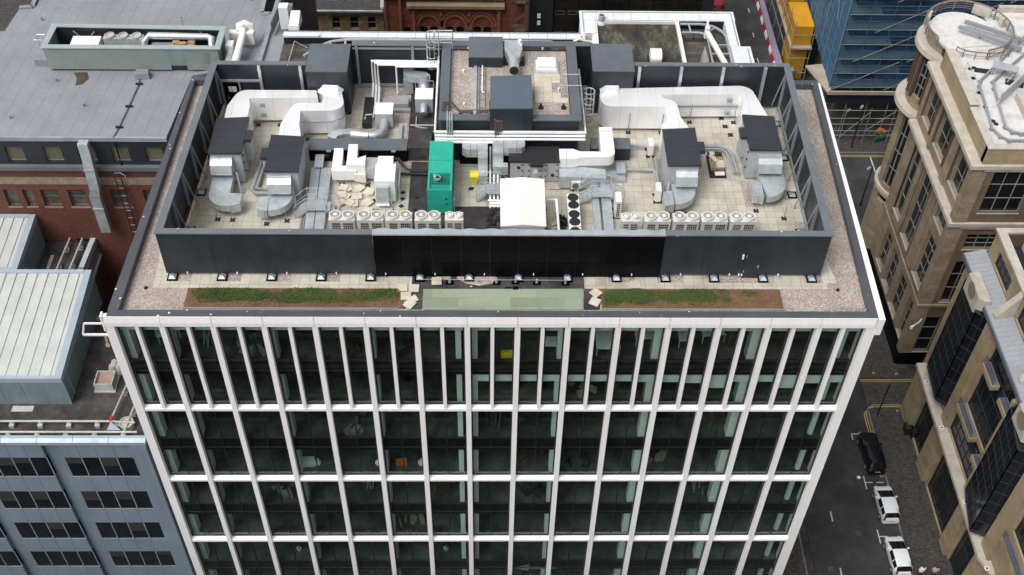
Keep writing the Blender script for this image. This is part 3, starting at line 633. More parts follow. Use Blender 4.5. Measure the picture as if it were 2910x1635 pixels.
# inside framing of the side and rear screens
for i in range(7):
    y = 4.3+2.6*i
    part('side_post', MB().box(xsl(y)+.09, xsl(y)+.25, y-.06, y+.06, .5, TOPZ-.07).bar((xsl(y)+.2, y+.1, TOPZ-.5), (xsl(y)+.62, y+.35, DK+.1), .08, .08), STEEL, PS)
    part('side_post', MB().box(xsr(y)-.25, xsr(y)-.09, y-.06, y+.06, .5, TOPZ-.07).bar((xsr(y)-.2, y+.1, TOPZ-.5), (xsr(y)-.62, y+.35, DK+.1), .08, .08), STEEL, PS)
part('side_rail', MB().bar((xsl(4)+.17, 4.2, .66), (xsl(20)+.17, 19.9, .66), .12, .22), REDB, PS); part('side_rail', MB().bar((xsr(4)-.17, 4.2, .66), (xsr(20)-.17, 20, .66), .12, .2), STEEL, PS)
for x in (6.55, 9.35): part('rear_post', MB().box(x-.1, x+.1, 19.86, 20.04, DK, TOPZ-.07), GALV, PS)
for x in (32.6, 35.5, 38.4, 41.3): part('rear_post', MB().box(x-.1, x+.1, 20.0, 20.19, DK, TOPZ-.07), GALV, PS)
for x in (13.0, 16.9): part('rear_post', MB().box(x-.09, x+.09, 22.2, 22.39, DK, TOPZ-.07), STEEL, PS)
part('rear_rail', MB().box(3.7, 6.45, 19.9, 20.04, 2.62, 2.76).box(3.7, 3.84, 19.9, 20.04, DK, 2.62).box(4.95, 5.06, 19.9, 20.04, DK, 2.62).box(12.7, 18.9, 22.25, 22.38, 3.72, 3.82).box(12.7, 18.9, 22.25, 22.38, .55, .7), STEEL, PS)
dr = part('door', MB().box(3.9, 4.9, 19.97, 20.04, DK+.05, 2.55), BLACKP, PS, 'black door with warning signs in the rear of the screen')
part('warning_sign', MB().box(4.2, 4.42, 19.945, 19.965, 1.75, 2.2).box(4.45, 4.75, 19.945, 19.965, 1.75, 2.2), WPAINT, dr)
part('handle', MB().box(4.05, 4.08, 19.92, 19.965, 1.1, 1.4).box(4.05, 4.2, 19.92, 19.95, 1.22, 1.26), GALV, dr)
d2 = part('door', MB().box(37.75, 38.75, YF-.05, YF-.005, .42, 2.6), PANEL, PS, 'flush slate door in the right of the screen front')
part('handle', MB().box(38.55, 38.7, YF-.1, YF-.055, 1.4, 1.43).box(38.62, 38.65, YF-.1, YF-.055, 1.3, 1.55), GALV, d2); part('door_lamp', MB().box(37.55, 37.65, YF-.08, YF-.005, 2.05, 2.4), WPAINT, d2)
part('hinge', MB().box(37.79, 37.83, YF-.08, YF-.055, 2.2, 2.4).box(37.79, 37.83, YF-.08, YF-.055, .9, 1.05), GALV, d2)
# deck inside the screen
dk = MB().prism([(3.1, 4.3), (12.1, 4.3), (12.1, 13.1), (12.6, 14.2), (12.6, 17.9), (14.6, 17.9), (14.6, 22.2), (12.8, 22.2), (12.5, 19.2), (4, 19.9)], DK, DK+.05)
dk.prism([(12.0, 8.2), (17.05, 4.6), (17.05, 12.6), (16.4, 12.6), (16.4, 13.2), (12.11, 13.2)], DK, DK+.049).box(19.95, 22.1, 9.95, 14.3, DK, DK+.05).box(26.0, 42.6, 4.4, 11.5, DK, DK+.05).box(28.4, 42.6, 11.51, 20.1, DK, DK+.05)
dk.box(14.7, 16.6, 16.2, 18.3, DK, DK+.05)
part('deck_paving', dk, PAVE, OB)
part('felt_roof', MB().box(17.06, 19.94, 4.4, 14.3, DK, DK+.02).box(19.96, 25.99, 4.4, 9.94, DK, DK+.02).box(16.7, 19.2, 14.4, 22.3, DK, DK+.03), FELT, OB)
for a in ((3.1, 10.4, 4.15, 11.5), (10.4, 6.5, 10.75, 13.2), (30.9, 13.6, 31.6, 14.6), (26.1, 11.6, 28.3, 12.4), (39.0, 10.0, 39.7, 12.6), (41.5, 10.7, 42.2, 11.6), (41.9, 7.4, 42.5, 8.6), (3.2, 4.3, 3.7, 4.8), (41.9, 17.4, 42.5, 19.4), (12.8, 16.1, 13.4, 18.2)): part('gravel_patch', MB().box(a[0], a[2], a[1], a[3], DK+.05, DK+.056), GRAVEL, OB)
# ================================================================== central penthouse
PH = thing('lift_penthouse', 'dark walled lift penthouse with gravel roof in the middle of the plant deck', 'penthouse', (23.6, 18.3, DK))
part('wall', MB().box(19.15, 28.15, 14.5, 22.6, DK, 3.55).box(19.15, 28.15, 14.5, 14.62, 3.55, 3.95).box(19.15, 19.27, 14.62, 22.6, 3.55, 3.95).box(28.03, 28.15, 14.62, 22.6, 3.55, 3.95), PANEL, PH)
pc = MB().box(18.98, 25.1, 14.25, 14.82, 3.95, TOPZ).box(25.11, 28.3, 14.25, 14.82, 3.95, TOPZ).box(18.98, 19.6, 14.825, 22.35, 3.95, TOPZ-.003).box(27.62, 28.3, 14.825, 22.35, 3.95, TOPZ-.003).box(18.92, 28.3, 22.355, 22.95, 3.95, TOPZ+.001)
part('coping', pc, BLUEG, PH); part('gravel_roof', MB().box(19.61, 27.61, 14.83, 22.34, 3.5, 3.6), GRAVEL, PH)
part('upper_box', MB().prism([(22.32, 14.27), (25.06, 14.32), (25.08, 17.85), (22.34, 17.7)], 3.6, 4.95), mat('slate_box', (.085, .11, .145), .5, var=.08, spots=.04), PH, 'raised slate box at the front of the penthouse roof')
part('upper_box_front', MB().prism([(22.30, 14.20), (25.08, 14.24), (25.06, 14.31), (22.32, 14.265)], 3.2, 4.93), PANEL, PH)
part('rear_box', MB().box(20.85, 23.2, 20.5, 22.9, 3.6, 4.4), BLUEG, PH); part('rear_box_front', MB().box(20.84, 23.21, 20.44, 20.495, 3.6, 4.38), PANEL, PH)
sk = thing('skylight', 'ribbed white rooflight on the penthouse gravel roof', 'skylight', (26.2, 20.4, 3.6))
part('kerb', MB().box(25.35, 27.05, 19.7, 21.1, 3.6, 3.75), GALV, sk); part('frame', MB().box(25.46, 26.94, 19.82, 21.02, 3.75, 3.88), CREAMW, sk)
cr = MB().box(25.58, 26.82, 19.93, 20.96, 3.88, 4.1)
for i in range(9): cr.box(25.6+i*.137, 25.66+i*.137, 19.94, 20.95, 4.1, 4.125)
part('cover', cr, WPAINT, sk)
ps = MB()
for i in range(3):
    for j in range(6):
        if (i, j) in ((2, 3), (2, 2)): continue
        ps.box(25.33+.585*i+.006, 25.33+.585*(i+1)-.006, 16.56+.535*j+.006, 16.56+.535*(j+1)-.006, 3.6, 3.66)
ps.box(27.09, 27.55, 16.566, 17.08, 3.6, 3.66)
part('slab_path', ps, SLAB, PH)
ex = thing('extract_cowl', 'silver cone shaped extract cowl with round duct on the rear of the penthouse', 'vent', (23.9, 21, 3.6))
part('hood', MB().hexa([(23.3, 21.3, 4.0), (24.56, 21.3, 4.0), (24.56, 22.2, 4.0), (23.3, 22.2, 4.0), (23.32, 21.25, 4.62), (24.54, 21.25, 4.62), (24.54, 22.15, 4.62), (23.32, 22.15, 4.62)]).hexa([(23.6, 20.2, 4.05), (24.3, 20.2, 4.05), (24.56, 21.3, 4.0), (23.3, 21.3, 4.0), (23.6, 20.2, 4.66), (24.3, 20.2, 4.66), (24.54, 21.25, 4.62), (23.32, 21.25, 4.62)]), GALV, ex)
cd_ = MB()
for i in range(3): cd_.tube([(23.95, 20.35-i*.42, 4.35), (23.95, 20.35-(i+1)*.42+.01, 4.35)], .36-(i % 2)*.012, 18)
part('duct', cd_, GALV, ex, smooth=35); part('duct_mouth', MB().tube([(23.95, 19.1, 4.35), (23.95, 19.07, 4.35)], .31, 18), DARKIN, ex)
part('stand', MB().box(24.3, 24.7, 20.6, 21.2, 3.6, 4.0).box(23.2, 23.55, 20.7, 21.2, 3.6, 4.0), BLACK, ex)
part('lamp_knob', MB().cyl(24.35, 21.9, 4.62, 4.85, .1, .13, 10).cyl(24.45, 21.6, 4.62, 4.75, .07, .07, 8), WPAINT, ex)
def cable_tray(name, x0, x1, y0, y1, z, label, m=GALV, rungs=True, grp='cable trays'):
    t = thing(name, label, 'cable tray', ((x0+x1)/2, (y0+y1)/2, z), grp)
    part('rail', MB().box(x0, x0+.05, y0, y1, z, z+.1), m, t); part('rail', MB().box(x1-.05, x1, y0, y1, z, z+.1), m, t)
    rr = MB(); k = int((y1-y0)/.9)
    for i in range(k+1): rr.box(x0+.05, x1-.05, y0+(y1-y0)*i/(k+1), y0+(y1-y0)*i/(k+1)+.05, z+.02, z+.05)
    part('rungs', rr, m, t); return t
ct = cable_tray('cable_ladder', 21.55, 22.0, 15.1, 20.4, 3.62, 'grey cable ladder running front to back across the penthouse roof', STEEL)
part('pipe', MB().tube([(21.8, 20.4, 3.8), (21.8, 17.5, 3.8), (21.95, 17.4, 3.8)], .045, 8), WPAINT, ct, 'white pipe on the ladder', 40)
solo('cable_duct', MB().box(21.22, 21.42, 15.05, 20.4, 3.6, 3.78), GALV, 'flat galvanised duct beside the cable ladder on the penthouse roof', 'cable duct')
solo('copper_pipes', MB().tube([(19.2, 15.1, 4.15), (19.2, 15.9, 4.15), (19.8, 16.0, 4.1), (20.3, 15.55, 3.75), (22.3, 15.6, 3.75), (22.3, 16.6, 3.75)], .05, 7).tube([(19.3, 15.0, 4.15), (19.32, 15.75, 4.15), (19.85, 15.85, 4.1), (20.35, 15.42, 3.72), (22.2, 15.45, 3.72)], .05, 7), PIPEB, 'brown lagged pipes crossing the gravel at the left of the penthouse roof', 'pipe', smooth=40)
for i in range(4): pass
m = MB()
for i in range(5):
    d = i*.10; m.tube([(22.2, 15.2-d*.3, 3.75), (22.25+d*0, 14.75-d, 4.12), (22.6+.5-d, 14.6-d, 4.12), (23.1-d*1.1, 14.2-.02*i, 4.0), (23.1-d*1.1, 14.12-.02*i, 2.2), (23.1-d*1.1, 14.1, 1.6)], .04, 6)
solo('copper_pipes', m, PIPEB, 'bundle of brown pipes curling down over the front edge of the penthouse', 'pipe', smooth=40)
m = MB()
for i, x in enumerate((19.55, 19.7, 19.85)): m.tube([(x, 15.3, 3.75), (x, 14.9, 4.15), (x, 14.12, 4.12), (x, 14.1, 1.0)], .05, 7)
solo('conduit', m, PIPEG, 'grey conduits looping down over the left front corner of the penthouse', 'conduit', smooth=40)
for x, y, l in ((20.5, 19.9, 'rear'), (20.6, 16.3, 'front')): solo('roof_vent', MB().cyl(x, y, 3.6, 3.78, .07, .05, 8).cyl(x, y, 3.78, 3.86, .09, .02, 8), WPAINT, f'small white vent on the left gravel of the penthouse roof, {l} of two', 'vent', 'small white roof vents')
solo('roof_vent', MB().cyl(26.95, 17.9, 3.6, 3.8, .07, .05, 8).cyl(26.95, 17.9, 3.8, 3.9, .09, .02, 8), WPAINT, 'small white vent beside the slab path on the penthouse roof', 'vent', 'small white roof vents')
for x, l in ((25.7, 'left'), (27.2, 'right')): solo('roof_lamp', MB().box(x-.16, x+.16, 15.9, 16.15, 3.6, 3.72).cyl(x, 16.1, 3.72, 3.95, .09, .05, 8), BLACK, f'small dark floodlight on the gravel below the slab path, {l} of two', 'lamp', 'floodlights on the penthouse')
for x, y in ((20.35, 15.25), (21.15, 15.25)): solo('pipe_support', MB().box(x-.1, x+.1, y-.1, y+.1, 3.6, 3.72), RUBBER, f'black rubber pipe support on the penthouse gravel, {"left" if x < 21 else "right"} of two', 'pipe support', 'rubber pipe supports')
# long white lagged pipes on the penthouse walls
m = MB()
zz = (3.05, 2.82, 2.6)
for i, z in enumerate(zz): m.tube([(18.72+.01*i, 22.6, z), (18.72, 14.2-.06*i, z), (28.6, 14.2-.06*i, z), (28.5, 21, z)] if i == 0 else [(18.7, 14.2-.08*i, z), (28.6, 14.2-.08*i, z)], .085, 8)
m.tube([(18.7, 13.95, 2.42), (22.55, 13.95, 2.42), (22.55, 13.95, .8)], .085, 8)
wp = solo('lagged_pipe', m, PIPEW, 'four long white lagged pipes along the front wall of the penthouse', 'pipe', smooth=40)
m = MB()
for i, (x, y) in enumerate(((14.0, 23.0-.9), (14.22, 21.9), (14.44, 21.7))): m.tube([(18.65, y, 2.85), (x, y, 2.85), (x, y, .9), (x+.02, 20.2, .6), (x-.05, 18.6, .6)], .075, 8)
m.tube([(18.65, 21.5, 2.85), (15.75, 21.5, 2.85), (15.75, 21.5, .5)], .075, 8)
solo('lagged_pipe', m, PIPEW, 'white lagged pipes turning down in front of the black rear wall, left of the penthouse', 'pipe', smooth=40)
def cage(cx, cy, z0, z1, ang, label):
    t = thing('cage_ladder', label, 'ladder', (cx, cy, z0), 'hooped access ladders')
    c, s = math.cos(ang), math.sin(ang)
    def P(u, v, z): return (cx+u*c-v*s, cy+u*s+v*c, z)
    part('stile', MB().bar(P(-.28, 0, z0-1.6), P(-.28, 0, z1), .06, .06), GALV, t); part('stile', MB().bar(P(.28, 0, z0-1.6), P(.28, 0, z1), .06, .06), GALV, t)
    r = MB()
    for k in range(int((z1-z0+1.5)/.3)): r.bar(P(-.28, 0, z0-1.5+.3*k), P(.28, 0, z0-1.5+.3*k), .035, .035)
    part('rung', r, GALV, t)
    h = MB()
    for z in (z0, z0+(z1-z0)*.33, z0+(z1-z0)*.66, z1): h.tube([P(.36*math.cos(R_(a)), .5+.36*math.sin(R_(a)) if True else 0, z) for a in range(-60, 241, 20)], .03, 5)
    for a in (-30, 20, 60, 90, 120, 160, 210): h.bar(P(.36*math.cos(R_(a)), .5+.36*math.sin(R_(a)), z0), P(.36*math.cos(R_(a)), .5+.36*math.sin(R_(a)), z1), .04, .015)
    part('safety_hoop', h, GALV, t); return t
cage(18.75, 22.15, 2.4, 5.15, math.pi/2, 'hooped ladder at the rear left corner of the penthouse')
cage(28.4, 16.6, 2.0, 4.6, -math.pi/2, 'hooped ladder on the right wall of the penthouse')
solo('ladder_rail', MB().tube([(19.7, 21.9, TOPZ), (19.7, 21.9, 5.1), (18.4, 21.9, 5.1)], .035, 6).tube([(19.7, 22.6, TOPZ), (19.7, 22.6, 5.1), (18.4, 22.6, 5.1)], .035, 6).tube([(19.7, 21.9, 4.6), (18.5, 21.9, 4.6)], .03, 6), GALV, 'galvanised handrails at the head of the rear left penthouse ladder', 'handrail')
solo('ladder_rail', MB().tube([(27.2, 18.2, 4.05), (27.2, 18.2, 4.75), (28.3, 18.2, 4.75)], .03, 6).tube([(27.3, 17.0, 4.05), (27.3, 17.0, 4.75), (28.4, 17.0, 4.75)], .03, 6).tube([(27.2, 17.6, 4.3), (28.3, 17.6, 4.3)], .025, 6), GALV, 'galvanised handrails at the head of the right penthouse ladder', 'handrail')
# bulkhead blocks left and right
for x0, x1, y0, y1, l in ((9.8, 12.63, 19.25, 22.4, 'left'), (29.32, 32.2, 19.5, 22.65, 'right')):
    t = thing('riser_box', f'tall slate riser box standing at the rear screen, {l} of the penthouse', 'riser box', ((x0+x1)/2, (y0+y1)/2, DK), 'slate riser boxes at the rear screen')
    part('wall', MB().box(x0+.02, x1-.02, y0+.02, y1-.02, DK, TOPZ-.04), PANEL, t); part('lid', MB().box(x0, x1, y0, y1, TOPZ-.04, TOPZ+.03), BLUEG, t)
# ================================================================== plant inside the screen
D5 = DK+.05
def rubber(t, x, y, r=.2, ang=.0):
    m = MB().obox(x, y, D5, D5+.05, 2*r, .12, ang+.785).obox(x, y, D5, D5+.051, 2*r, .12, ang-.785); part('rubber_foot', m, RUBBER, t)
def ahu(name_, label, x0, x1, y0, y1, side, hood, elbow):
    """casing with black lid; side = +1/-1 where the lid steps out; hood and intake duct at the front"""
    t = thing('air_handling_unit', label, 'air handling unit', ((x0+x1)/2, (y0+y1)/2, D5), 'big air handling units with black lids')
    cs = MB(); ny = 3; H = 2.55
    for i in range(ny):
        a, b = y0+.1+(y1-y0-.2)*i/ny+.01, y0+.1+(y1-y0-.2)*(i+1)/ny-.01; cs.box(x0+.1, x1-.1, a, b, D5+.15, D5+H)
    part('casing', cs, CASING, t); part('base_frame', MB().box(x0+.12, x1-.12, y0+.12, y1-.12, D5, D5+.149), STEEL, t)
    zl = D5+H
    lid = MB().hexa([(x0, y0, zl), (x1, y0, zl), (x1, y1, zl), (x0, y1, zl), (x0, y0, zl+.08+(.14 if side < 0 else 0)), (x1, y0, zl+.08+(.14 if side > 0 else 0)), (x1, y1, zl+.08+(.14 if side > 0 else 0)), (x0, y1, zl+.08+(.14 if side < 0 else 0))])
    ym = y0+(y1-y0)*.48
    sx = (x1+.004, x1+.42) if side > 0 else (x0-.42, x0-.004)
    lid.box(sx[0], sx[1], ym-.45, ym+.5, zl-.04, zl+.2)
    part('lid', lid, LID, t)
    # doors, handles on the visible long side
    dx = x1-.095 if side > 0 else x0+.095
    for i in range(3):
        ya = y0+.25+(y1-y0-.3)*i/3
        d = part('access_door', MB().box(min(dx, dx+side*.03), max(dx, dx+side*.03), ya, ya+(y1-y0)/3-.15, D5+.3, D5+H-.15), CASING, t)
        hh = MB()
        for z in (D5+.8, D5+1.5, D5+2.1): hh.box(min(dx+side*.03, dx+side*.1), max(dx+side*.03, dx+side*.1), ya+.08, ya+.16, z, z+.14)
        part('handle', hh, BLACK, d)
    part('side_box', MB().box(min(dx+side*.032, dx+side*.42), max(dx+side*.032, dx+side*.42), ym-.35, ym+.4, D5+.9, D5+H-.05), CASING, t)
    hx0, hx1, hy = hood
    hd = part('intake_hood', MB().profx([(y0+.12, zl-.25), (hy+.35, zl-.32), (hy+.0, zl-.55), (hy-.25, zl-1.05), (hy-.25, zl-1.15), (hy+.5, zl-1.5), (y0+.12, zl-1.6)], hx0, hx1), GALV, t)
    part('flange', MB().box(hx0-.02, hx1+.02, hy+.33, hy+.37, zl-1.2, zl-.30).box(hx0-.02, hx1+.02, y0-.02, y0+.03, zl-1.2, zl-.22), GALV, hd)
    poly, cowl, sup = elbow
    du = part('intake_duct', MB().prism(poly, DK+.62, DK+1.12), GALV, t); part('cowl', MB().prism(cowl, DK+.45, DK+1.12), GALV, du)
    for x, y in sup:
        part('support_leg', MB().tube([(x, y, D5), (x, y, DK+1.15)], .025, 6), STEEL, t); rubber(t, x, y, .2)
    return t
E1 = [(4.4, 11.9), (5.72, 11.9), (5.72, 10.0), (5.86, 9.93), (5.86, 8.75)]+[(x, y) for x, y in arc(5.6, 9.95, 1.2, 270, 180, 10)]
ahu('a', 'outer left air handling unit with black lid and galvanised elbow turning right', 4.25, 6.42, 11.95, 15.5, 1, (4.36, 5.74, 11.5), (E1, [(5.865, 8.76), (6.5, 8.95), (6.52, 9.9), (5.865, 9.94)], [(5.0, 8.6), (5.95, 8.55)]))
E2 = [(8.25, 9.9), (9.7, 9.9)]+arc(8.35, 9.75, 1.42, 0, -90, 10)+[(8.3, 9.7)]
ahu('b', 'inner left air handling unit with black lid and a broad rounded elbow turning left', 8.1, 10.25, 10.25, 13.7, -1, (8.24, 9.72, 9.75), (E2, [(8.295, 8.33), (8.295, 9.7), (7.72, 9.6), (7.62, 8.45)], [(8.15, 8.2), (9.4, 8.5)]))
E3 = [(34.1, 11.0), (35.6, 11.0)]+arc(34.2, 10.5, 1.42, 0, -90, 10)+[(34.12, 10.4)]
ahu('c', 'inner right air handling unit with black lid and a rounded elbow turning left', 33.7, 35.86, 11.0, 14.65, 1, (34.28, 35.68, 10.6), (E3, [(34.115, 9.09), (34.115, 10.4), (33.5, 10.25), (33.5, 8.9)], [(34.1, 9.0), (35.1, 9.3)]))
E4 = [(39.95, 12.4), (41.6, 12.4)]+arc(40.2, 11.2, 1.4, 0, -90, 10)+[(40.0, 11.2)]
ahu('d', 'outer right air handling unit with black lid, long sloping intake and stained elbow', 39.2, 41.35, 12.55, 16.05, -1, (39.8, 41.35, 11.9), (E4, [(39.995, 9.81), (39.995, 11.2), (39.35, 11.35), (39.32, 9.95)], [(39.6, 9.6), (41.3, 8.9)]))
solo('leaning_duct', MB().bar((9.85, 9.6, D5), (9.75, 10.05, 1.9), .12, .12), GALV, 'narrow galvanised post leaning by the inner left air handling unit', 'post', 'narrow leaning posts by the units')
solo('leaning_duct', MB().bar((6.2, 10.9, D5), (6.0, 11.4, 1.9), .12, .12), GALV, 'narrow galvanised post leaning by the outer left air handling unit', 'post', 'narrow leaning posts by the units')
solo('leaning_duct', MB().bar((33.75, 10.2, D5), (33.9, 10.8, 1.9), .14, .14), GALV, 'narrow galvanised post leaning by the inner right air handling unit', 'post', 'narrow leaning posts by the units')
# foil wrapped ducts
def foil(label, poly, z0=DK+.3, z1=2.58, extra=()):
    t = thing('foil_duct', label, 'duct', (sum(p[0] for p in poly)/len(poly), sum(p[1] for p in poly)/len(poly), D5), 'foil wrapped ducts')
    part('duct', MB().prism(poly, z0, z1), FOIL, t, smooth=30); return t
def panels(t, x, y, zs):
    for z in zs:
        p_ = part('access_panel', MB().box(x-.2, x+.2, y-.03, y-.005, z-.18, z+.18), CASING, t); part('knob', MB().box(x-.03, x+.03, y-.06, y-.031, z-.03, z+.03), BLACK, p_)
t = foil('foil duct along the left screen, turning to the outer left air handling unit', [(4.6, 15.5), (4.6, 17.4), (4.98, 18.55)]+arc(5.75, 18.3, .8, 150, 90, 4)+[(10.4, 19.12), (10.6, 18.3), (5.95, 18.2), (6.12, 17.4), (6.1, 15.5)])
panels(t, 6.75, 18.235, (1.95, 1.1)); rubber(t, 6.3, 18.0); rubber(t, 7.8, 18.0)
t = foil('foil duct looping from the left riser box to the inner left air handling unit', [(8.42, 13.7), (8.42, 15.4), (8.75, 16.85)]+arc(9.55, 17.05, .66, 150, 95, 4)+[(10.9, 17.75), (11.0, 18.6), (10.5, 19.24), (12.1, 19.24)]+arc(11.55, 17.75, .85, 20, -80, 7)+[(9.58, 16.85), (9.66, 15.45), (9.9, 14.2), (9.9, 13.7)], DK+.3, 2.6)
part('strap', MB().tube([(9.6, 16.78, 1.7), (11.6, 16.84, 1.7), (12.3, 17.2, 1.7), (12.48, 17.8, 1.7)], .03, 5), STEEL, t); part('crumpled_foil', MB().hexa([(10.5, 18.9, 2.6), (12.0, 18.2, 2.6), (12.3, 19.2, 2.6), (10.6, 19.24, 2.6), (10.8, 19.0, 2.85), (11.7, 18.5, 2.72), (11.9, 19.2, 2.95), (10.9, 19.24, 2.95)]), FOIL, t)
rubber(t, 9.9, 16.5)
R1 = [(29.85, 18.9)]+[(29.88, 18.25)]+arc(30.65, 18.3, .74, 185, 270, 6)+[(34.25, 17.57), (34.27, 16.2), (33.8, 15.6), (33.78, 14.65), (35.55, 14.65), (35.55, 15.5), (35.18, 16.45), (35.1, 17.6)]+arc(34.35, 17.65, .74, 20, 88, 5)+[(34.06, 18.85), (31.0, 19.46), (30.8, 19.46)]
t = foil('broad foil duct at the right riser box, turning to the inner right air handling unit', R1, DK+.3, 2.58)
part('crumpled_foil', MB().hexa([(29.9, 18.6, 2.58), (31.1, 18.9, 2.58), (31.3, 19.46, 2.58), (29.9, 19.46, 2.58), (30.2, 18.9, 2.75), (30.9, 19.1, 2.8), (31.2, 19.46, 2.9), (30.3, 19.46, 2.9)]), FOIL, t)
for x in (31.9, 34.2): part('support_post', MB().tube([(x, 17.42, D5), (x, 17.42, 2.1)], .03, 6), STEEL, t); rubber(t, x, 17.4)
t = foil('long foil duct along the rear right screen, turning to the outer right air handling unit', [(31.1, 19.5), (39.5, 19.88)]+arc(39.6, 18.9, .98, 80, 5, 6)+[(41.1, 16.6), (41.1, 16.05), (39.3, 16.05), (39.28, 16.7), (39.72, 18.35), (39.6, 18.95), (34.1, 18.86)], DK+.3, 2.6)
part('strap', MB().box(34.6, 39.6, 18.80, 18.86, 1.55, 1.66), STEEL, t); panels(t, 38.9, 18.80, (2.15, 1.05))
for x in (36.3, 39.4): part('support_post', MB().tube([(x, 18.55, D5), (x, 18.55, 2.0)], .03, 6), STEEL, t); rubber(t, x, 18.55)
# white ducts left of centre
WD = thing('white_duct', 'white rectangular duct with two upturned legs at the slate ridge box', 'duct', (13, 13, D5))
part('duct', MB().prism([(12.0, 12.0), (12.0, 14.1), (12.6, 14.1), (12.63, 12.52), (13.6, 12.52), (13.6, 12.0)], .75, 1.55), WPAINT, WD); part('cap', MB().profx([(14.1, 1.3), (14.22, 1.6), (14.1, 1.68), (14.02, 1.56)], 12.0, 12.6), WPAINT, WD)
part('duct', MB().prism([(13.0, 12.1), (13.0, 14.15), (13.6, 14.15), (13.65, 12.75), (14.2, 13.05), (14.2, 12.1)], 1.3, 2.0), WPAINT, WD); part('duct', MB().hexa([(13.45, 11.96, .7), (14.2, 11.9, .55), (14.2, 13.0, .55), (13.62, 12.6, .7), (13.45, 11.96, 1.29), (14.2, 11.9, 1.29), (14.2, 13.0, 1.29), (13.62, 12.6, 1.29)]), CREAMW, WD)
part('duct', MB().box(14.21, 14.95, 12.2, 13.3, .7, 1.6), GALV, WD, 'bare galvanised end of the duct')
for x, y in ((12.6, 11.95), (14.3, 11.9)): rubber(WD, x, y, .22)
WA = thing('white_air_unit', 'white box shaped air unit with a grey intake chute, right of the slab stacks', 'air unit', (15.6, 11, D5))
part('casing', MB().box(14.95, 16.25, 10.2, 11.9, D5+.15, 2.3), WPAINT, WA); part('rear_casing', MB().box(15.0, 16.0, 11.905, 13.1, D5+.2, 1.9), WPAINT, WA)
ch = part('intake_chute', MB().profx([(10.19, 1.95), (9.95, 1.95), (9.78, 1.4), (9.75, .75), (10.19, .75)], 15.05, 15.85), GALV, WA)
part('chute_lip', MB().box(15.03, 15.88, 9.62, 9.9, .68, .748), WPAINT, ch); part('side_panel', MB().box(16.255, 16.28, 10.35, 11.7, .7, 2.1), WPAINT, WA)
part('stand', MB().bar((16.5, 10.3, D5), (16.5, 10.3, 1.9), .05).bar((16.5, 11.7, D5), (16.5, 11.7, 1.9), .05).bar((16.5, 10.3, 1.9), (16.5, 11.7, 1.9), .05).bar((16.1, 9.7, D5), (15.95, 9.7, 1.2), .05), GALV, WA)
for x, y in ((15.1, 9.45), (16.1, 9.45), (16.65, 10.6), (16.65, 11.2), (16.6, 9.9), (14.8, 10.4)): rubber(WA, x, y, .16, .785)
# slab stacks
for i, (x, y, a, lab) in enumerate(((12.92, 11.35, .15, 'rear left'), (13.7, 11.4, -.35, 'rear middle'), (14.37, 11.05, -.5, 'rear right'), (12.87, 10.65, -.25, 'second row left'), (13.64, 10.62, -.1, 'second row right'), (12.6, 10.05, -.5, 'third row left'), (13.44, 9.9, -.12, 'third row middle'), (14.37, 10.05, -.45, 'third row right'), (14.44, 9.3, -.35, 'front right'))):
    t = thing('slab_stack', f'low stack of cream paving slabs, {lab} of nine behind the left condensers', 'slab stack', (x, y, D5), 'stacks of spare paving slabs')
    for j in range(3 if i % 3 else 4): part('slab', MB().obox(x+.05*j*(-1)**j, y+.03*j, D5+.075*j, D5+.075*j+.05, .55, .55, a+.14*j*(-1)**(i+j)), SLAB, t)
# flat galvanised trunking
def trunk(label, xs, y0, y1, z1, bends=None):
    t = thing('duct_trunking', label, 'trunking', (xs[0], (y0+y1)/2, D5), 'galvanised trunking ducts')
    for a, b, c, d in xs:
        m = MB(); k = 5
        for i in range(k):
            f0, f1 = i/k, (i+1)/k; ya, yb = y0+(y1-y0)*f0+.006, y0+(y1-y0)*f1-.006
            A = lambda f: a+(c-a)*f; Bx = lambda f: b+(d-b)*f
            m.prism([(A(f0), ya), (Bx(f0), ya), (Bx(f1), yb), (A(f1), yb)], D5+.1, z1)
        part('duct', m, GALV, t)
    return t
def _t(label, xs, y0, y1, z1):
    t = thing('duct_trunking', label, 'trunking', ((xs[0][0]+xs[0][1])/2, (y0+y1)/2, D5), 'galvanised trunking ducts')
    for a, b, c, d in xs:
        m = MB(); k = 5
        for i in range(k):
            f0, f1 = i/k, (i+1)/k; ya, yb = y0+(y1-y0)*f0+.006, y0+(y1-y0)*f1-.006
            m.prism([(a+(c-a)*f0, ya), (b+(d-b)*f0, ya), (b+(d-b)*f1, yb), (a+(c-a)*f1, yb)], D5+.1, z1)
        part('duct', m, GALV, t)
    part('support', MB().box(xs[0][0]+.1, xs[-1][1]-.1, y0+1, y0+1.1, D5, D5+.099).box(xs[0][0]+.1, xs[-1][1]-.1, y1-1, y1-.9, D5, D5+.099), STEEL, t)
    return t
_t('twin flat galvanised trunking running front to back, left part of the plant deck', [(10.78, 11.3, 10.52, 11.1), (11.34, 11.9, 11.16, 11.85)], 4.4, 13.1, .85)
_t('twin flat galvanised trunking running front to back, right of the row of black fans', [(28.98, 29.4, 28.95, 29.4), (29.55, 30.18, 29.55, 30.18)], 4.4, 12.3, .85)
solo('galvanised_cover', MB().hexa([(10.72, 13.0, .95), (11.3, 13.0, .95), (11.3, 14.15, 1.0), (10.72, 14.15, 1.0), (10.72, 13.0, 1.05), (11.3, 13.0, 1.05), (11.3, 14.15, 1.1), (10.72, 14.15, 1.1)]), GALV, 'sloping galvanised cover plate in front of the left end of the slate ridge box', 'cover')
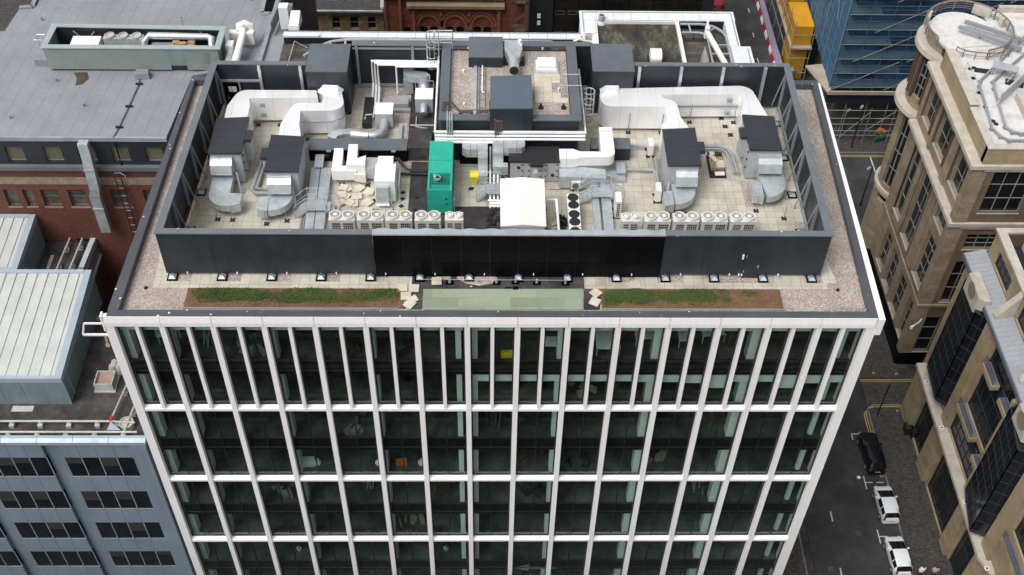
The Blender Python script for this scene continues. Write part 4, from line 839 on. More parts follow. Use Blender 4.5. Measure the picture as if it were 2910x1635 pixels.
def stepover(label, x0, x1, y0, y1, z, down):
    """platform with two flights and handrails spanning over trunking along x"""
    t = thing('stepover_platform', label, 'step platform', ((x0+x1)/2, (y0+y1)/2, D5), 'galvanised step over platforms')
    part('platform', MB().box(x0, x1, y0+.05, y1-.05, z-.04, z), GALV, t)
    for sx, xe in ((-1, x0), (1, x1)):
        xb = xe+sx*down; st = MB()
        for i in range(3): f = (i+.5)/3; st.box(min(xe+sx*down*f-.12, xe+sx*down*f+.12), max(xe+sx*down*f-.12, xe+sx*down*f+.12), y0+.08, y1-.08, z-(z-D5)*f-.03, z-(z-D5)*f)
        for y in (y0+.05, y1-.05): st.bar((xe, y, z-.1), (xb, y, D5+.05), .05, .14)
        part('steps', st, GALV, t)
    for y in (y0, y1):
        h = MB()
        for dz in (1.0, .5): h.tube([(x0-down-.05, y, D5+dz), (x0, y, z+dz), (x1, y, z+dz), (x1+down+.05, y, D5+dz)], .025, 6)
        for x, za in ((x0-down-.05, D5), (x0, z), (x1, z), (x1+down+.05, D5)): h.tube([(x, y, za if za == D5 else z-.1), (x, y, (za if za == D5 else z)+1.0)], .025, 6)
        part('handrail', h, GALV, t)
    return t
stepover('galvanised step over platform spanning the left trunking', 10.7, 11.9, 8.75, 9.75, 1.1, .75)
stepover('galvanised step over platform spanning the right trunking', 28.9, 30.2, 10.1, 11.1, 1.1, .75)
stepover('galvanised step over platform spanning pipes beside the cream cabin', 22.05, 23.0, 10.3, 11.3, 1.15, .55)
# condensers
def condenser(w, nf, label, x, y, group):
    t = thing('condenser', label, 'condenser', (x, y, D5), group); H = 1.5; d = .76
    x0, x1, y0, y1 = x-w/2, x+w/2, y-d/2, y+d/2
    part('casing', MB().box(x0, x1, y0, y1, D5+.1, D5+H), COND, t); part('base', MB().box(x0+.08, x1-.08, y0+.08, y1-.08, D5, D5+.099), RUBBER, t)
    fw = w/nf; g = MB(); gb = MB()
    for i in range(nf):
        xa = x0+fw*i+.14*fw/.8+(.06 if i == 0 else -.06); xb = x0+fw*(i+1)-.12
        g.box(xa, xb, y0-.012, y0-.002, D5+.28, D5+1.30)
        for k in range(6): gb.box(xa+(xb-xa)*k/5-.007, xa+(xb-xa)*k/5+.007, y0-.03, y0-.012, D5+.26, D5+1.32)
        for k in range(6): gb.box(xa, xb, y0-.028, y0-.014, D5+.28+k*.2, D5+.296+k*.2)
    part('coil', g, DARKIN, t); part('grille_bars', gb, COND, t)
    for i in range(nf):
        cx = x0+fw*(i+.5); r = fw/2-.015
        f = part('fan', MB().ringz(cx, y, D5+H, D5+H+.20, r, r-.05, 28, r-.03, r-.08), CREAMW, t, smooth=40)
        part('fan_grille', MB().cyl(cx, y, D5+H+.001, D5+H+.13, r-.085, n=24), GRILL, f)
        rb = MB()
        for q in (.45, .62, .8): rb.ringz(cx, y, D5+H+.132, D5+H+.145, r*q, r*q-.02, 22)
        for a in range(0, 180, 30): rb.bar((cx-(r-.09)*math.cos(R_(a)), y-(r-.09)*math.sin(R_(a)), D5+H+.15), (cx+(r-.09)*math.cos(R_(a)), y+(r-.09)*math.sin(R_(a)), D5+H+.15), .018, .012)
        part('grille_rings', rb, COND, f); part('hub_cap', MB().cyl(cx, y, D5+H+.13, D5+H+.17, .11, n=16), WPAINT, f)
    return t
base = condenser(1.62, 2, 'first from the left of four wide twin fan condensers in the left row', 13.12, 7.42, 'wide twin fan condensers')
ord_ = ('second', 'third', 'fourth')
for i in range(3): dup(base, (14.9+1.78*i, 7.42, D5), f'{ord_[i]} from the left of four wide twin fan condensers in the left row')
small = condenser(1.14, 2, 'small twin fan condenser at the right end of the left row, on the felt', 20.1, 7.45, 'small twin fan condensers')
dup(small, (31.1, 7.42, D5), 'small twin fan condenser at the left end of the right row')
for i in range(4): dup(base, (32.8+1.79*i, 7.42, D5), f'{("first", "second", "third", "fourth")[i]} from the left of four wide twin fan condensers in the right row')
for i in range(4): dup(base, (13.12+1.78*i, 5.25, D5), f'{("first", "second", "third", "fourth")[i]} from the left of the front left condensers, fan tops only showing', 'front row condensers behind the screen')
dup(small, (20.2, 5.25, D5), 'small front row condenser behind the screen, only its fan tops showing', 'front row condensers behind the screen')
for i in range(3): dup(base, (31.0+1.79*i, 5.2, D5), f'{("first", "second", "third")[i]} from the left of the front right condensers, fan tops only showing', 'front row condensers behind the screen')
# dry cooler with black fans
dc = thing('fan_cooler', 'long white cooler with a single file of black fans beside the cream cabin', 'cooler', (27.63, 7.8, D5))
part('casing', MB().box(27.26, 28.02, 8.42, 9.85, D5+.4, 1.6).box(27.26, 28.02, 6.92, 8.30, D5+.4, 1.6).box(27.26, 28.02, 5.5, 6.80, D5+.4, 1.6).box(27.3, 27.98, 5.5, 9.8, D5+.3, 1.5), WPAINT, dc)
for y in (9.52, 8.83, 7.98, 7.3, 6.47, 5.85):
    f = part('fan', MB().ringz(27.64, y, 1.6, 1.64, .35, .31, 24), BLACK, dc); part('fan_disc', MB().cyl(27.64, y, 1.601, 1.615, .31, n=24), DARKIN, f)
    bl_ = MB()
    for k in range(5): a = k*1.257; bl_.bar((27.64+.08*math.cos(a), y+.08*math.sin(a), 1.625), (27.64+.29*math.cos(a+.4), y+.29*math.sin(a+.4), 1.625), .14, .012)
    part('blades', bl_, BLACK, f)
part('leg', MB().box(27.3, 27.4, 5.6, 5.7, D5, D5+.3), STEEL, dc); part('leg', MB().box(27.85, 27.95, 9.6, 9.7, D5, D5+.3), STEEL, dc)
wf = thing('white_pipework', 'white pipe frame standing between the cream cabin and the cooler', 'pipe', (26.4, 7.4, D5))
part('pipe', MB().tube([(25.85, 9.0, 1.9), (26.55, 9.0, 1.9), (26.6, 5.6, 1.9)], .07, 8), WPAINT, wf, smooth=40); part('post', MB().bar((26.58, 8.9, D5), (26.58, 8.9, 1.85), .08).bar((26.6, 6.5, D5), (26.6, 6.5, 1.85), .08), STEEL, wf)
vm = MB(); q = random.Random(5)
for i in range(26): x, y = q.uniform(26.7, 27.2), q.uniform(5.6, 8.6); vm.obox(x, y, D5, D5+q.uniform(.2, .9), q.uniform(.06, .2), q.uniform(.06, .2), q.uniform(0, 3))
for i in range(6): y = 5.8+i*.5; vm.tube([(26.65, y, D5+.3), (27.0, y+.1, D5+.6), (27.25, y, D5+.4)], .04, 6)
solo('valve_set', vm, BLACK, 'dark tangle of pumps and valves between the white pipe frame and the fans', 'pump set')
sp_ = MB()
for i in range(6): sp_.obox(26.25+q.uniform(-.15, .15), 7.9+q.uniform(-.2, .2), D5+.05*i, D5+.05*i+.05, q.uniform(.25, .45), q.uniform(.2, .4), q.uniform(0, 3))
solo('broken_slabs', sp_, SLAB, 'heap of broken slabs beside the cream cabin', 'rubble')
# cabin
cb_ = thing('plant_cabin', 'cream white cabin with shallow ridged roof in the middle of the plant deck', 'cabin', (24.4, 7.8, D5))
part('wall', MB().box(23.06, 25.68, 5.75, 9.85, D5+.1, 2.72), CREAMW, cb_)
part('roof', MB().profy([(22.97, 2.72), (25.77, 2.72), (25.77, 2.80), (24.37, 2.94), (22.97, 2.80)], 5.66, 9.95), mat('cabin_roof', (.70, .69, .66), .5, var=.03, fine=.05), cb_)
part('vent_hood', MB().profx([(5.74, 2.3), (5.55, 2.2), (5.55, 1.9), (5.74, 1.9)], 24.1, 24.75), WPAINT, cb_); part('skid', MB().box(23.1, 25.6, 5.8, 9.8, DK+.02, D5+.099), STEEL, cb_)
# generator
gn = thing('generator', 'bright green generator set standing on dark felt', 'generator', (19.15, 11.3, DK))
part('canopy', MB().box(18.38, 19.92, 9.25, 9.9, DK+.15, 2.28).box(18.38, 19.92, 10.78, 11.66, DK+.15, 2.5).box(18.38, 19.92, 11.67, 12.05, DK+.15, 2.47).box(18.38, 19.92, 12.06, 13.95, DK+.15, 2.5), GREENP, gn)
part('front_panel', MB().box(18.36, 19.94, 9.18, 9.245, DK+.15, 2.5).box(18.38, 18.5, 9.25, 10.77, 2.285, 2.5).box(19.8, 19.92, 9.25, 10.77, 2.285, 2.5), GREENP, gn)
part('well', MB().box(18.5, 19.8, 9.9, 10.77, DK+.2, 2.1), DARKIN, gn)
gr = MB()
for k in range(14): gr.box(18.52+k*.094, 18.54+k*.094, 9.26, 10.76, 2.40, 2.43)
for k in range(8): gr.box(18.5, 19.8, 9.35+k*.19, 9.37+k*.19, 2.43, 2.45)
part('grille', gr, GREENP, gn)
ep = part('exhaust', MB().tube([(18.85, 10.35, 2.2), (18.85, 10.3, 2.7), (19.0, 10.05, 2.82)], .12, 12, cap=False).ringz(19.02, 10.02, 2.74, 2.86, .2, .15, 18), GALV, gn, smooth=40)
part('exhaust_bore', MB().cyl(19.02, 10.02, 2.72, 2.76, .15, n=16), BLACK, ep)
for z in (1.7, 1.25): part('lock', MB().box(19.5, 19.62, 9.15, 9.179, z, z+.1), BLACK, gn)
part('skid', MB().box(18.42, 19.88, 9.3, 13.9, DK+.02, DK+.149), BLACK, gn); part('rear_sign', MB().box(18.7, 19.5, 14.0, 14.03, 1.9, 2.75), WPAINT, gn)
part('side_pipe', MB().tube([(20.05, 9.3, DK+.2), (20.05, 9.3, 1.6), (20.0, 9.8, 1.7), (19.95, 9.8, 1.7)], .05, 7).tube([(20.0, 10.6, 1.3), (20.35, 10.4, 1.3), (20.45, 10.2, .9), (20.3, 10.0, .7), (20.0, 10.0, .8)], .035, 6), STEEL, gn)
# felt pads around the generator
for i, (x, y) in enumerate(((17.55, 10.75), (17.5, 9.6), (17.4, 8.9))): solo('pedestal', MB().cyl(x, y, DK+.02, DK+.1, .13, .1, 8), RUBBER, f'black support pedestal on bare felt left of the generator, {("rear", "middle", "front")[i]} of three', 'pedestal', 'loose black pedestals')
pm = MB()
for i in range(30): a, r = q.uniform(0, 6.28), q.uniform(.0, .6); x, y = 22.6+r*math.cos(a)*1.1, 8.4+r*math.sin(a)*1.6; pm.cyl(x, y, DK+.02, DK+.02+q.uniform(.06, .2), .13, .1, 8)
solo('pedestal_pile', pm, RUBBER, 'pile of loose black pedestals on the felt left of the cream cabin', 'pedestal pile')
pm = MB().tube([(20.95+.3*math.cos(a*.5), 6.7+.45*math.sin(a*.5), DK+.05+.006*a) for a in range(28)], .05, 6)
solo('hose_coil', pm, BLACK, 'coil of black hose beside the small condenser on the felt', 'hose'); solo('rubble_pile', MB().obox(20.85, 6.6, DK+.02, DK+.1, .3, .5, .2).obox(20.75, 6.2, DK+.02, DK+.12, .35, .3, .5), SLAB, 'pale broken slab inside the hose coil', 'rubble')
# yellow bin
yb = thing('grit_bin', 'yellow grit bin with rounded lid between the generator and the step platform', 'bin', (21.3, 12.2, D5))
part('body', MB().hexa([(21.1, 12.0, D5), (21.5, 12.0, D5), (21.5, 12.4, D5), (21.1, 12.4, D5), (21.04, 11.95, 1.1), (21.56, 11.95, 1.1), (21.56, 12.5, 1.1), (21.04, 12.5, 1.1)]), YELLOW, yb)
part('lid', MB().profx([(11.9, 1.1), (11.95, 1.2), (12.2, 1.27), (12.5, 1.2), (12.55, 1.1)], 21.02, 21.58), YELLOW, yb)
solo('rubber_pad', MB().obox(21.1, 11.6, D5, D5+.06, .4, .14, .4).obox(21.1, 11.6, D5, D5+.061, .14, .3, .4), RUBBER, 'black rubber foot in front of the yellow bin', 'rubber foot')
# galvanised ducts behind
g1 = thing('galvanised_duct', 'galvanised duct with chamfered end dropping beside the yellow bin, left of two', 'duct', (21.4, 13.5, D5), 'twin galvanised ducts at the penthouse front')
part('duct', MB().prism([(20.5, 13.45), (20.75, 13.2), (22.18, 13.2), (22.18, 14.12), (20.75, 14.12), (20.5, 13.9)], 1.75, 2.4), GALV, g1); part('drop', MB().box(21.55, 22.18, 12.6, 13.19, .95, 2.2).box(21.57, 22.18, 12.0, 12.59, D5+.1, 1.2), GALV, g1)
part('clamp', MB().box(21.03, 21.07, 13.18, 14.13, 1.73, 2.42).box(21.45, 21.49, 13.18, 14.13, 1.73, 2.42).box(21.52, 22.2, 12.585, 12.6, .94, 1.22), STEEL, g1)
g2 = thing('galvanised_duct', 'galvanised duct with chamfered end over the black lidded unit, right of two', 'duct', (23.5, 13.5, D5), 'twin galvanised ducts at the penthouse front')
part('duct', MB().prism([(22.5, 13.15), (24.4, 13.15), (24.62, 13.4), (24.62, 13.9), (24.35, 14.08), (22.5, 14.08)], 1.95, 2.6), GALV, g2); part('drop', MB().box(22.5, 23.2, 12.75, 13.14, 1.2, 2.45).box(22.52, 23.5, 12.3, 12.74, 1.0, 1.7), GALV, g2)
part('clamp', MB().box(23.2, 23.24, 13.13, 14.09, 1.93, 2.62).box(24.05, 24.09, 13.13, 14.09, 1.93, 2.62), STEEL, g2)
ma = thing('middle_air_unit', 'grey panelled air unit with a black lid behind the cream cabin', 'air handling unit', (25.3, 12.9, D5))
cs = MB(); ww = [(23.65, 24.55), (24.56, 25.0), (25.01, 25.75), (25.76, 26.1), (26.11, 26.85)]
for a, b in ww: cs.box(a+.006, b-.006, 12.38, 13.75, D5+.12, 2.06)
part('casing', cs, CASING, ma); part('lid', MB().box(23.55, 26.9, 12.3, 13.85, 2.061, 2.16).box(24.95, 25.8, 12.0, 12.295, 1.95, 2.15), BLACK, ma); part('base_rail', MB().box(23.65, 27.0, 12.3, 13.7, D5, D5+.119), STEEL, ma)
for x, z in ((24.2, 1.6), (26.45, .95)): part('porthole', MB().tube([(x, 12.375, z), (x, 12.33, z)], .12, 14), BLACK, ma)
hh = MB()
for a, b in ww:
    for z in (.8, 1.3, 1.8): hh.box(b-.16, b-.08, 12.33, 12.375, z, z+.09)
part('handle', hh, BLACK, ma); part('label_plate', MB().box(25.2, 25.45, 12.36, 12.378, 1.1, 1.5), WPAINT, ma)
wd = thing('white_duct', 'white duct turning left from the rear to the grey panelled air unit', 'duct', (29, 14, D5))
part('duct', MB().prism([(29.62, 15.7), (30.5, 15.7), (30.52, 13.4)]+arc(30.0, 13.2, .52, 0, -80, 5)+[(28.2, 12.62), (27.8, 12.45), (26.87, 12.45), (26.87, 13.45), (27.8, 13.45), (28.25, 13.2), (29.62, 13.2)], 1.55, 2.3), WPAINT, wd, smooth=30)
part('lower_duct', MB().prism([(26.87, 11.6), (29.9, 11.5), (29.9, 12.35), (28.3, 12.6), (26.87, 12.44)], D5+.15, 1.5), GALV, wd); part('joint_frame', MB().box(29.6, 30.54, 15.2, 15.24, 1.53, 2.32).box(27.3, 27.34, 12.43, 13.46, 1.53, 2.32), GALV, wd)
part('support_post', MB().tube([(27.6, 11.4, D5), (27.6, 11.4, 1.6)], .025, 6).tube([(28.3, 11.4, D5), (28.3, 11.4, 1.7)], .03, 6), STEEL, wd)
solo('galvanised_plate', MB().box(30.72, 31.32, 12.62, 13.65, .9, 1.0).box(30.0, 30.71, 12.3, 13.0, .72, .8).box(30.0, 31.3, 12.2, 13.2, D5, .7), GALV, 'galvanised cover plates beside the right trunking', 'cover plate')
# slate ridge boxes
rbx = thing('ridge_box', 'long low slate box with black front, left of the generator', 'plant box', (13.5, 14.8, DK))
part('top', MB().box(10.2, 16.8, 14.25, 15.4, 1.36, 1.44), BLUEG, rbx); part('wall', MB().box(10.25, 16.78, 14.3, 15.35, DK+.02, 1.359), BLACKP, rbx)
for x in (11.6, 15.9): part('lamp', MB().box(x-.14, x+.14, 14.15, 14.249, 1.3, 1.4), GALV, rbx)
part('step', MB().box(10.6, 11.6, 14.05, 14.29, .9, 1.02), BLACK, rbx)
solo('felt_box', MB().box(16.85, 18.4, 14.5, 16.55, DK+.03, 1.4), FELT, 'felt covered box between the slate ridge box and the generator', 'plant box')
for x0, x1, l in ((29.1, 29.58, 'narrow slate box left of the white duct'), (30.62, 31.78, 'square slate box right of the white duct')):
    t = thing('slate_plant_box', l, 'plant box', ((x0+x1)/2, 15, DK), 'slate boxes by the white duct'); part('top', MB().box(x0, x1, 14.45, 15.55, 1.42, 1.5), BLUEG, t); part('wall', MB().box(x0+.02, x1-.02, 14.5, 15.5, DK, 1.419), PANEL, t)
solo('well_front', MB().box(20.3, 29.0, 14.06, 14.13, DK, 1.3), BLACKP, 'black kick wall at the foot of the penthouse', 'wall')
# fan boxes left of the penthouse
fb = thing('fan_unit', 'grey fan box with a round duct rising behind it, close to the penthouse', 'fan unit', (17.7, 19.9, DK), 'silver fan boxes left of the penthouse')
part('casing', MB().box(17.12, 18.34, 19.3, 20.5, DK+.2, 1.7), CASING, fb); part('lid', MB().box(17.1, 18.36, 19.28, 20.52, 1.7, 1.74), WPAINT, fb); part('stand', MB().box(17.2, 18.3, 19.4, 20.4, DK+.03, DK+.19).bar((17.1, 20.6, DK), (17.1, 20.6, 2.3), .05).bar((18.36, 20.6, DK), (18.36, 20.6, 2.3), .05).bar((17.1, 20.6, 2.3), (18.36, 20.6, 2.3), .05), STEEL, fb)
part('round_duct', MB().tube([(17.7, 20.52, 1.3), (17.7, 20.9, 1.5), (17.7, 21.1, 1.9), (17.65, 21.2, 2.2)], .40, 16), GALV, fb, smooth=40)
part('flat_duct', MB().prism([(16.18, 22.3), (16.18, 21.9)]+arc(16.9, 21.9, .72, 180, 250, 5)+[(17.5, 21.05), (18.12, 21.05)]+arc(17.5, 21.2, .62, 10, 85, 5)+[(16.88, 21.9), (16.88, 22.3)], 1.7, 2.2), GALV, fb, smooth=30)
part('flat_duct', MB().box(16.2, 16.86, 21.5, 22.2, DK+.1, 1.69), GALV, fb)
part('outlet', MB().tube([(17.72, 19.29, 1.2), (17.72, 18.9, 1.15), (17.72, 18.6, 1.0)], .28, 16), GALV, fb, smooth=40)
fb2 = thing('fan_unit', 'white topped fan box with a curved silver duct in front, behind the slate ridge box', 'fan unit', (15, 18.2, DK), 'silver fan boxes left of the penthouse')
part('casing', MB().box(14.47, 15.65, 17.65, 18.85, DK+.2, 1.7), CASING, fb2); part('lid', MB().box(14.45, 15.67, 17.63, 18.87, 1.7, 1.74), WPAINT, fb2); part('stand', MB().box(14.5, 15.6, 17.7, 18.8, DK+.05, DK+.19), STEEL, fb2)
part('round_duct', MB().tube([(15.05, 17.64, 1.0), (15.05, 17.2, 1.0), (15.0, 16.75, 1.0), (14.8, 16.4, 1.0), (14.4, 16.22, 1.0), (14.1, 16.2, 1.0)], .30, 16), GALV, fb2, smooth=40)
part('attenuator', MB().tube([(14.1, 16.2, 1.0), (12.9, 16.35, 1.0)], .35, 16), GALV, fb2, smooth=40); part('flat_duct', MB().prism([(12.9, 16.7), (12.4, 16.6), (11.9, 16.58)]+arc(12.1, 15.85, .75, 100, 180, 6)+[(11.95, 15.5), (12.0, 15.9), (12.5, 16.1), (12.9, 16.05)], .7, 1.25), GALV, fb2)
solo('black_cabinet', MB().box(13.5, 14.1, 17.7, 20.6, D5, .85), BLACK, 'low black cabinet beside the white topped fan box', 'cabinet'); solo('deck_hatch', MB().box(15.5, 16.6, 19.7, 20.65, DK+.03, .95).box(15.45, 16.75, 19.45, 19.69, DK+.03, .6), mat('ribbed_grey', (.26, .27, .28), .6), 'ribbed grey box between the two fan boxes', 'box')
solo('cable_duct', MB().box(16.05, 16.3, 15.6, 17.9, D5+.1, D5+.3), GALV, 'short galvanised duct right of the white topped fan box', 'cable duct')
solo('cable_lamp', MB().tube([(14.2, 18.25, 1.2), (13.75, 18.2, 1.2), (13.7, 18.2, .9)], .05, 7).cyl(13.7, 18.2, .85, .95, .1, n=10), GALV, 'bracket arm over the low black cabinet', 'bracket', smooth=40)
solo('pipe_loops', MB().tube([(17.2, 18.9, .5), (17.2, 17.8, .5), (18.0, 17.6, .5), (18.0, 16.9, .5)], .05, 7).tube([(17.4, 17.3, .5), (18.6, 17.3, .5), (18.6, 18.4, .5)], .05, 7).tube([(16.9, 16.75, 1.5), (18.5, 16.75, 1.5)], .06, 7), PIPEG, 'grey pipes on the felt in front of the fan box by the penthouse', 'pipe', smooth=40)
# small outdoor units
def slim(label, x, y, l, w, z0, z1, grill):
    t = thing('outdoor_unit', label, 'outdoor unit', (x, y, D5), 'slim white outdoor units')
    part('casing', MB().box(x-w/2, x+w/2, y-l/2, y+l/2, z0, z1), CREAMW, t); part('foot', MB().box(x-w/2-.1, x+w/2+.1, y-l/2, y-l/2+.12, D5, z0), RUBBER, t); part('foot', MB().box(x-w/2-.1, x+w/2+.1, y+l/2-.12, y+l/2, D5, z0), RUBBER, t)
    if grill:
        g = MB()
        for a in range(2):
            for b in range(7): g.box(x-.1+a*.11, x-.02+a*.11, y-l/2-.012, y-l/2-.002, z0+.1+b*.17, z0+.22+b*.17)
        part('grille', g, DARKIN, t)
slim('slim white outdoor unit behind the inner right air handling unit', 33.18, 15.2, .85, .34, .6, 1.45, False); slim('slim white outdoor unit in front of the inner right air handling unit', 33.26, 10.7, .85, .34, .55, 1.5, False); slim('tall slim outdoor unit with side grilles beside the right trunking', 30.52, 9.3, .95, .38, .5, 1.9, True)
t = thing('outdoor_unit', 'small white outdoor unit with one round grille, behind the black fans', 'outdoor unit', (28.0, 11.6, D5), 'slim white outdoor units')
part('casing', MB().box(27.62, 28.42, 11.45, 11.78, .55, 1.15), CREAMW, t); part('grille', MB().tube([(27.95, 11.445, .85), (27.95, 11.42, .85)], .23, 20), GRILL, t); part('foot', MB().box(27.7, 27.85, 11.4, 11.8, D5, .55).box(28.2, 28.35, 11.4, 11.8, D5, .55), RUBBER, t)
# pallet of parts
pl = thing('pallet_load', 'black pallet loaded with cream boards and blocks, right part of the plant deck', 'pallet', (37.6, 13.9, D5))
part('pallet', MB().box(37.0, 38.1, 12.75, 14.95, D5, D5+.13), BLACK, pl); bo = MB()
for i in range(7): bo.box(37.12+i*.13, 37.2+i*.13, 13.3, 14.6, D5+.14, D5+.4)
part('rack', bo, WOOD, pl); part('board', MB().obox(37.75, 13.7, D5+.41, D5+.46, .55, .7, .03).obox(37.35, 14.2, D5+.47, D5+.54, .3, .75, .5).obox(37.3, 14.75, D5+.42, D5+.5, .3, .3, .1), SLAB, pl); part('lid_board', MB().obox(37.65, 12.95, D5+.2, D5+.28, .65, .32, .05), CREAMW, pl)
part('block', MB().box(37.05, 37.3, 14.5, 14.9, D5+.14, D5+.45).box(37.8, 38.0, 14.5, 14.9, D5+.14, D5+.45).box(37.55, 37.78, 14.5, 14.85, D5+.14, D5+.5), BLACK, pl)
# pipe runs on the deck
solo('deck_pipes', MB().tube([(7.3, 15.6, .75), (7.15, 14.6, .75), (6.9, 11.0, .75), (7.1, 10.75, .75), (8.1, 10.72, .75)], .11, 8).tube([(7.6, 15.45, .7), (7.4, 14.5, .7), (7.15, 11.2, .7), (8.1, 11.1, .7)], .09, 8).tube([(7.3, 15.6, .75), (7.8, 15.9, .75), (8.4, 15.95, .75)], .11, 8), PIPEG, 'pair of grey lagged pipes curving between the two left air handling units', 'pipe', smooth=40)
solo('deck_pipes', MB().tube([(31.8, 15.6, .75), (33.0, 15.55, .75), (38.0, 15.6, .75), (38.5, 15.3, .75), (38.75, 14.6, .75), (38.85, 12.9, .75)], .1, 8).tube([(35.9, 15.35, .72), (38.0, 15.35, .72), (38.3, 15.1, .72), (38.5, 14.4, .72), (38.6, 12.9, .72)], .08, 8), PIPEG, 'grey lagged pipes running behind the right units and curving to the outer one', 'pipe', smooth=40)
solo('deck_pipes', MB().tube([(31.3, 13.25, .7), (33.2, 13.2, .7), (33.4, 12.9, .7), (33.5, 11.3, .7)], .08, 8).tube([(33.2, 15.0, .6), (33.35, 11.5, .6)], .07, 8), PIPEG, 'grey pipes beside the inner right air handling unit', 'pipe', smooth=40)
solo('deck_pipes', MB().tube([(16.0, 14.1, .9), (16.5, 13.5, .7), (16.9, 13.25, .6), (18.3, 13.25, .6)], .06, 8).tube([(16.2, 14.1, .9), (16.7, 13.4, .65), (17.1, 13.1, .58), (18.3, 13.1, .58)], .06, 8).tube([(16.3, 12.9, .55), (18.3, 12.85, .55)], .09, 8), BLACK, 'black cables and pipes sweeping into the left side of the generator', 'pipe', smooth=40)
m = MB()
for i in range(3): m.tube([(22.35+.25*i, 14.0, 2.0), (22.35+.25*i, 12.9, 1.0), (22.35+.25*i, 9.4, .8)], .06, 8)
for i in range(3): m.tube([(22.2+.1*i, 9.9-.25*i, .95), (23.05, 9.9-.25*i, .95)], .075, 8)
solo('lagged_pipe', m, PIPEW, 'three white pipes passing under the step platform to the cream cabin', 'pipe', smooth=40)
cable_tray('cable_tray', 10.3, 10.55, 6.6, 13.0, D5+.1, 'open cable tray on the gravel beside the left trunking', STEEL); cable_tray('cable_tray', 33.55, 33.68, 11.1, 14.6, D5+.1, 'open cable tray beside the inner right air handling unit', STEEL)
for x, y in ((16.6, 11.95), (10.6, 8.5)): pass
for i, (x, y) in enumerate(((38.6, 19.0), (38.75, 18.1), (42.2, 6.8), (39.0, 17.2))): solo('cross_pad', MB().obox(x, y, D5, D5+.06, .42, .13, .785).obox(x, y, D5, D5+.061, .42, .13, -.785), RUBBER, ('black cross shaped foot under the rear right foil duct, rear of three', 'black cross shaped foot under the rear right foil duct, middle of three', 'black cross shaped foot alone near the right screen', 'black cross shaped foot under the rear right foil duct, front of three')[i], 'rubber foot', 'black cross shaped feet')
solo('stay_rod', MB().tube([(42.2, 6.8, D5+.05), (42.1, 8.0, 1.9)], .025, 6), STEEL, 'thin steel rod standing on a cross foot near the right screen', 'rod')
# ================================================================== generic walls with recessed windows
def wall_x(m, y, x0, x1, z0, z1, wins, d=.35, face=-1):
    """wall in the plane Y=y looking along -Y (face -1); wins = (xa, xb, za, zb) openings"""
    ys = (y, y+d) if face < 0 else (y-d, y)
    xs = sorted({x0, x1}|{v for w in wins for v in w[:2]}); zs = sorted({z0, z1}|{v for w in wins for v in w[2:]})
    for i in range(len(zs)-1):
        run = None; zc = (zs[i]+zs[i+1])/2
        for j in range(len(xs)):
            hit = j == len(xs)-1 or any(w[0] < (xs[j]+xs[j+1])/2 < w[1] and w[2] < zc < w[3] for w in wins)
            if not hit and run is None: run = xs[j]
            if hit and run is not None: m.box(run, xs[j], ys[0], ys[1], zs[i], zs[i+1]); run = None
    return m
def wall_y(m, x, y0, y1, z0, z1, wins, d=.35, face=-1):
    t = MB(); wall_x(t, x, y0, y1, z0, z1, wins, d, face); o = len(m.v)
    m.v += [(b, a, c) for a, b, c in t.v]; m.f += [tuple(i+o for i in f[::-1]) for f in t.f]; return m
def win_x(par, y, w, frame, glass=None, bars=(1, 1), fw=.06, d=.3, name='window', sill=None):
    xa, xb, za, zb = w
    p_ = part(name, MB().box(xa, xb, y+d-.03, y+d, za, zb), glass or GLASSD, par)
    f = MB().box(xa, xa+fw, y+d-.09, y+d-.031, za, zb).box(xb-fw, xb, y+d-.09, y+d-.031, za, zb).box(xa+fw, xb-fw, y+d-.09, y+d-.031, zb-fw, zb).box(xa+fw, xb-fw, y+d-.09, y+d-.031, za, za+fw)
    for i in range(1, bars[0]): x = xa+(xb-xa)*i/bars[0]; f.box(x-fw/2, x+fw/2, y+d-.085, y+d-.032, za+fw, zb-fw)
    for i in range(1, bars[1]): z = za+(zb-za)*i/bars[1]; f.box(xa+fw, xb-fw, y+d-.08, y+d-.033, z-fw/2, z+fw/2)
    part('window_frame', f, frame, p_)
    if sill: part('sill', MB().box(xa-.08, xb+.08, y-.06, y+d-.1, za-.12, za-.002), sill, p_)
    return p_
# ================================================================== grey roofed building, upper left
GB = thing('grey_roof_building', 'long building with a grey membrane roof, dark top storey and red brick walls, upper left', 'building', (-8, 30, G))
rf = [(-40, 18.86), (-.6, 18.8), (.0, 26.0), (4.6, 27.3), (4.88, 34.0), (4.1, 34.05), (4.1, 60), (-14.2, 60), (-14.2, 34.75), (-15.2, 34.6), (-15.5, 31.5), (-40, 31.5)]
part('roof', MB().prism(rf, -2.0, -1.5), MEMB, GB)
part('roof_edge', MB().box(-40, -.55, 18.68, 18.86, -1.75, -1.42), mat('membrane_edge', (.27, .29, .32), .6), GB)
ed = MB()
for a, b in zip(rf[2:9], rf[3:10]):
    if a[1] > 60 and b[1] > 60: continue
    ed.bar((*a, -1.42), (*b, -1.42), .35, .16)
ed.bar((4.1, 34.2, -1.4), (4.1, 60, -1.4), .35, .2).bar((-14.2, 35, -1.4), (-14.2, 60, -1.4), .35, .2)
part('roof_kerb', ed, mat('kerb_membrane', (.24, .255, .28), .6, spots=.04), GB)
mw = [(-17.0, -15.9, -3.75, -2.35)]+[(x, x+1.25, -3.75, -2.35) for x in (-14.6, -12.25, -9.55, -7.15, -4.75, -2.35)]
part('mansard_wall', wall_x(MB(), 18.8, -40, -.6, -4.0, -1.76, mw, .3).box(-40, -.6, 19.1, 19.2, -4, -1.76), MANS, GB)
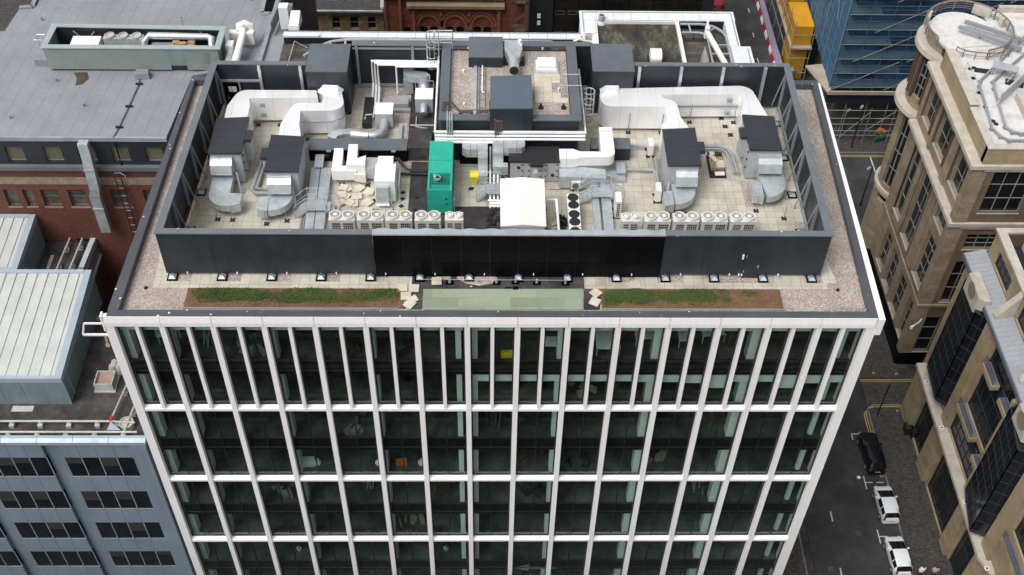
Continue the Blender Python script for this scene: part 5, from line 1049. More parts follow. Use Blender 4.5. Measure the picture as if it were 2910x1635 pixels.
for w in mw: 
    p_ = win_x(GB, 18.8, w, STEEL, mat('curtained_glass', (.09, .085, .065), .3, var=.4, vs=2) if 'curtained_glass' not in MATS else MATS['curtained_glass'], (1, 1), .05, .26)
    cm = MB()
    for k in range(9): cm.box(w[0]+.1+k*.12, w[0]+.17+k*.12, 18.985, 19.0, w[2]+.08, w[3]-.08)
    part('curtain', cm, mat('curtain_stripe', (.20, .18, .12), .9) if 'curtain_stripe' not in MATS else MATS['curtain_stripe'], p_)
part('ledge', MB().box(-40, -.6, 18.45, 18.82, -4.35, -4.005), mat('lead_ledge', (.12, .13, .145), .6), GB)
bw = [(x, x+w_, -8.2, -6.5) for x, w_ in ((-17.6, 1.0), (-15.4, 1.0), (-13.6, .95), (-12.2, .7), (-10.9, 1.25), (-8.9, 1.3), (-5.75, 1.3), (-3.35, .95))]+[(-5.3, -3.9, -13.0, -11.6), (-9.5, -8.2, -13, -11.6)]+[(-13, -11.8, -13, -11.6)]
part('brick_wall', wall_x(MB(), 18.8, -40, .3, G, -5.92, bw, .35).box(-40, .3, 19.15, 19.25, G, -5.92).box(-40, -.6, 18.8, 19.2, -5.25, -4.36), BRICKR, GB); part('stone_band', MB().box(-40, -.6, 18.74, 19.2, -5.915, -5.255), STBAND, GB)
for w in bw: win_x(GB, 18.8, w, MATS['lead_ledge'], MATS['curtained_glass'], (1, 2), .06, .3, sill=STBAND)
part('rear_wall', MB().box(-14.1, 4.0, 26, 60, G, -2.01).box(-40, -14, 19.3, 31.4, G, -2.01).box(-14.1, -.1, 19.3, 26, G, -2.01).box(4.001, 4.7, 27.5, 34, G, -2.01), MANS, GB)
part('gutter_pipe', MB().tube([(-4.27, 18.75, -1.4), (-4.3, 18.72, -4.3)], .05, 6), BLACK, GB)
fd = thing('flue_duct', 'galvanised square duct climbing the brick wall to the grey roof', 'duct', (-6.3, 18.4, -9)); 
part('duct', MB().box(-6.55, -5.85, 17.75, 18.3, -2.2, -1.25), GALV, fd)
part('duct', MB().hexa([(-6.75, 17.75, -5.6), (-6.05, 17.75, -5.6), (-6.05, 18.3, -5.6), (-6.75, 18.3, -5.6), (-6.55, 17.75, -2.21), (-5.85, 17.75, -2.21), (-5.85, 18.3, -2.21), (-6.55, 18.3, -2.21)]), GALV, fd); part('duct', MB().hexa([(-7.0, 17.8, -6.3), (-6.2, 17.8, -6.3), (-6.2, 18.4, -6.3), (-7.0, 18.4, -6.3), (-6.75, 17.75, -5.62), (-6.05, 17.75, -5.62), (-6.05, 18.3, -5.62), (-6.75, 18.3, -5.62)]), GALV, fd)
part('duct', MB().box(-7.0, -6.25, 17.85, 18.4, -10, -6.32), GALV, fd); part('clamp', MB().box(-6.72, -6.02, 17.7, 18.35, -3.75, -3.65).box(-7.03, -6.2, 17.76, 18.44, -7.6, -7.5), MATS['kerb_membrane'], fd)
ld = thing('wall_ladder', 'rusty ladder hooked on the red brick wall', 'ladder', (-4.7, 18.5, -11)); 
part('stile', MB().bar((-4.95, 18.5, -13), (-4.95, 18.5, -4.5), .07), REDB, ld); part('stile', MB().bar((-4.5, 18.5, -13), (-4.5, 18.5, -4.5), .07), REDB, ld); rg = MB()
for k in range(12): rg.bar((-4.95, 18.5, -12.8+k*.75), (-4.5, 18.5, -12.8+k*.75), .05)
part('rung', rg, STEEL, ld); part('hook', MB().tube([(-4.5, 18.5, -4.5), (-4.45, 18.3, -4.3), (-4.1, 18.3, -4.6), (-4.0, 18.3, -5.6)], .04, 6), STEEL, ld)
solo('roof_cable', MB().tube([(-3.8, 25.5, -1.42), (-3.7, 24.9, -1.42), (-3.9, 22.2, -1.42), (-4.1, 19.9, -1.42), (-4.27, 18.8, -1.42)], .035, 5), BLACK, 'black cable running down the grey roof from the louvred enclosure', 'cable')
for i, (x, y) in enumerate(((-3.72, 24.9), (-3.91, 22.25), (-4.11, 19.9))): solo('cable_block', MB().box(x-.25, x+.25, y-.07, y+.07, -1.5, -1.36), RUBBER, f'black block under the roof cable, {("rear", "middle", "front")[i]} of three', 'block', 'cable blocks on the grey roof')
solo('roof_hatch', MB().hexa([(-4.15, 25.4, -1.5), (-3.05, 25.5, -1.5), (-3.15, 26.2, -1.5), (-4.15, 26.2, -1.5), (-4.1, 25.45, -1.0), (-3.1, 25.55, -1.0), (-3.2, 26.15, -1.0), (-4.1, 26.15, -1.0)]), MATS['kerb_membrane'], 'low grey capped box below the louvred enclosure', 'roof vent')
for i, (x, y) in enumerate(((-9.9, 25.2), (-7.2, 22.3), (-12.1, 20.9), (1.0, 24.6), (-7.0, 31.5), (-13.0, 33), (-8.2, 36), (-1.6, 36), (-11.5, 36.2), (3.0, 36))):
    solo('roof_spigot', MB().cyl(x, y, -1.5, -1.25, .06, .06, 8).cyl(x, y, -1.25, -1.2, .12, .12, 8), MATS['kerb_membrane'], ('small roof spigot at the left foot of the louvred enclosure', 'small roof spigot left of the black roof cable', 'small roof spigot nearest the front edge on the left', 'small roof spigot right of the black roof cable', 'small roof spigot behind the louvred enclosure, nearest it', 'small roof spigot at the left edge of the grey roof', 'small roof spigot top left of the grey roof', 'small roof spigot at the top centre of the grey roof', 'small roof spigot nearest the stepped roof edge, top left', 'small roof spigot at the top right of the grey roof')[i], 'roof spigot', 'roof spigots on the grey roof')
solo('torn_membrane', MB().prism([(-8.9, 26.3), (-7.9, 26.35), (-7.6, 25.6), (-7.9, 24.9), (-8.4, 24.7), (-8.5, 25.6)], -1.498, -1.485), mat('brown_stain', (.07, .055, .04), .9, var=.4), 'brown torn patch of roof at the foot of the louvred enclosure', 'roof patch')
# louvred enclosure with plant inside
LE = thing('louvre_enclosure', 'sage green louvred plant enclosure open at the top on the grey roof', 'enclosure', (-4.2, 27.8, -1.5))
ZL0, ZL1 = -1.3, .62
lv = MB()
for i in range(20):
    z = ZL0+.02+i*.093
    for a, b in (((-10.7), (-1.55)), ((-.35), 2.15)):
        if a < -1: lv.profx([(26.50, z), (26.44, z+.01), (26.48, z+.055), (26.56, z+.06)], a, b)
        else: lv.profx([(26.50, z), (26.44, z+.01), (26.48, z+.055), (26.56, z+.06)], a, b)
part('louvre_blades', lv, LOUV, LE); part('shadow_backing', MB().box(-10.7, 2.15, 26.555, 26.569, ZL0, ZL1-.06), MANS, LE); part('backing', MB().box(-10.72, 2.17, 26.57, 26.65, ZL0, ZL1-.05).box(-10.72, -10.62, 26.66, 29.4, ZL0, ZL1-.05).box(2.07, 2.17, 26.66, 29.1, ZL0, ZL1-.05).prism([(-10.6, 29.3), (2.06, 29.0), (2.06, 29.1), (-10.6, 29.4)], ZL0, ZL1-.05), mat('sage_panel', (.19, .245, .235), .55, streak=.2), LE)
part('plain_panel', MB().box(-1.54, -.36, 26.46, 26.56, -.9, ZL1-.05).box(1.0, 1.5, 26.44, 26.465, -.7, .25), MATS['sage_panel'], LE)
part('capping', MB().box(-10.85, 2.35, 26.4, 26.85, ZL1-.05, ZL1+.03).prism([(-10.85, 26.855), (-10.4, 26.855), (-10.3, 29.1), (-10.75, 29.5)], ZL1-.05, ZL1+.028).prism([(1.9, 26.855), (2.35, 26.855), (2.4, 29.3), (1.95, 29.0)], ZL1-.05, ZL1+.028).prism([(-10.75, 29.5), (-10.3, 29.12), (1.94, 28.85), (2.4, 29.32)], ZL1-.05, ZL1+.026), LOUVT, LE)
part('inner_wall', MB().prism([(-10.5, 29.2), (2.0, 28.9), (2.0, 28.95), (-10.5, 29.28)], ZL0, ZL1-.06), MANS, LE); part('floor', MB().box(-10.6, 2.05, 26.7, 29.2, -1.49, -1.3), MANS, LE)
bs = MB()
for x in (-8.3, 1.2): bs.bar((x-.8, 28.9, ZL1-.2), (x, 28.85, -.5), .06).bar((x+.8, 28.8, ZL1-.2), (x, 28.85, -.5), .06)
part('brace', bs, STEEL, LE)
solo('white_cabinet', MB().box(-9.1, -7.0, 27.6, 28.7, -1.29, .1).box(-8.9, -8.3, 27.57, 27.598, -.5, -.1).box(-8.2, -7.7, 27.57, 27.598, -.5, -.1), WPAINT, 'big white cabinet inside the louvred enclosure, at the left', 'cabinet')
t = thing('heat_pump', 'grey heat pump with three fan tops inside the louvred enclosure', 'heat pump', (-5.3, 28.6, -1.29))
for i in range(3): part('casing', MB().box(-6.75+i*1.0, -5.77+i*1.0, 28.15, 28.75, -1.29, .25), mat('pale_sage', (.36, .40, .385), .5) if 'pale_sage' not in MATS else MATS['pale_sage'], t); part('fan', MB().ringz(-6.26+i*1.0, 28.45, .25, .42, .36, .3, 22).cyl(-6.26+i, 28.45, .25, .36, .29, n=18), POLEG, t, smooth=40)
solo('silver_duct', MB().tube([(-3.65, 27.6, -1.2), (-3.65, 28.1, .1), (-3.3, 28.4, .4), (1.1, 28.35, .35), (1.4, 28.2, .35), (1.45, 27.4, -.2), (1.3, 26.9, -.8)], .24, 12), GALV, 'silver round duct bent across the right half of the louvred enclosure', 'duct', smooth=40)
solo('curved_duct', MB().prism([(-3.2, 28.4), (-3.2, 28.0)]+arc(-2.6, 28.0, .6, 180, 260, 5)+[(-1.8, 27.4), (-1.6, 27.5), (-1.6, 28.4)], -.6, -.2), GALV, 'curved galvanised duct beneath the silver round duct', 'duct')
solo('grey_cabinet', MB().box(-1.6, .1, 27.3, 28.3, -1.29, -.1), MATS['pale_sage'], 'grey cabinet with parcels on top inside the louvred enclosure', 'cabinet')
solo('parcel', MB().obox(-1.3, 28.1, -.1, .12, .5, .35, .1).obox(-.15, 28.1, -.1, .12, .5, .3, -.1).obox(-.8, 27.95, -.1, .1, .5, .3, 0), mat('cardboard', (.42, .27, .13), .8), 'brown parcels lying on the grey cabinet in the louvred enclosure', 'parcel')
solo('gravel_pile', MB().add([(.1, 26.9, -1.29), (1.1, 26.9, -1.29), (1.1, 27.8, -1.29), (.1, 27.8, -1.29), (.6, 27.35, -.35)], [(0, 1, 4), (1, 2, 4), (2, 3, 4), (3, 0, 4)]), GRAVEL, 'pointed heap of grey gravel in the right corner of the louvred enclosure', 'gravel heap')
solo('white_duct_box', MB().box(-6.8, -3.9, 26.9, 27.4, -.6, -.1).box(-6.3, -6.0, 26.9, 27.4, -.09, .0).box(-5.7, -5.2, 26.9, 27.4, -.09, .05).box(-5.0, -4.6, 26.9, 27.4, -.09, .0), WPAINT, 'white boxes along the front inside of the louvred enclosure', 'duct box')
wv_ = thing('white_ductwork', 'two white round ducts rising from the roof beside the louvred enclosure', 'duct', (3.3, 28, -1.5))
part('duct', MB().tube([(3.3, 26.0, -1.4), (3.3, 26.4, -.5), (3.5, 29.3, -.1), (3.5, 29.7, .2)], .26, 14), WPAINT, wv_, smooth=40); part('duct', MB().tube([(2.75, 25.9, -1.4), (2.75, 26.3, -.7), (2.75, 27.6, -.4)], .26, 14), GALV, wv_, smooth=40)
part('plenum', MB().box(2.45, 4.3, 29.3, 29.8, -1.0, .0), CREAMW, wv_); part('plenum', MB().box(2.45, 3.0, 27.6, 28.3, -1.0, .1), CREAMW, wv_); part('top_bend', MB().tube([(3.2, 29.7, .0), (3.2, 29.9, .3), (3.6, 30.0, .45), (4.1, 30.0, .2), (4.15, 30.0, .0)], .25, 12), CREAMW, wv_, smooth=40); part('plinth', MB().box(2.4, 4.5, 25.4, 30.4, -1.5, -1.4), MEMB, wv_)
solo('aerial', MB().tube([(-1.4, 31.0, -1.5), (-1.4, 31.0, .3)], .03, 5).tube([(-2.2, 31.0, .2), (-.9, 31.0, .28)], .02, 5).tube([(-2.1, 30.8, .2), (-2.1, 31.2, .2)], .02, 5), STEEL, 'thin television aerial behind the louvred enclosure', 'aerial')
solo('grey_tank', MB().box(-11.9, -10.95, 27.0, 28.2, -1.5, -.9), MEMB, 'grey covered box at the left end of the louvred enclosure', 'box')
solo('roof_rail', MB().tube([(-11.3, 29.0, -1.5), (-11.3, 29.0, .0), (-12.0, 29.0, .0), (-12.0, 29.0, -1.5)], .03, 5).tube([(-11.3, 29.0, .0), (-11.3, 28.3, .0), (-12, 28.3, 0), (-12, 29, 0)], .03, 5), GALV, 'small handrail at the left end of the louvred enclosure', 'handrail')
# ================================================================== blue grey building, lower left
BB = thing('blue_grey_building', 'blue grey clad office with ribbons of dark windows, lower left', 'building', (-10, 6, G))
ws, zr = [], [(-15.96, -13.64), (-20.10, -17.80), (-24.22, -21.95), (-28.34, -26.07), (-32.5, -30.2), (-36.6, -34.3)]
gx = [-1.63-5.88*k for k in range(6)]
for za, zb in zr:
    for g in gx: ws.append((g-4.73, g, za, zb))
m = MB()
for k, g in enumerate(gx):
    m = MB(); pz = sorted({G, -12.05}|{v for z in zr for v in z})
    for i in range(len(pz)-1):
        if any(abs(pz[i]-a) < .01 for a, b in zr): continue
        m = MB()
        for c in range(4): m.box(g-4.73+c*1.1825+.01, g-4.73+(c+1)*1.1825-.01, .0, .35, pz[i], pz[i+1])
        part('spandrel', m, BCLAD, BB)
m = MB()
for k, g in enumerate(gx):
    m, m2 = MB(), MB()
    zs_ = [G, -33, -29, -24.9, -20.75, -16.6, -13.2, -12.06] 
    for i in range(len(zs_)-1):
        if k == 0: m2.box(-1.63, -.55, -.1, .35, zs_[i]+.012, zs_[i+1])
        m.box(g-5.88+.02, g-4.73-.02, .28, .5, zs_[i]+.012, zs_[i+1])
    part('pier', m, BCLAD, BB)
    if k == 0: part('pier', m2, BCLAD, BB)
for za, zb in zr:
    for g in gx:
        for c in range(4):
            a, b = g-4.73+c*1.1825, g-4.73+(c+1)*1.1825
            w = part('window', MB().box(a+.03, b-.03, .05, .08, za, zb), GLASSD, BB); part('mullion', MB().box(b-.025, b+.025, .0, .045, za, zb), BCLAD2, w)
            if random.random() < .35: part('blind', MB().box(a+.04, b-.04, .036, .048, zb-random.uniform(.6, 1.5), zb), mat('dull_blind', (.022, .023, .022), .8) if 'dull_blind' not in MATS else MATS['dull_blind'], w)
m = MB()
for k in range(20):
    b = -.55-2.36*k if k else -.45; a = -.55-2.36*(k+1); m.profx([(-.12, -12.05), (-.14, -11.72), (.15, -11.6), (.38, -11.6), (.38, -12.05)], a+.015, b-.015)
part('coping', m, BCLAD2, BB)
part('flat_roof', MB().prism([(-50, .38), (-.55, .38), (-.55, 11.0), (-8.5, 11.0), (-8.3, 15.6), (-8.1, 21.5), (-8.8, 22.1), (-10.6, 22.1), (-11.3, 22.9), (-50, 22.9)], -12.4, -12.0), FELT, BB)
part('core', MB().box(-50, -.6, .55, 10.8, G, -12.41).box(-50, -8.9, 10.8, 22.0, G, -12.41), BLACK, BB)
m = MB(); pl_ = [(-50, 22.98), (-11.3, 23.0), (-10.6, 22.25), (-8.75, 22.25), (-8.05, 21.6), (-8.4, 15.6), (-8.5, 10.9)]
for a, b in zip(pl_, pl_[1:]):
    d = (Vector(b)-Vector(a)).normalized()*.06; m.bar((a[0]-d.x, a[1]-d.y, -11.8), (b[0]+d.x, b[1]+d.y, -11.8), .38, .55)
part('parapet', m, mat('pale_parapet', (.40, .45, .47), .5, var=.12), BB); part('parapet_cladding', MB().box(-8.2, -8.1, 10.9, 21.6, -13.2, -12.08), BCLAD, BB); part('ledge', MB().box(-8.3, -7.95, 10.9, 22.0, -13.4, -13.21), POLEG, BB)
part('brick_wall', MB().box(-8.6, -8.15, 11.0, 21.8, G, -13.41).box(-8.6, -.6, 10.85, 11.0, G, -12.4), BRICKR, BB); part('rear_coping', MB().box(-8.2, -.5, 10.75, 11.15, -12.0, -11.85), BCLAD2, BB)
# raised roof pods
for nm, lab, x0, x1, y0, y1, zf, zb in (('f', 'large pale seam roofed pod with grey green walls on the blue grey building', -40, -6.2, 3.25, 12.6, -9.2, -8.6), ('b', 'pale seam roofed pod further back on the blue grey building', -40, -11.9, 13.3, 18.7, -9.3, -9.0)):
    P = thing('roof_pod', lab, 'roof pod', ((x0+x1)/2, (y0+y1)/2, -12), 'seam roofed pods')
    zt = lambda x, y, a=zf, b=zb, c=y0, d=y1: a+(b-a)*(y-c)/(d-c)
    w = MB(); n = 24
    for i in range(n):
        b_ = x1-1.42*i-.01; a_ = x1-1.42*(i+1)+.01; w.box(a_, b_, y0, y0+.15, -12, zf-.05)
    for i in range(6):
        ya, yb_ = y0+.155+(y1-y0-.3)*i/6+.01, y0+.155+(y1-y0-.3)*(i+1)/6-.01; w.hexa([(x1-.15, ya, -12), (x1, ya, -12), (x1, yb_, -12), (x1-.15, yb_, -12), (x1-.15, ya, zt(0, ya)-.05), (x1, ya, zt(0, ya)-.05), (x1, yb_, zt(0, yb_)-.05), (x1-.15, yb_, zt(0, yb_)-.05)])
    w.box(x0, x1, y1-.15, y1, -12, zb-.05)
    part('wall', w, POD, P); rr = MB().prism([(x0, y0+.25), (x1-.45, y0+.25), (x1-.45, y1-.3), (x0, y1-.3)], -9.9, 0, zt)
    for i in range(36):
        x = x1-.75-.74*i; rr.hexa([(x-.02, y0+.26, zt(0, y0)-.02), (x+.02, y0+.26, zt(0, y0)-.02), (x+.02, y1-.31, zt(0, y1)-.02), (x-.02, y1-.31, zt(0, y1)-.02), (x-.02, y0+.26, zt(0, y0)+.06), (x+.02, y0+.26, zt(0, y0)+.06), (x+.02, y1-.31, zt(0, y1)+.06), (x-.02, y1-.31, zt(0, y1)+.06)])
    part('roof', rr, PODROOF, P)
    part('verge', MB().prism([(x1-.44, y0-.02), (x1+.04, y0-.02), (x1+.04, y1+.02), (x1-.44, y1+.02)], -9.6, 0, lambda x, y: zt(x, y)+.05).prism([(x0, y0-.02), (x1-.445, y0-.02), (x1-.445, y0+.24), (x0, y0+.24)], -9.6, 0, lambda x, y: zt(x, y)+.03).prism([(x0, y1-.29), (x1-.445, y1-.29), (x1-.445, y1+.02), (x0, y1+.02)], -9.5, 0, lambda x, y: zt(x, y)+.08), BCLAD2, P)
    part('corner_trim', MB().box(x1+.002, x1+.05, y0, y0+.12, -12, zf-.4).box(x1+.002, x1+.04, y0+.9, y0+.98, -12, zf-.4), BCLAD2, P)
solo('roof_pod_block', MB().box(-40, -14.6, 19.6, 21.0, -12, -9.4).box(-40, -14.4, 19.4, 21.2, -9.39, -9.2), POD, 'pale capped block at the far left of the blue grey roof', 'roof block')
# cleaning cradle rails
def rail(label, paths, z=-11.55, every=1.8):
    t = thing('cradle_rail', label, 'rail', (paths[0][0], paths[0][1], -12), 'cleaning cradle rails')
    m = MB().tube([(x, y, z) for x, y in paths], .075, 8); part('rail', m, POLEG, t, smooth=40)
    for (xa, ya), (xb, yb_) in zip(paths, paths[1:]):
        L_ = math.hypot(xb-xa, yb_-ya); n = max(1, int(L_/every))
        for i in range(n):
            f = (i+.5)/n; x, y = xa+(xb-xa)*f, ya+(yb_-ya)*f; part('rail_block', MB().box(x-.16, x+.16, y-.28, y+.0, -12, -11.72).box(x-.1, x+.1, y-.1, y+.1, -11.72, -11.6), POLEG, t)
    return t
rail('outer curved cradle rail around the rear edge of the blue grey roof', [(-17, 22.5), (-12.3, 22.5), (-11.6, 22.3), (-9.6, 20.6), (-9.1, 19.95), (-9.0, 19.2), (-9.35, 13.2)])
rail('inner curved cradle rail on the rear of the blue grey roof', [(-15.1, 21.7), (-12.3, 21.7), (-11.8, 21.45), (-10.1, 19.8), (-9.98, 18.9), (-10.3, 13.2)])
rail('rear of the two straight cradle rails along the front of the blue grey roof', [(-22, 1.5), (-3.0, 1.5), (-2.3, 1.45), (-1.4, 1.4)])
rail('front straight cradle rail right behind the blue grey coping', [(-22, .62), (-1.1, .62)])
rail('cradle rail running back beside the white office block', [(-3.05, 1.6), (-2.3, 6.8)], every=4)
rail('short cradle rail over the turntable beside the white office block', [(-1.97, .7), (-1.55, 4.2)], every=2)
solo('turntable', MB().cyl(-2.0, 1.42, -11.98, -11.62, .48, .48, 28).ringz(-2.0, 1.42, -11.62, -11.55, .48, .4, 28), mat('pale_disc', (.42, .42, .36), .6), 'round cradle turntable beside the white office block', 'turntable', smooth=30)
solo('corner_plate', MB().prism([(-3.0, 1.4), (-3.1, .72), (-2.2, .72)], -11.5, -11.45), BCLAD2, 'pale triangular plate at the rail corner', 'plate'); solo('red_joint', MB().box(-3.12, -2.95, 1.45, 1.85, -11.47, -11.42), REDP, 'red marking at the rail corner', 'joint')
solo('roof_patch', MB().box(-10.1, -8.67, 2.62, 3.1, -12, -11.985), mat('pale_patch', (.42, .41, .39), .8), 'pale cracked patch at the foot of the large pod', 'roof patch')
ob = thing('open_topped_box', 'grubby open topped metal box on the dark roof beside the white office block', 'box', (-4.1, 4.9, -12))
part('wall', MB().box(-4.75, -3.5, 4.3, 4.36, -11.85, -11.15).box(-4.75, -4.69, 4.36, 5.44, -11.85, -11.15).box(-3.56, -3.5, 4.36, 5.44, -11.85, -11.15).box(-4.75, -3.5, 5.44, 5.5, -11.85, -11.15), POLEG, ob); part('tray', MB().box(-4.69, -3.56, 4.36, 5.44, -11.6, -11.4), mat('rusty_tray', (.30, .20, .15), .8, var=.3), ob); part('base', MB().box(-4.85, -3.4, 4.2, 5.6, -12, -11.86), POLEG, ob)
bgm = MB(); bq = random.Random(4)
for i in range(7): bgm.cyl(-3.7+bq.uniform(-.3, .3), 6.5+bq.uniform(-.5, .4), -12, -11.2+bq.uniform(-.3, .3), .45, .2, 9)
solo('debris_bags', bgm, mat('grey_tarp', (.33, .32, .30), .8, var=.25), 'grey tarpaulin bundle on the dark roof beside the white office block', 'bag', smooth=50)
cbk = thing('cradle_bracket', 'white cradle frame with hanging pulley, left corner of the white office block', 'bracket', (-1.2, .4, -1.2))
part('frame', MB().bar((-.45, .5, -.35), (-1.75, .5, -.35), .1).bar((-1.75, .5, -.35), (-1.95, .3, -1.15), .08).bar((-1.95, .3, -1.15), (-.45, .3, -1.15), .12), CREAMW, cbk); part('pulley', MB().tube([(-.65, .3, -1.2), (-.7, .3, -2.0)], .06, 7).tube([(-.72, .35, -2.15), (-.72, .25, -2.15)], .13, 12), BOARD, cbk)
solo('hatch', MB().box(-12.9, -12.3, 20.3, 20.9, -12, -11.98), BLACK, 'dark square patch on the rear of the blue grey roof', 'hatch'); solo('white_box', MB().box(-11.5, -11.1, 19.6, 20.1, -12, -11.75), WPAINT, 'small white box on the rear of the blue grey roof', 'box'); solo('white_plate', MB().box(-11.5, -10.95, 18.9, 19.2, -12, -11.97), WPAINT, 'white marked plate on the rear of the blue grey roof', 'plate'); solo('pale_strip', MB().prism([(-11.2, 15.6), (-10.95, 15.6), (-10.95, 17.4), (-11.2, 17.4)], -12, -11.98), MATS['pale_patch'], 'pale worn strip beside the rear pod', 'roof patch')
# ================================================================== rear wing behind the plant screen
RWG = thing('rear_wing', 'rear roof wing with white tiled parapet and old slate deck behind the plant screen', 'roof wing', (26, 27, -1))
part('old_deck', MB().prism([(6.6, 22.9), (29.5, 22.9), (29.5, 28.2), (6.7, 28.2)], -.9, -.1).prism([(36.9, 20.6), (40.4, 20.6), (40.35, 30.4), (36.9, 30.5)], -.9, -.1).prism([(29.51, 20.6), (36.89, 20.6), (36.89, 28), (29.51, 28)], -.9, -.11), MOSS2, RWG)
pt = MB()
for i in range(16):
    a = 6.77+1.42*i+.012; pt.box(a, a+1.396, 28.1, 28.84, .5, .6)
for i in range(9): a = 29.2+1.335*i+.01; pt.box(a, a+1.315, 30.6, 31.8, .5, .6)
for a, b in ((28.85, 29.7), (29.71, 30.59)): pt.box(29.2, 30.38, a, b, -.9, .598)
for i in range(4): a = 27.3+.82*i+.01; pt.box(40.35, 41.15, a, a+.8, -.9, .598)
pt.box(40.4, 41.88, 25.9, 27.28, -.9, .598).box(40.4, 41.9, 24.5, 25.89, -.9, .598).box(40.42, 41.9, 22.9, 24.49, -.9, .598)
part('parapet_upstand', MB().box(6.8, 29.3, 28.15, 28.8, -.9, .499).box(29.3, 41, 30.65, 31.7, -.9, .499), BLACK, RWG); part('white_parapet', pt, mat('white_tile', (.66, .69, .71), .45, var=.05, fine=.05, streak=.1), RWG); part('parapet_trim', MB().box(6.77, 29.2, 28.7, 28.76, .6, .64).box(29.4, 41.0, 31.55, 31.62, .6, .64).box(29.42, 29.49, 29, 31.55, .6, .64).box(40.95, 41.02, 27.4, 31.55, .6, .64).box(41.6, 41.66, 23, 27.0, .6, .64), STEEL, RWG)
part('thick_coping', MB().box(6.8, 9.5, 28.0, 28.3, .602, .75), MATS['white_tile'], RWG)
part('moss_roof', MB().prism([(30.55, 22.9), (36.7, 22.9), (36.6, 30.55), (30.45, 30.55)], -.1, .25), MOSS, RWG); part('moss_roof_edge', MB().box(30.25, 36.9, 30.55, 30.75, -.1, .5).prism([(30.0, 27.5), (30.5, 27.5), (30.54, 30.54), (30.2, 30.54)], -.1, .5).prism([(36.62, 22.9), (36.9, 22.9), (36.85, 30.54), (36.6, 30.54)], -.1, .5), CREAMW, RWG)
vn = thing('roof_cowl', 'white boxy roof cowl on the mossy square roof', 'vent', (34.6, 25.7, .25)); part('hood', MB().profx([(25.2, .55), (25.15, .95), (25.4, 1.25), (25.8, 1.33), (26.15, 1.2), (26.2, .55)], 34.15, 34.98), WPAINT, vn); part('louvre', MB().box(34.2, 34.93, 25.1, 25.18, .6, .68).box(34.2, 34.93, 25.1, 25.17, .8, .88), CREAMW, vn); part('kerb', MB().box(34.05, 35.1, 25.05, 26.3, .25, .549), BLACK, vn)
fl_ = thing('flue_pipe', 'rusty round flue at the corner of the mossy square roof', 'flue', (30.9, 30.6, .2)); part('pipe', MB().ringz(30.88, 30.65, .25, 1.0, .24, .18, 20), POLEG, fl_, smooth=40); part('skirt', MB().cyl(30.88, 30.65, .24, .5, .36, .26, 18), CREAMW, fl_); part('bore', MB().cyl(30.88, 30.65, .5, .9, .17, n=12), BLACK, fl_)
TR = thing('cradle_track', 'grey curved cradle track with rungs along the rear parapet', 'track', (18, 27.5, -.1))
pth = [(8.6, 25.8), (9.55, 26.95), (10.5, 27.6), (11.6, 27.85), (13, 27.86), (27.0, 27.75)]
part('rail', MB().tube([(x, y, .55) for x, y in pth], .11, 8), mat('track_grey', (.33, .36, .38), .5), TR, smooth=40); part('rail', MB().tube([(10.6, 25.5, .5), (11.2, 26.0, .5), (27.0, 26.0, .5)], .08, 8), MATS['track_grey'], TR, smooth=40)
for x in (10.3, 11.5, 13.35, 15.2, 17.05, 18.9, 20.7, 22.55, 24.4, 26.25): part('rung', MB().bar((x, 27.7, .52), (x-.02 if x > 11 else x+.5, 26.1, .52), .14, .1), MATS['track_grey'], TR); part('pedestal', MB().box(x+.25, x+.65, 26.9, 27.4, -.1, .3), BLACK, TR)
T2 = thing('cradle_track', 'grey curved cradle track with rungs and a jib arm beside the mossy roof', 'track', (39, 27, -.1), None)
part('rail', MB().tube([(36.95, 30.4, .4), (38.3, 30.4, .4)]+[(x, y, .4) for x, y in arc(38.4, 28.5, 1.9, 85, 0, 9)]+[(40.28, 22.9, .4)], .10, 8), MATS['track_grey'], T2, smooth=40); part('rail', MB().tube([(36.95, 29.3, .4), (38.1, 29.3, .4)]+[(x, y, .4) for x, y in arc(38.15, 28.6, .7, 80, 0, 5)]+[(38.85, 22.9, .4)], .08, 8), MATS['track_grey'], T2, smooth=40)
for a, b in [((37.6, 30.4, .4), (37.65, 29.3, .4)), ((39.6, 29.9, .4), (38.5, 29.1, .4))]+[((38.85, y, .4), (40.27, y, .4)) for y in (24.3, 25.4, 26.6, 27.7)]: part('rung', MB().bar(a, b, .11, .1), MATS['track_grey'], T2)
part('jib_arm', MB().bar((38.95, 29.9, 1.0), (38.7, 28.6, 1.0), .16).bar((38.7, 28.4, 1.05), (39.75, 23.5, 1.05), .36, .2).cyl(38.75, 28.7, .4, 1.3, .2, n=12), CREAMW, T2, 'pale jib arm of the track')
solo('tarpaulin', MB().add([(37.6, 24.2, -.1), (38.6, 24.0, -.1), (38.8, 25.6, -.1), (38.2, 26.9, -.1), (38.3, 26.6, 1.1), (38.5, 25.4, .7), (37.9, 24.6, .6)], [(0, 6, 4, 3), (0, 1, 6), (1, 5, 6), (6, 5, 4), (1, 2, 5), (2, 4, 5), (2, 3, 4)]), mat('grey_cover', (.27, .27, .25), .8, var=.2), 'grey tarpaulin draped over equipment inside the curved track', 'tarpaulin')
for i, (x, y) in enumerate(((37.5, 29.0), (38.2, 29.0))): solo('lead_block', MB().box(x-.3, x+.3, y-.2, y+.2, -.1, .25), mat('dark_block', (.06, .052, .045), .9) if not i else MATS['dark_block'], f'dark weathered block under the curved track, {("left", "right")[i]} of two', 'block', 'dark blocks under the curved track')
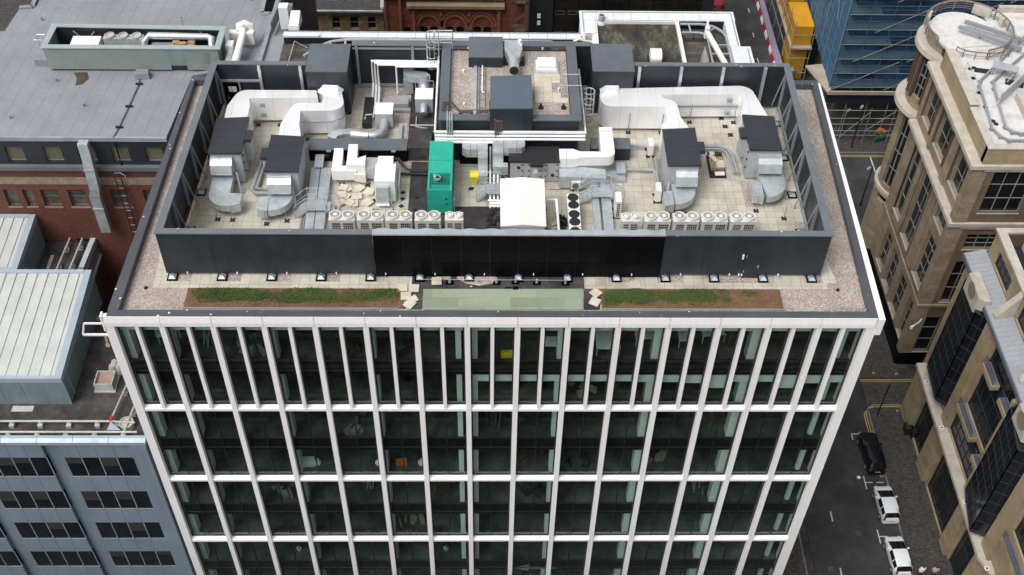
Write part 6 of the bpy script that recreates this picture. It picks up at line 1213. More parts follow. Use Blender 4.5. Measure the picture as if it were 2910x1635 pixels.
lk = thing('link_wall', 'dark grey link wall between the grey roof and the rear wing', 'wall', (5.9, 27, -1.5)); part('wall', MB().prism([(4.9, 20.7), (6.6, 20.7), (6.7, 34), (5.5, 34)], -8, -.4).prism([(4.85, 20.7), (5.15, 20.7), (5.7, 34), (5.4, 34)], -.39, -.1), MATS['kerb_membrane'], lk); part('glass_rail', MB().bar((5.7, 29.5, .3), (6.2, 33.5, .3), .05, 1.0), mat('green_glass', (.10, .16, .16), .1), lk)
solo('white_hood', MB().hexa([(7.1, 28.9, .6), (7.9, 28.9, .6), (8.0, 30.2, .6), (7.2, 30.2, .6), (7.15, 28.9, 1.0), (7.9, 28.9, 1.0), (7.95, 30.2, 1.5), (7.25, 30.2, 1.5)]), MATS['white_tile'], 'sloping white hood at the left end of the white parapet', 'hood'); solo('white_stack', MB().box(6.35, 7.05, 29.9, 30.6, .0, 1.9), MATS['white_tile'], 'short white stack at the left end of the white parapet', 'stack')
solo('lightning_rod', MB().tube([(8.6, 27.6, -.05), (7.6, 28.1, .2), (7.3, 23.5, .1)], .03, 5), POLEG, 'pale conduit lying on the slate deck left of the curved track', 'conduit')
solo('pipe_elbows', MB().tube([(28.6, 28.0, .4), (29.0, 27.9, .7), (29.4, 28.0, .5), (30.2, 28.0, .4)], .08, 7).tube([(29.2, 28.2, .4), (29.2, 28.2, .9)], .06, 7).tube([(29.5, 28.2, .4), (29.5, 28.2, .9)], .06, 7), CREAMW, 'pale pipe elbows at the inner corner of the white parapet', 'pipe', smooth=40)
# ================================================================== city beyond the rear street
BS = thing('brown_tenement', 'old brown sandstone tenement with slate roof at the top edge', 'building', (3, 80, G)); YB = 75
tw = [(x, x+1.1, -31.5, -29.65) for x in (3.0, 5.2, 7.35)]+[(x, x+1.1, -36, -33.6) for x in (-4, -1.5, 1, 3.0, 5.2, 7.35)]
part('wall', wall_x(MB(), YB, -14, 9.4, G, -29.2, tw, .4).box(-14, 9.4, YB+.4, YB+.6, G, -29.2), SANDB, BS); part('pilaster', MB().box(-1.2, -.7, YB-.12, YB-.003, G, -29.3).box(.7, 1.1, YB-.12, YB-.003, G, -29.3), SANDB, BS)
part('cornice', MB().profx([(YB-.05, -29.2), (YB-.5, -28.9), (YB-.5, -28.6), (YB+.5, -28.4), (YB+.5, -29.2)], -14, 9.4), mat('sooty_stone', (.17, .135, .09), .85, var=.2), BS); part('roof', MB().hexa([(-14, YB-.35, -28.55), (9.4, YB-.35, -28.55), (9.4, YB+9, -28.55), (-14, YB+9, -28.55), (-14, YB-.35, -28.5), (9.4, YB-.35, -28.5), (9.4, YB+9, -23.5), (-14, YB+9, -23.5)]), SLATE, BS)
part('gutter', MB().box(-14, 9.4, YB-.62, YB-.4, -28.6, -28.42), POLEG, BS); part('skew', MB().hexa([(9.1, YB-.3, -28.4), (9.5, YB-.3, -28.4), (9.5, YB+9, -23.4), (9.1, YB+9, -23.4), (9.1, YB-.3, -28.1), (9.5, YB-.3, -28.1), (9.5, YB+9, -23.1), (9.1, YB+9, -23.1)]), POLEG, BS); part('dormer', MB().box(.2, 1.3, YB+1.2, YB+2.6, -28, -26.9), POLEG, BS)
for w in tw: win_x(BS, YB, w, mat('old_frame', (.36, .31, .25), .7) if 'old_frame' not in MATS else MATS['old_frame'], None, (1, 2), .1, .35, sill=MATS['sooty_stone'])
RD = thing('red_sandstone_building', 'ornate red sandstone building with arched windows at the top edge', 'building', (17, 80, G))
aw = [(13.75, 14.75), (14.98, 15.95), (16.95, 17.95), (18.15, 19.15), (20.3, 21.3), (21.5, 22.5)]
tw = [(a, b, -34, -30.9) for a, b in aw]+[(11.7, 12.6, -33, -31.1)]
part('wall', wall_x(MB(), YB, 9.6, 26.6, G, -24, tw, .6).box(9.6, 26.6, YB+.6, YB+.8, G, -24), REDS, RD)
ar = MB()
for cx in (14.85, 18.05, 21.4):
    for r, rr_, dd in ((1.35, 1.1, .22), (1.75, 1.5, .14)):
        for i in range(14):
            a0, a1 = R_(180*i/14), R_(180*(i+1)/14); 
            pz_ = [(cx+rr_*math.cos(a0), -30.5+rr_*math.sin(a0)), (cx+r*math.cos(a0), -30.5+r*math.sin(a0)), (cx+r*math.cos(a1), -30.5+r*math.sin(a1)), (cx+rr_*math.cos(a1), -30.5+rr_*math.sin(a1))]
            ar.profy(pz_, YB-dd, YB-.003)
    ar.box(cx-1.75, cx-1.12, YB-.15, YB-.003, -30.9, -30.5).box(cx+1.12, cx+1.75, YB-.15, YB-.003, -30.9, -30.5).box(cx-.14, cx+.14, YB-.1, YB-.003, -34, -30.9)
part('arch', ar, mat('red_carved_stone', (.235, .075, .047), .85, var=.2), RD)
for i in range(6):
    w = (*aw[i], -34, -30.9); win_x(RD, YB, w, BROWNM, None, (1, 2), .08, .5)
    part('window_head', MB().profy([(aw[i][0], -30.9)]+[((aw[i][0]+aw[i][1])/2+.5*math.cos(R_(a)), -31.25+.35*math.sin(R_(a))) for a in range(180, -1, -20)]+[(aw[i][1], -30.9)], YB-.02, YB+.3), MATS['red_carved_stone'], RD)
win_x(RD, YB, tw[-1], BROWNM, None, (1, 2), .08, .5)
part('cornice', MB().profx([(YB-.1, -28.3), (YB-.7, -28.0), (YB-.7, -27.6), (YB-.003, -27.3)], 12.3, 24.1).profx([(YB-.1, -27.1), (YB-.4, -26.9), (YB-.4, -26.6), (YB-.003, -26.4)], 9.6, 24), mat('lichen_stone', (.20, .15, .085), .85, var=.3), RD)
part('pilaster', MB().box(11.3, 11.6, YB-.4, YB-.003, G, -24).box(12.9, 13.2, YB-.4, YB-.003, G, -28.35).box(23.2, 23.6, YB-.35, YB-.003, G, -28.35).box(9.6, 9.8, YB-.2, YB-.003, G, -24), MATS['red_carved_stone'], RD)
part('corbel', MB().cyl(16.4, YB-.05, -29.3, -28.9, .25, n=10).cyl(19.8, YB-.05, -29.3, -28.9, .25, n=10).box(16.0, 16.9, YB-.2, YB-.06, -31.4, -30.9).box(19.3, 20.1, YB-.2, YB-.06, -31.4, -30.9), MATS['red_carved_stone'], RD)
st = MB().box(24.9, 25.2, YB-1.6, YB-1.3, G, -24).box(26.6, 26.9, YB-1.6, YB-1.3, G, -24)
for z in (-33.5, -29.5, -25.5): st.bar((25, YB-1.45, z), (26.75, YB-1.45, z+1.6), .16).box(24.9, 26.9, YB-1.6, YB-.1, z-1.1, z-.95)
part('stair', st, BROWNM, RD, 'rusty external stair at the right end')
GBK = thing('dark_glass_block', 'black glazed block with thin pale frames at the top edge', 'building', (38, 82, G))
part('wall', MB().box(27.2, 48.0, YB+.3, YB+12, G, -20), DARKIN, GBK)
for i in range(6):
    for j in range(5):
        a = 30.1+3.0*i; z = -25.3-3.0*j+.0
        w = part('window', MB().box(a+.1, a+2.9, YB+.22, YB+.28, z-1.9, z+.9), mat('smoky_glass', (.012, .010, .007), .1, var=.8, vs=.3) if 'smoky_glass' not in MATS else MATS['smoky_glass'], GBK)
        f = MB()
        for (p0, p1) in ((a+.15, a+1.3), (a+1.75, a+2.85)): f.box(p0, p1, YB+.16, YB+.2, z-.45, z-.4).box(p0, p1, YB+.16, YB+.2, z-.95, z-.9).box(p0, p0+.05, YB+.16, YB+.2, z-.9, z-.45).box(p1-.05, p1, YB+.16, YB+.2, z-.9, z-.45)
        part('vent_frame', f, mat('dull_frame', (.11, .10, .085), .6) if 'dull_frame' not in MATS else MATS['dull_frame'], w)
    part('mullion', MB().box(30.0+3.0*i-.05, 30.0+3.0*i+.05, YB, YB+.215, G, -20), MATS['smoky_glass'], GBK)
part('pier', MB().box(29.4, 29.95, YB-.3, YB+.2, G, -20), BLACK, GBK); part('pier', MB().box(48.0, 49.4, YB, YB+12, G, -20), BLACK, GBK)
for z in (-29.6, -30.6): part('alley_lamp', MB().box(28.1, 28.5, YB-.1, YB, z, z+.6), WPAINT, GBK)
for i, (x0, x1, h, y0) in enumerate(((-40, -14.5, -22, 75), (-60, -20, -26, 62))):
    t = thing('tenement_block', ('plain brown tenement left of the slate roofed one', 'plain brown block behind the grey roofed building')[i], 'building', ((x0+x1)/2, y0+5, G), 'plain blocks beyond the street'); part('wall', MB().box(x0, x1, y0, y0+12, G, h), SANDB, t); part('roof', MB().box(x0-.2, x1+.2, y0-.3, y0+12, h, h+.3), SLATE, t)
# ================================================================== cream stone corner building, right
SB = thing('stone_corner_building', 'cream stone corner building with a round tower and white flat roof, upper right', 'building', (70, 38, G))
def win_y(par, x, w, frame, bars=(1, 1), fw=.07, d=.4, glass=None, sill=None):
    ya, yb_, za, zb = w
    p_ = part('window', MB().box(x+d-.03, x+d, ya, yb_, za, zb), glass or GLASSD, par)
    f = MB().box(x+d-.1, x+d-.031, ya, ya+fw, za, zb).box(x+d-.1, x+d-.031, yb_-fw, yb_, za, zb).box(x+d-.1, x+d-.031, ya+fw, yb_-fw, zb-fw, zb).box(x+d-.1, x+d-.031, ya+fw, yb_-fw, za, za+fw)
    for i in range(1, bars[0]): y = ya+(yb_-ya)*i/bars[0]; f.box(x+d-.09, x+d-.032, y-fw/2, y+fw/2, za+fw, zb-fw)
    for i in range(1, bars[1]): z = za+(zb-za)*i/bars[1]; f.box(x+d-.085, x+d-.033, ya+fw, yb_-fw, z-fw/2, z+fw/2)
    part('window_frame', f, frame, p_)
    if sill: part('sill', MB().box(x-.1, x+d-.11, ya-.1, yb_+.1, za-.16, za-.003), sill, p_)
    return p_
XS = 63.9; PALEF = mat('pale_window_frame', (.24, .25, .235), .6)
up = [(30.0, 32.9, -17.9, -13.2), (35.3, 38.2, -17.9, -13.2), (39.9, 42.1, -17.9, -13.2)]
md = [(30.5, 32.9, -22.4, -20.4), (30.5, 32.9, -29.9, -24.0), (35.6, 38.0, -29.6, -20.5), (39.2, 41.4, -29.3, -20.7)]
lw = [(30.3, 31.6, -37.0, -31.9), (33, 35.2, -37, -31.9), (36.3, 38.3, -36.8, -31.9), (39.2, 41.2, -36.6, -31.8)]
part('street_wall', wall_y(MB(), XS, 29.16, 43.5, G+.0, -12.7, up+md+lw, .45).box(XS+.45, XS+.6, 29.2, 43.5, G, -12.7), STONEC, SB)
for w in up: win_y(SB, XS, w, PALEF, (2, 3), sill=STONEL)
for w in md: win_y(SB, XS, w, PALEF, (2, 4 if w[3]-w[2] > 4 else 2), sill=STONEL)
for w in lw: win_y(SB, XS, w, PALEF, (2, 3), sill=STONEL)
for y in (29.75, 33.15, 35.05, 38.4, 39.65, 42.35):
    m = MB().cyl(XS+.02, y, -18.0, -12.75, .19, .19, 12); part('brown_column', m, BROWNM, SB, smooth=40)
for y in (33.9, 34.5, 38.9): part('pilaster', MB().box(XS-.14, XS-.002, y-.28, y+.28, -30.3, -18.6), STONEC, SB)
for y in (35.3, 38.3, 38.9, 41.5): part('brown_column', MB().box(XS-.02, XS+.1, y-.1, y+.1, -30.2, -20.2), BROWNM, SB)
fr = [(65.4, 69.0, -18.0, -13.2), (65.4, 68.6, -22.6, -20.7), (65.4, 68.2, -29.8, -24.2), (64.85, 66.4, -37.2, -32.0)]+[(x, x+3.4, -18.0, -13.2) for x in (72, 77, 82)]+[(x, x+3.0, -29.8, -24.2) for x in (72, 77, 82)]+[(x, x+3.0, -22.6, -20.7) for x in (72, 77, 82)]+[(x, x+1.6, -37.2, -32) for x in (68.4, 72, 76)]
part('front_wall', wall_x(MB(), 28.8, 63.9, 92, -37.45, -12.7, fr, .35).box(63.95, 92, 29.15, 29.25, -37.4, -12.7), STONEB, SB)
for i, w in enumerate(fr): win_x(SB, 28.8, w, PALEF if i < 4 else BROWNM, None, (3 if w[1]-w[0] > 2 else 1, 3), .08, .3, sill=STONEL)
part('quoin', MB().box(63.5, 64.7, 28.74, 28.797, -37.4, -12.75).box(63.5, 63.895, 28.798, 29.7, -37.4, -12.75), STONEC, SB); part('plinth', MB().box(63.35, 92, 28.6, 29.1, G, -37.46).box(63.4, 63.9, 29.11, 43.5, G, -37.46), BLACKP, SB)
part('string_course', MB().box(63.4, 92, 28.6, 28.797, -30.35, -30.05).box(63.4, 63.53, 28.8, 43, -30.35, -30.05), STONEC, SB)
part('core', MB().box(64.6, 92, 29.4, 48.5, G, -11.4).box(75, 92, 48.5, 49.5, G, -11.4), BLACK, SB)
for z, t_, o in ((-12.72, .42, .85), (-19.55, .4, .75)):
    m = MB().box(63.9-o, 92, 28.8-o*.35, 29.3, z, z+t_).box(63.9-o, 64.4, 29.305, 43.2, z, z+t_-.003).box(63.9-o*.6, 64.4, 28.95, 43.2, z-.35, z-.002).box(64.4, 92, 28.8-.15, 29.3, z-.35, z-.002)
    part('cornice', m, STONEL, SB)
TX, TY, TR_ = 66.75, 46.3, 3.15
tm = MB()
for i in range(28):
    a0, a1 = R_(95+170*i/28), R_(95+170*(i+1)/28); k = i % 7
    for z0, z1 in ((G, -37.4), (-37.38, -31.8), (-30.3, -29.5), (-20.6, -17.9), (-13.2, -12.4)) if k in (2, 3, 4, 5) else ((G, -12.4),):
        tm.hexa([(TX+r*math.cos(a), TY+r*math.sin(a), z) for z in (z0, z1) for a, r in ((a0, TR_), (a1, TR_), (a1, TR_-.4), (a0, TR_-.4))][:4]+[(TX+r*math.cos(a), TY+r*math.sin(a), z1) for a, r in ((a0, TR_), (a1, TR_), (a1, TR_-.4), (a0, TR_-.4))])
part('tower_wall', tm, STONEC, SB, 'round corner tower')
for b in range(4):
    a0, a1 = R_(95+170*(b*7+2)/28), R_(95+170*(b*7+6)/28); n = 6
    for z0, z1 in ((-17.9, -13.2), (-29.5, -20.6)):
        g, f = MB(), MB()
        P = [(TX+(TR_-.3)*math.cos(a0+(a1-a0)*i/n), TY+(TR_-.3)*math.sin(a0+(a1-a0)*i/n)) for i in range(n+1)]
        for p0, p1 in zip(P, P[1:]): g.bar((*p0, (z0+z1)/2), (*p1, (z0+z1)/2), .06, z1-z0)
        for i in (0, 3, 6): f.bar((P[i][0], P[i][1], z0), (P[i][0], P[i][1], z1), .14)
        for q_ in (.25, .5, .75):
            for p0, p1 in zip(P, P[1:]): f.bar((*p0, z0+(z1-z0)*q_), (*p1, z0+(z1-z0)*q_), .14, .1)
        w = part('window', g, GLASSD, SB); part('window_frame', f, PALEF, w)
    for a in (a0-.03, a1+.03):
        part('brown_column', MB().cyl(TX+(TR_+.05)*math.cos(a), TY+(TR_+.05)*math.sin(a), -18.2, -12.8, .2, .2, 10), BROWNM, SB, smooth=40)
for z, o, t_ in ((-12.8, .75, .5), (-19.6, .95, .45), (-30.4, .3, .35)):
    part('tower_cornice', MB().ringz(TX, TY, z, z+t_, TR_+o, TR_-.6, 48, TR_+o-.05, TR_-.6).ringz(TX, TY, z-.5, z-.004, TR_+.1, TR_-.5, 48, TR_+o-.15, TR_-.5), STONEL, SB, smooth=40)
part('tower_upper', MB().ringz(TX, TY, -12.29, -11.02, 2.95, 2.5, 48), STONEC, SB, smooth=40)
part('roof', MB().box(64.75, 92, 29.4, 44, -11.5, -11.0).box(69.5, 92, 44.001, 49.5, -11.5, -11.0).cyl(TX, TY, -11.5, -11.03, 2.49, n=40).cyl(TX, TY, -11.019, -10.98, 2.96, n=48).cyl(TX+.6, TY-1.2, -11.2, -10.97, 3.3, n=48), ROOFW, SB)
pw = MB().box(63.95, 64.75, 34.4, 42.3, -12.3, -10.4).box(64.0, 64.6, 28.9, 34.395, -12.3, -10.65).box(64.0, 92, 28.75, 29.35, -12.3, -10.6)
part('parapet', pw, CREAM2, SB); part('parapet_top', MB().box(63.9, 64.8, 34.3, 42.4, -10.398, -10.3).box(63.95, 64.65, 29.36, 34.29, -10.648, -10.55).box(63.95, 92, 28.68, 29.35, -10.598, -10.5).box(71, 92, 49.2, 49.6, -11, -10.4), STONEL, SB)
rl = thing('tower_railing', 'brown circular railing around the round tower roof', 'railing', (67, 45.6, -11)); CX, CY, CR = 67.0, 45.7, 3.95
m = MB()
for z, r in ((-10.0, .09), (-10.25, .03), (-10.5, .03), (-10.72, .03)): m.tube([(CX+CR*math.cos(R_(a)), CY+CR*math.sin(R_(a)), z) for a in range(-80, 211, 8)], r, 6)
for a in range(-80, 211, 29): m.bar((CX+CR*math.cos(R_(a)), CY+CR*math.sin(R_(a)), -11.0), (CX+CR*math.cos(R_(a)), CY+CR*math.sin(R_(a)), -10.0), .1)
part('rail', m, mat('brown_rail', (.19, .155, .13), .5), rl)
for a, w_ in ((150, 1.3), (55, 1.7), (20, .5)): part('rail_pier', MB().obox(CX+(CR-.15)*math.cos(R_(a)), CY+(CR-.15)*math.sin(R_(a)), -11, -10.05, w_, .35, R_(a+90)), STONEL, rl)
m = MB().tube([(CX+2.6*math.cos(R_(a))+.6, CY-2.9+1.2*math.sin(R_(a)), -10.2) for a in range(190, 331, 14)], .06, 6).tube([(CX+2.6*math.cos(R_(a))+.6, CY-2.9+1.2*math.sin(R_(a)), -10.6) for a in range(190, 331, 14)], .03, 6)
for a in range(190, 331, 28): m.bar((CX+2.6*math.cos(R_(a))+.6, CY-2.9+1.2*math.sin(R_(a)), -11), (CX+2.6*math.cos(R_(a))+.6, CY-2.9+1.2*math.sin(R_(a)), -10.2), .06)
part('lower_rail', m, MATS['brown_rail'], rl)
gt = thing('roof_gantry', 'twin grey beams of a roof gantry lying across the white roof', 'gantry', (68, 45, -11))
part('beam', MB().bar((66.9, 46.7, -10.3), (72.5, 43.2, -10.3), .3, .3), STEEL, gt); part('beam', MB().bar((66.1, 45.9, -10.35), (71.0, 42.5, -10.35), .3, .3), STEEL, gt); part('tie', MB().bar((67.2, 45.1, -10.3), (67.9, 46.1, -10.3), .1).bar((69.9, 43.3, -10.3), (70.6, 44.4, -10.3), .1).bar((68, 45, -11), (68, 45, -10.4), .12).bar((71, 43, -11), (71, 43, -10.4), .15), STEEL, gt)
def rrail(label, P, z=-10.75):
    t = thing('gantry_rail', label, 'rail', (*P[0], -11), 'grey gantry rails on the white roof'); part('rail', MB().tube([(x, y, z) for x, y in P], .11, 8), STEEL, t, smooth=40)
    for x, y in P[1:-1]: part('rail_foot', MB().box(x-.15, x+.15, y-.15, y+.15, -11, z-.08), STEEL, t)
rrail('outer grey gantry rail bending along the white roof parapet', [(73.5, 46.5), (66.1, 38.3), (65.8, 37.6), (65.2, 31.7), (65.6, 30.6), (66.2, 30.1), (80, 29.9)])
rrail('inner grey gantry rail bending across the white roof', [(73.5, 44.5), (67.2, 38.2), (67.0, 37.2), (66.4, 31.9), (66.8, 31.2), (67.5, 31.0), (80, 31.0)])
for i, (x, y) in enumerate(((65.8, 40.3), (65.7, 38.9), (65.65, 36.8), (65.6, 34.8), (65.7, 32.9), (65.85, 32.5), (66.2, 40.45))): solo('roof_drain', MB().cyl(x, y, -11, -10.96, .22, n=14), BLACK, f'round black drain spot on the white roof, {("rear left of the pair by the tower", "second back", "third back", "fourth back", "first of the front pair", "second of the front pair", "rear right of the pair by the tower")[i]}', 'drain', 'black drain spots on the white roof')
rh = thing('rooftop_hatch', 'grey roof hut with a sloped top and lattice legs on the white roof', 'roof hut', (69, 39, -11)); part('top', MB().hexa([(67.2, 39.2, -10), (69.2, 38.3, -10), (69.6, 39.2, -10), (67.6, 40.2, -10), (67.2, 39.2, -9.9), (69.2, 38.3, -9.9), (69.6, 39.2, -9.9), (67.6, 40.2, -9.9)]), MATS['track_grey'], rh)
part('legs', MB().bar((67.4, 39.4, -11), (67.4, 39.4, -10), .08).bar((69.2, 38.6, -11), (68.8, 38.6, -10), .08).bar((69.4, 39.1, -11), (69.0, 38.9, -10), .08).bar((68.6, 38.4, -11), (69.2, 38.6, -10), .08), GALV, rh); part('mat', MB().obox(69.2, 38.2, -11, -10.97, 1.6, .9, -.4).obox(66.9, 40.0, -11, -10.97, 1.6, .7, -.2), BLACK, rh)
solo('roof_wall', MB().hexa([(66.6, 35.0, -11), (71.5, 40, -11), (71.6, 39.9, -11), (66.7, 34.9, -11), (66.6, 35.0, -9.6), (71.5, 40, -9.6), (71.6, 39.9, -9.6), (66.7, 34.9, -9.6)]), mat('pale_grey_wall', (.42, .43, .45), .7), 'pale grey diagonal upstand wall on the white roof', 'wall')
solo('roof_plinth', MB().box(68.6, 80, 32.8, 34.5, -11, -10.5).box(68.5, 68.8, 31.9, 36, -11, -10.3), STONEL, 'low stone coloured plinth on the white roof at the right edge', 'plinth')
solo('roof_bench', MB().box(70.0, 71.0, 36.4, 36.5, -10.6, -10.5).box(70, 71, 36.7, 36.8, -10.6, -10.5).box(70, 71, 37.0, 37.1, -10.6, -10.5).box(70.05, 70.15, 36.4, 37.1, -11, -10.61).box(70.85, 70.95, 36.4, 37.1, -11, -10.61), WOOD, 'slatted wooden bench on the white roof at the right edge', 'bench')
solo('guard_rail', MB().tube([(65.3, 42.0, -11), (65.3, 42.0, -9.9), (68.5, 42.4, -9.9), (68.5, 42.4, -11)], .03, 5).tube([(65.3, 42.0, -10.4), (68.5, 42.4, -10.4)], .025, 5).tube([(65.1, 39.8, -11), (65.1, 39.8, -9.9), (65.2, 36.5, -9.9), (65.2, 36.5, -11)], .03, 5), GALV, 'thin grey guard rails along the white roof behind the stone parapet', 'guard rail')
# ================================================================== yellow stone building, lower right
YB_ = thing('bay_window_building', 'yellow stone building with dark glass bays and zinc roof strip, lower right', 'building', (70, 5, G)); XF = 62.9
uw = [(8.95, 14.2, -26.4, -18.3), (8.95, 14.9, -30.9, -26.9), (3.9, 8.3, -30.4, -18.6), (16.4, 21.2, -29.6, -18.2), (-1.5, 1.6, -26, -19), (-9, -3, -30, -18.6)]
gw = [(8.2, 14.0, -38.8, -31.9), (16.6, 20.0, -38.6, -31.9), (3.4, 6.4, -38.9, -31.9), (-8, 1.2, -38.8, -31.9)]
part('street_wall', wall_y(MB(), XF, -40, 22.9, G, -17.75, uw+gw, .3).box(XF+.3, XF+.4, -40, 22.8, G, -17.75), CREAM2, YB_); part('core', MB().box(XF+.45, 100, -40, 22.7, G, -18.2), DARKIN, YB_); part('lane_wall', MB().box(XF+.3, 100, 22.71, 22.9, G, -17.75), CREAM2, YB_)
for w in uw: win_y(YB_, XF, w, mat('blue_black_frame', (.03, .035, .045), .4) if 'blue_black_frame' not in MATS else MATS['blue_black_frame'], (5 if w[1]-w[0] > 4.5 else 3, 4), .06, .25)
for w in gw: win_y(YB_, XF, w, MATS['blue_black_frame'], (5, 2), .06, .25)
part('stone_ledge', MB().prism([(61.95, 22.3), (61.95, 2.2), (62.6, .6), (62.895, .6), (62.895, 22.3)], -31.35, -31.0).prism([(61.95, -40), (61.95, -3.4), (62.6, -1.6), (62.895, -1.6), (62.895, -40)], -31.35, -31.0), STONEL, YB_)
for i, y in enumerate((20.0, 14.9, 7.3, 1.1)): p_ = part('ledge_light', MB().box(62.15, 62.5, y-.17, y+.17, -30.99, -30.9), WPAINT, YB_); part('lens', MB().box(62.24, 62.41, y-.08, y+.08, -30.899, -30.88), DARKIN, p_)
for y0, y1 in ((20.2, 22.6), (14.3, 16.4), (6.6, 8.1), (1.4, 3.3)):
    m = MB()
    for k in range(5): m.box(62.45, 62.897, y0, y1, -38.6+k*1.45+.03, -38.6+(k+1)*1.45-.03)
    p_ = part('pilaster', m, CREAM2, YB_); part('pilaster_joint', MB().box(62.5, 62.896, y0+.05, y1-.05, -38.57, -31.4), mat('terracotta_band', (.25, .12, .055), .8) if 'terracotta_band' not in MATS else MATS['terracotta_band'], p_)
for y0, y1, z in ((11.2, 13.7, -20.2), (7.2, 9.8, -19.8), (10.6, 14.3, -26.5), (7.0, 9.4, -27.0), (-3, 1.5, -26.6)):
    b = part('balcony', MB().box(62.2, 62.89, y0, y1, z-.5, z), CREAM2, YB_)
    r = MB().box(62.24, 62.28, y0+.05, y1-.05, z+.85, z+.9); n = int((y1-y0)/.16)
    for i in range(n): yy = y0+.08+(y1-y0-.16)*i/(n-1); r.box(62.245, 62.275, yy-.012, yy+.012, z, z+.85)
    part('railing', r, BLUER, b); part('paving', MB().box(62.3, 62.88, y0+.1, y1-.1, z+.001, z+.02), KERB, b)
part('thin_pier', MB().box(62.55, 62.897, 8.35, 8.75, -30.9, -18.6).box(62.55, 62.897, 14.95, 16.1, -30.9, -17.8).box(62.5, 62.897, 1.8, 3.4, -30.9, -17.8), CREAM2, YB_)
for y in (8.35, 14.95): part('terracotta_band', MB().box(62.52, 62.549, y, y+.4, -25.9, -25.7).box(62.52, 62.549, y, y+.4, -29.9, -29.7), MATS['terracotta_band'], YB_)
def bay(poly, z0, z1, lab):
    b = part('bay_window', MB().prism(poly, z0+.35, z1), GLASSD, YB_, lab); f = MB()
    for (xa, ya), (xb, yb2) in zip(poly, poly[1:]):
        L_ = math.hypot(xb-xa, yb2-ya); n = max(2, int(L_/.65))
        for i in range(n+1): x, y = xa+(xb-xa)*i/n, ya+(yb2-ya)*i/n; f.bar((x, y, z0+.35), (x, y, z1), .07)
        for i in range(9): z = z0+.4+(z1-z0-.4)*i/8; f.bar((xa, ya, z), (xb, yb2, z), .075, .05)
    part('bay_frame', f, MATS['blue_black_frame'], b); part('bay_base', MB().prism(poly, z0, z0+.349), mat('navy_sheet', (.025, .03, .07), .4) if 'navy_sheet' not in MATS else MATS['navy_sheet'], b)
bay([(62.9, 21.4), (62.25, 21.0), (62.0, 17.2), (62.9, 16.3)], -29.9, -18.1, 'dark glass bay under the oval gablet')
bay([(62.9, 8.2), (62.2, 7.9), (61.55, 4.1), (62.9, 3.5)], -30.3, -18.6, 'dark glass bay with reflections near the bottom corner')
part('zinc_roof', MB().profy([(62.6, -17.74), (62.6, -17.5), (62.9, -17.45), (64.3, -17.1), (64.3, -17.74)], -40, 23.4), ZINC, YB_); part('gutter', MB().box(62.45, 62.598, -40, 23.4, -17.85, -17.5), MATS['lead_ledge'], YB_)
up_ = [(18.2, 21.6, -17.0, -15.4), (10, 15.5, -17, -15.3), (2, 8, -17, -15.3)]
part('upper_wall', wall_y(MB(), 64.35, -40, 23.0, -17.3, -14.5, up_, .3).box(64.65, 64.8, -40, 22.9, -17.3, -14.5), CREAM2, YB_)
for w in up_: win_y(YB_, 64.35, w, MATS['blue_black_frame'], (4, 2), .07, .25)
part('upper_coping', MB().box(64.2, 64.95, -40, 23.15, -14.498, -14.3).box(64.951, 100, 22.6, 23.15, -14.498, -14.3), STONEL, YB_); part('upper_roof', MB().box(64.96, 100, -40, 22.59, -16.2, -15.9), BLACK, YB_)
part('rear_wall', wall_y(MB(), 66.6, -40, 22.4, -15.9, -11.5, [(18.5, 21, -15.2, -12.6), (12, 16, -15.2, -12.6), (4, 10, -15.2, -12.6)], .25).box(66.85, 100, -40, 22.3, -15.9, -11.5), mat('grey_frame_wall', (.36, .37, .37), .6), YB_)
for w in ((18.5, 21, -15.2, -12.6), (12, 16, -15.2, -12.6), (4, 10, -15.2, -12.6)): win_y(YB_, 66.6, w, MATS['blue_black_frame'], (2, 2), .08, .2)
def gablet(y0, y1):
    ym = (y0+y1)/2
    g = part('gablet', MB().prism([(61.9, y0+.3), (61.9, y1-.3), (62.45, y1), (62.9, y1), (62.9, y0), (62.45, y0)], -18.5, 0, lambda x, y: -16.9+.9*(1-abs(y-ym)/(y1-y0)*2)), STONEL, YB_, 'white stone gablet with an oval recess')
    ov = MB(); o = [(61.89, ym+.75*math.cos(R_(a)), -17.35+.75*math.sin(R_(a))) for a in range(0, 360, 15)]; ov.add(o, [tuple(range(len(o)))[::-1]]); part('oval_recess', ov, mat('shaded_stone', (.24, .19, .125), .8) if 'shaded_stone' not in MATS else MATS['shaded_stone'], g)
gablet(17.3, 20.6); gablet(4.4, 7.2)
for y in (15.8, 9.2): part('arch_bracket', MB().hexa([(62.9, y, -17.6), (64.3, y, -17.3), (64.3, y+.6, -17.3), (62.9, y+.6, -17.6), (62.9, y, -17.2), (64.3, y, -14.6), (64.3, y+.6, -14.6), (62.9, y+.6, -17.2)]), STONEL, YB_)
solo('red_canopy', MB().prism([(64.3, 24.6), (66.5, 24.6), (66.5, 26.0), (64.9, 25.8), (64.4, 25.3)], -36.2, -35.9), REDP, 'red canopy at the corner of the yellow stone building', 'canopy')
solo('canopy_post', MB().box(64.5, 64.7, 24.9, 25.1, G, -36.2), CREAM2, 'stone post carrying the red canopy', 'post')
solo('camera_arm', MB().tube([(64.4, 28.75, -32.2), (64.0, 28.3, -32.2), (63.4, 28.0, -32.4)], .06, 6).cyl(63.3, 27.95, -32.7, -32.4, .16, .12, 10), WPAINT, 'white security camera on an arm at the corner of the cream stone building', 'camera', smooth=40)
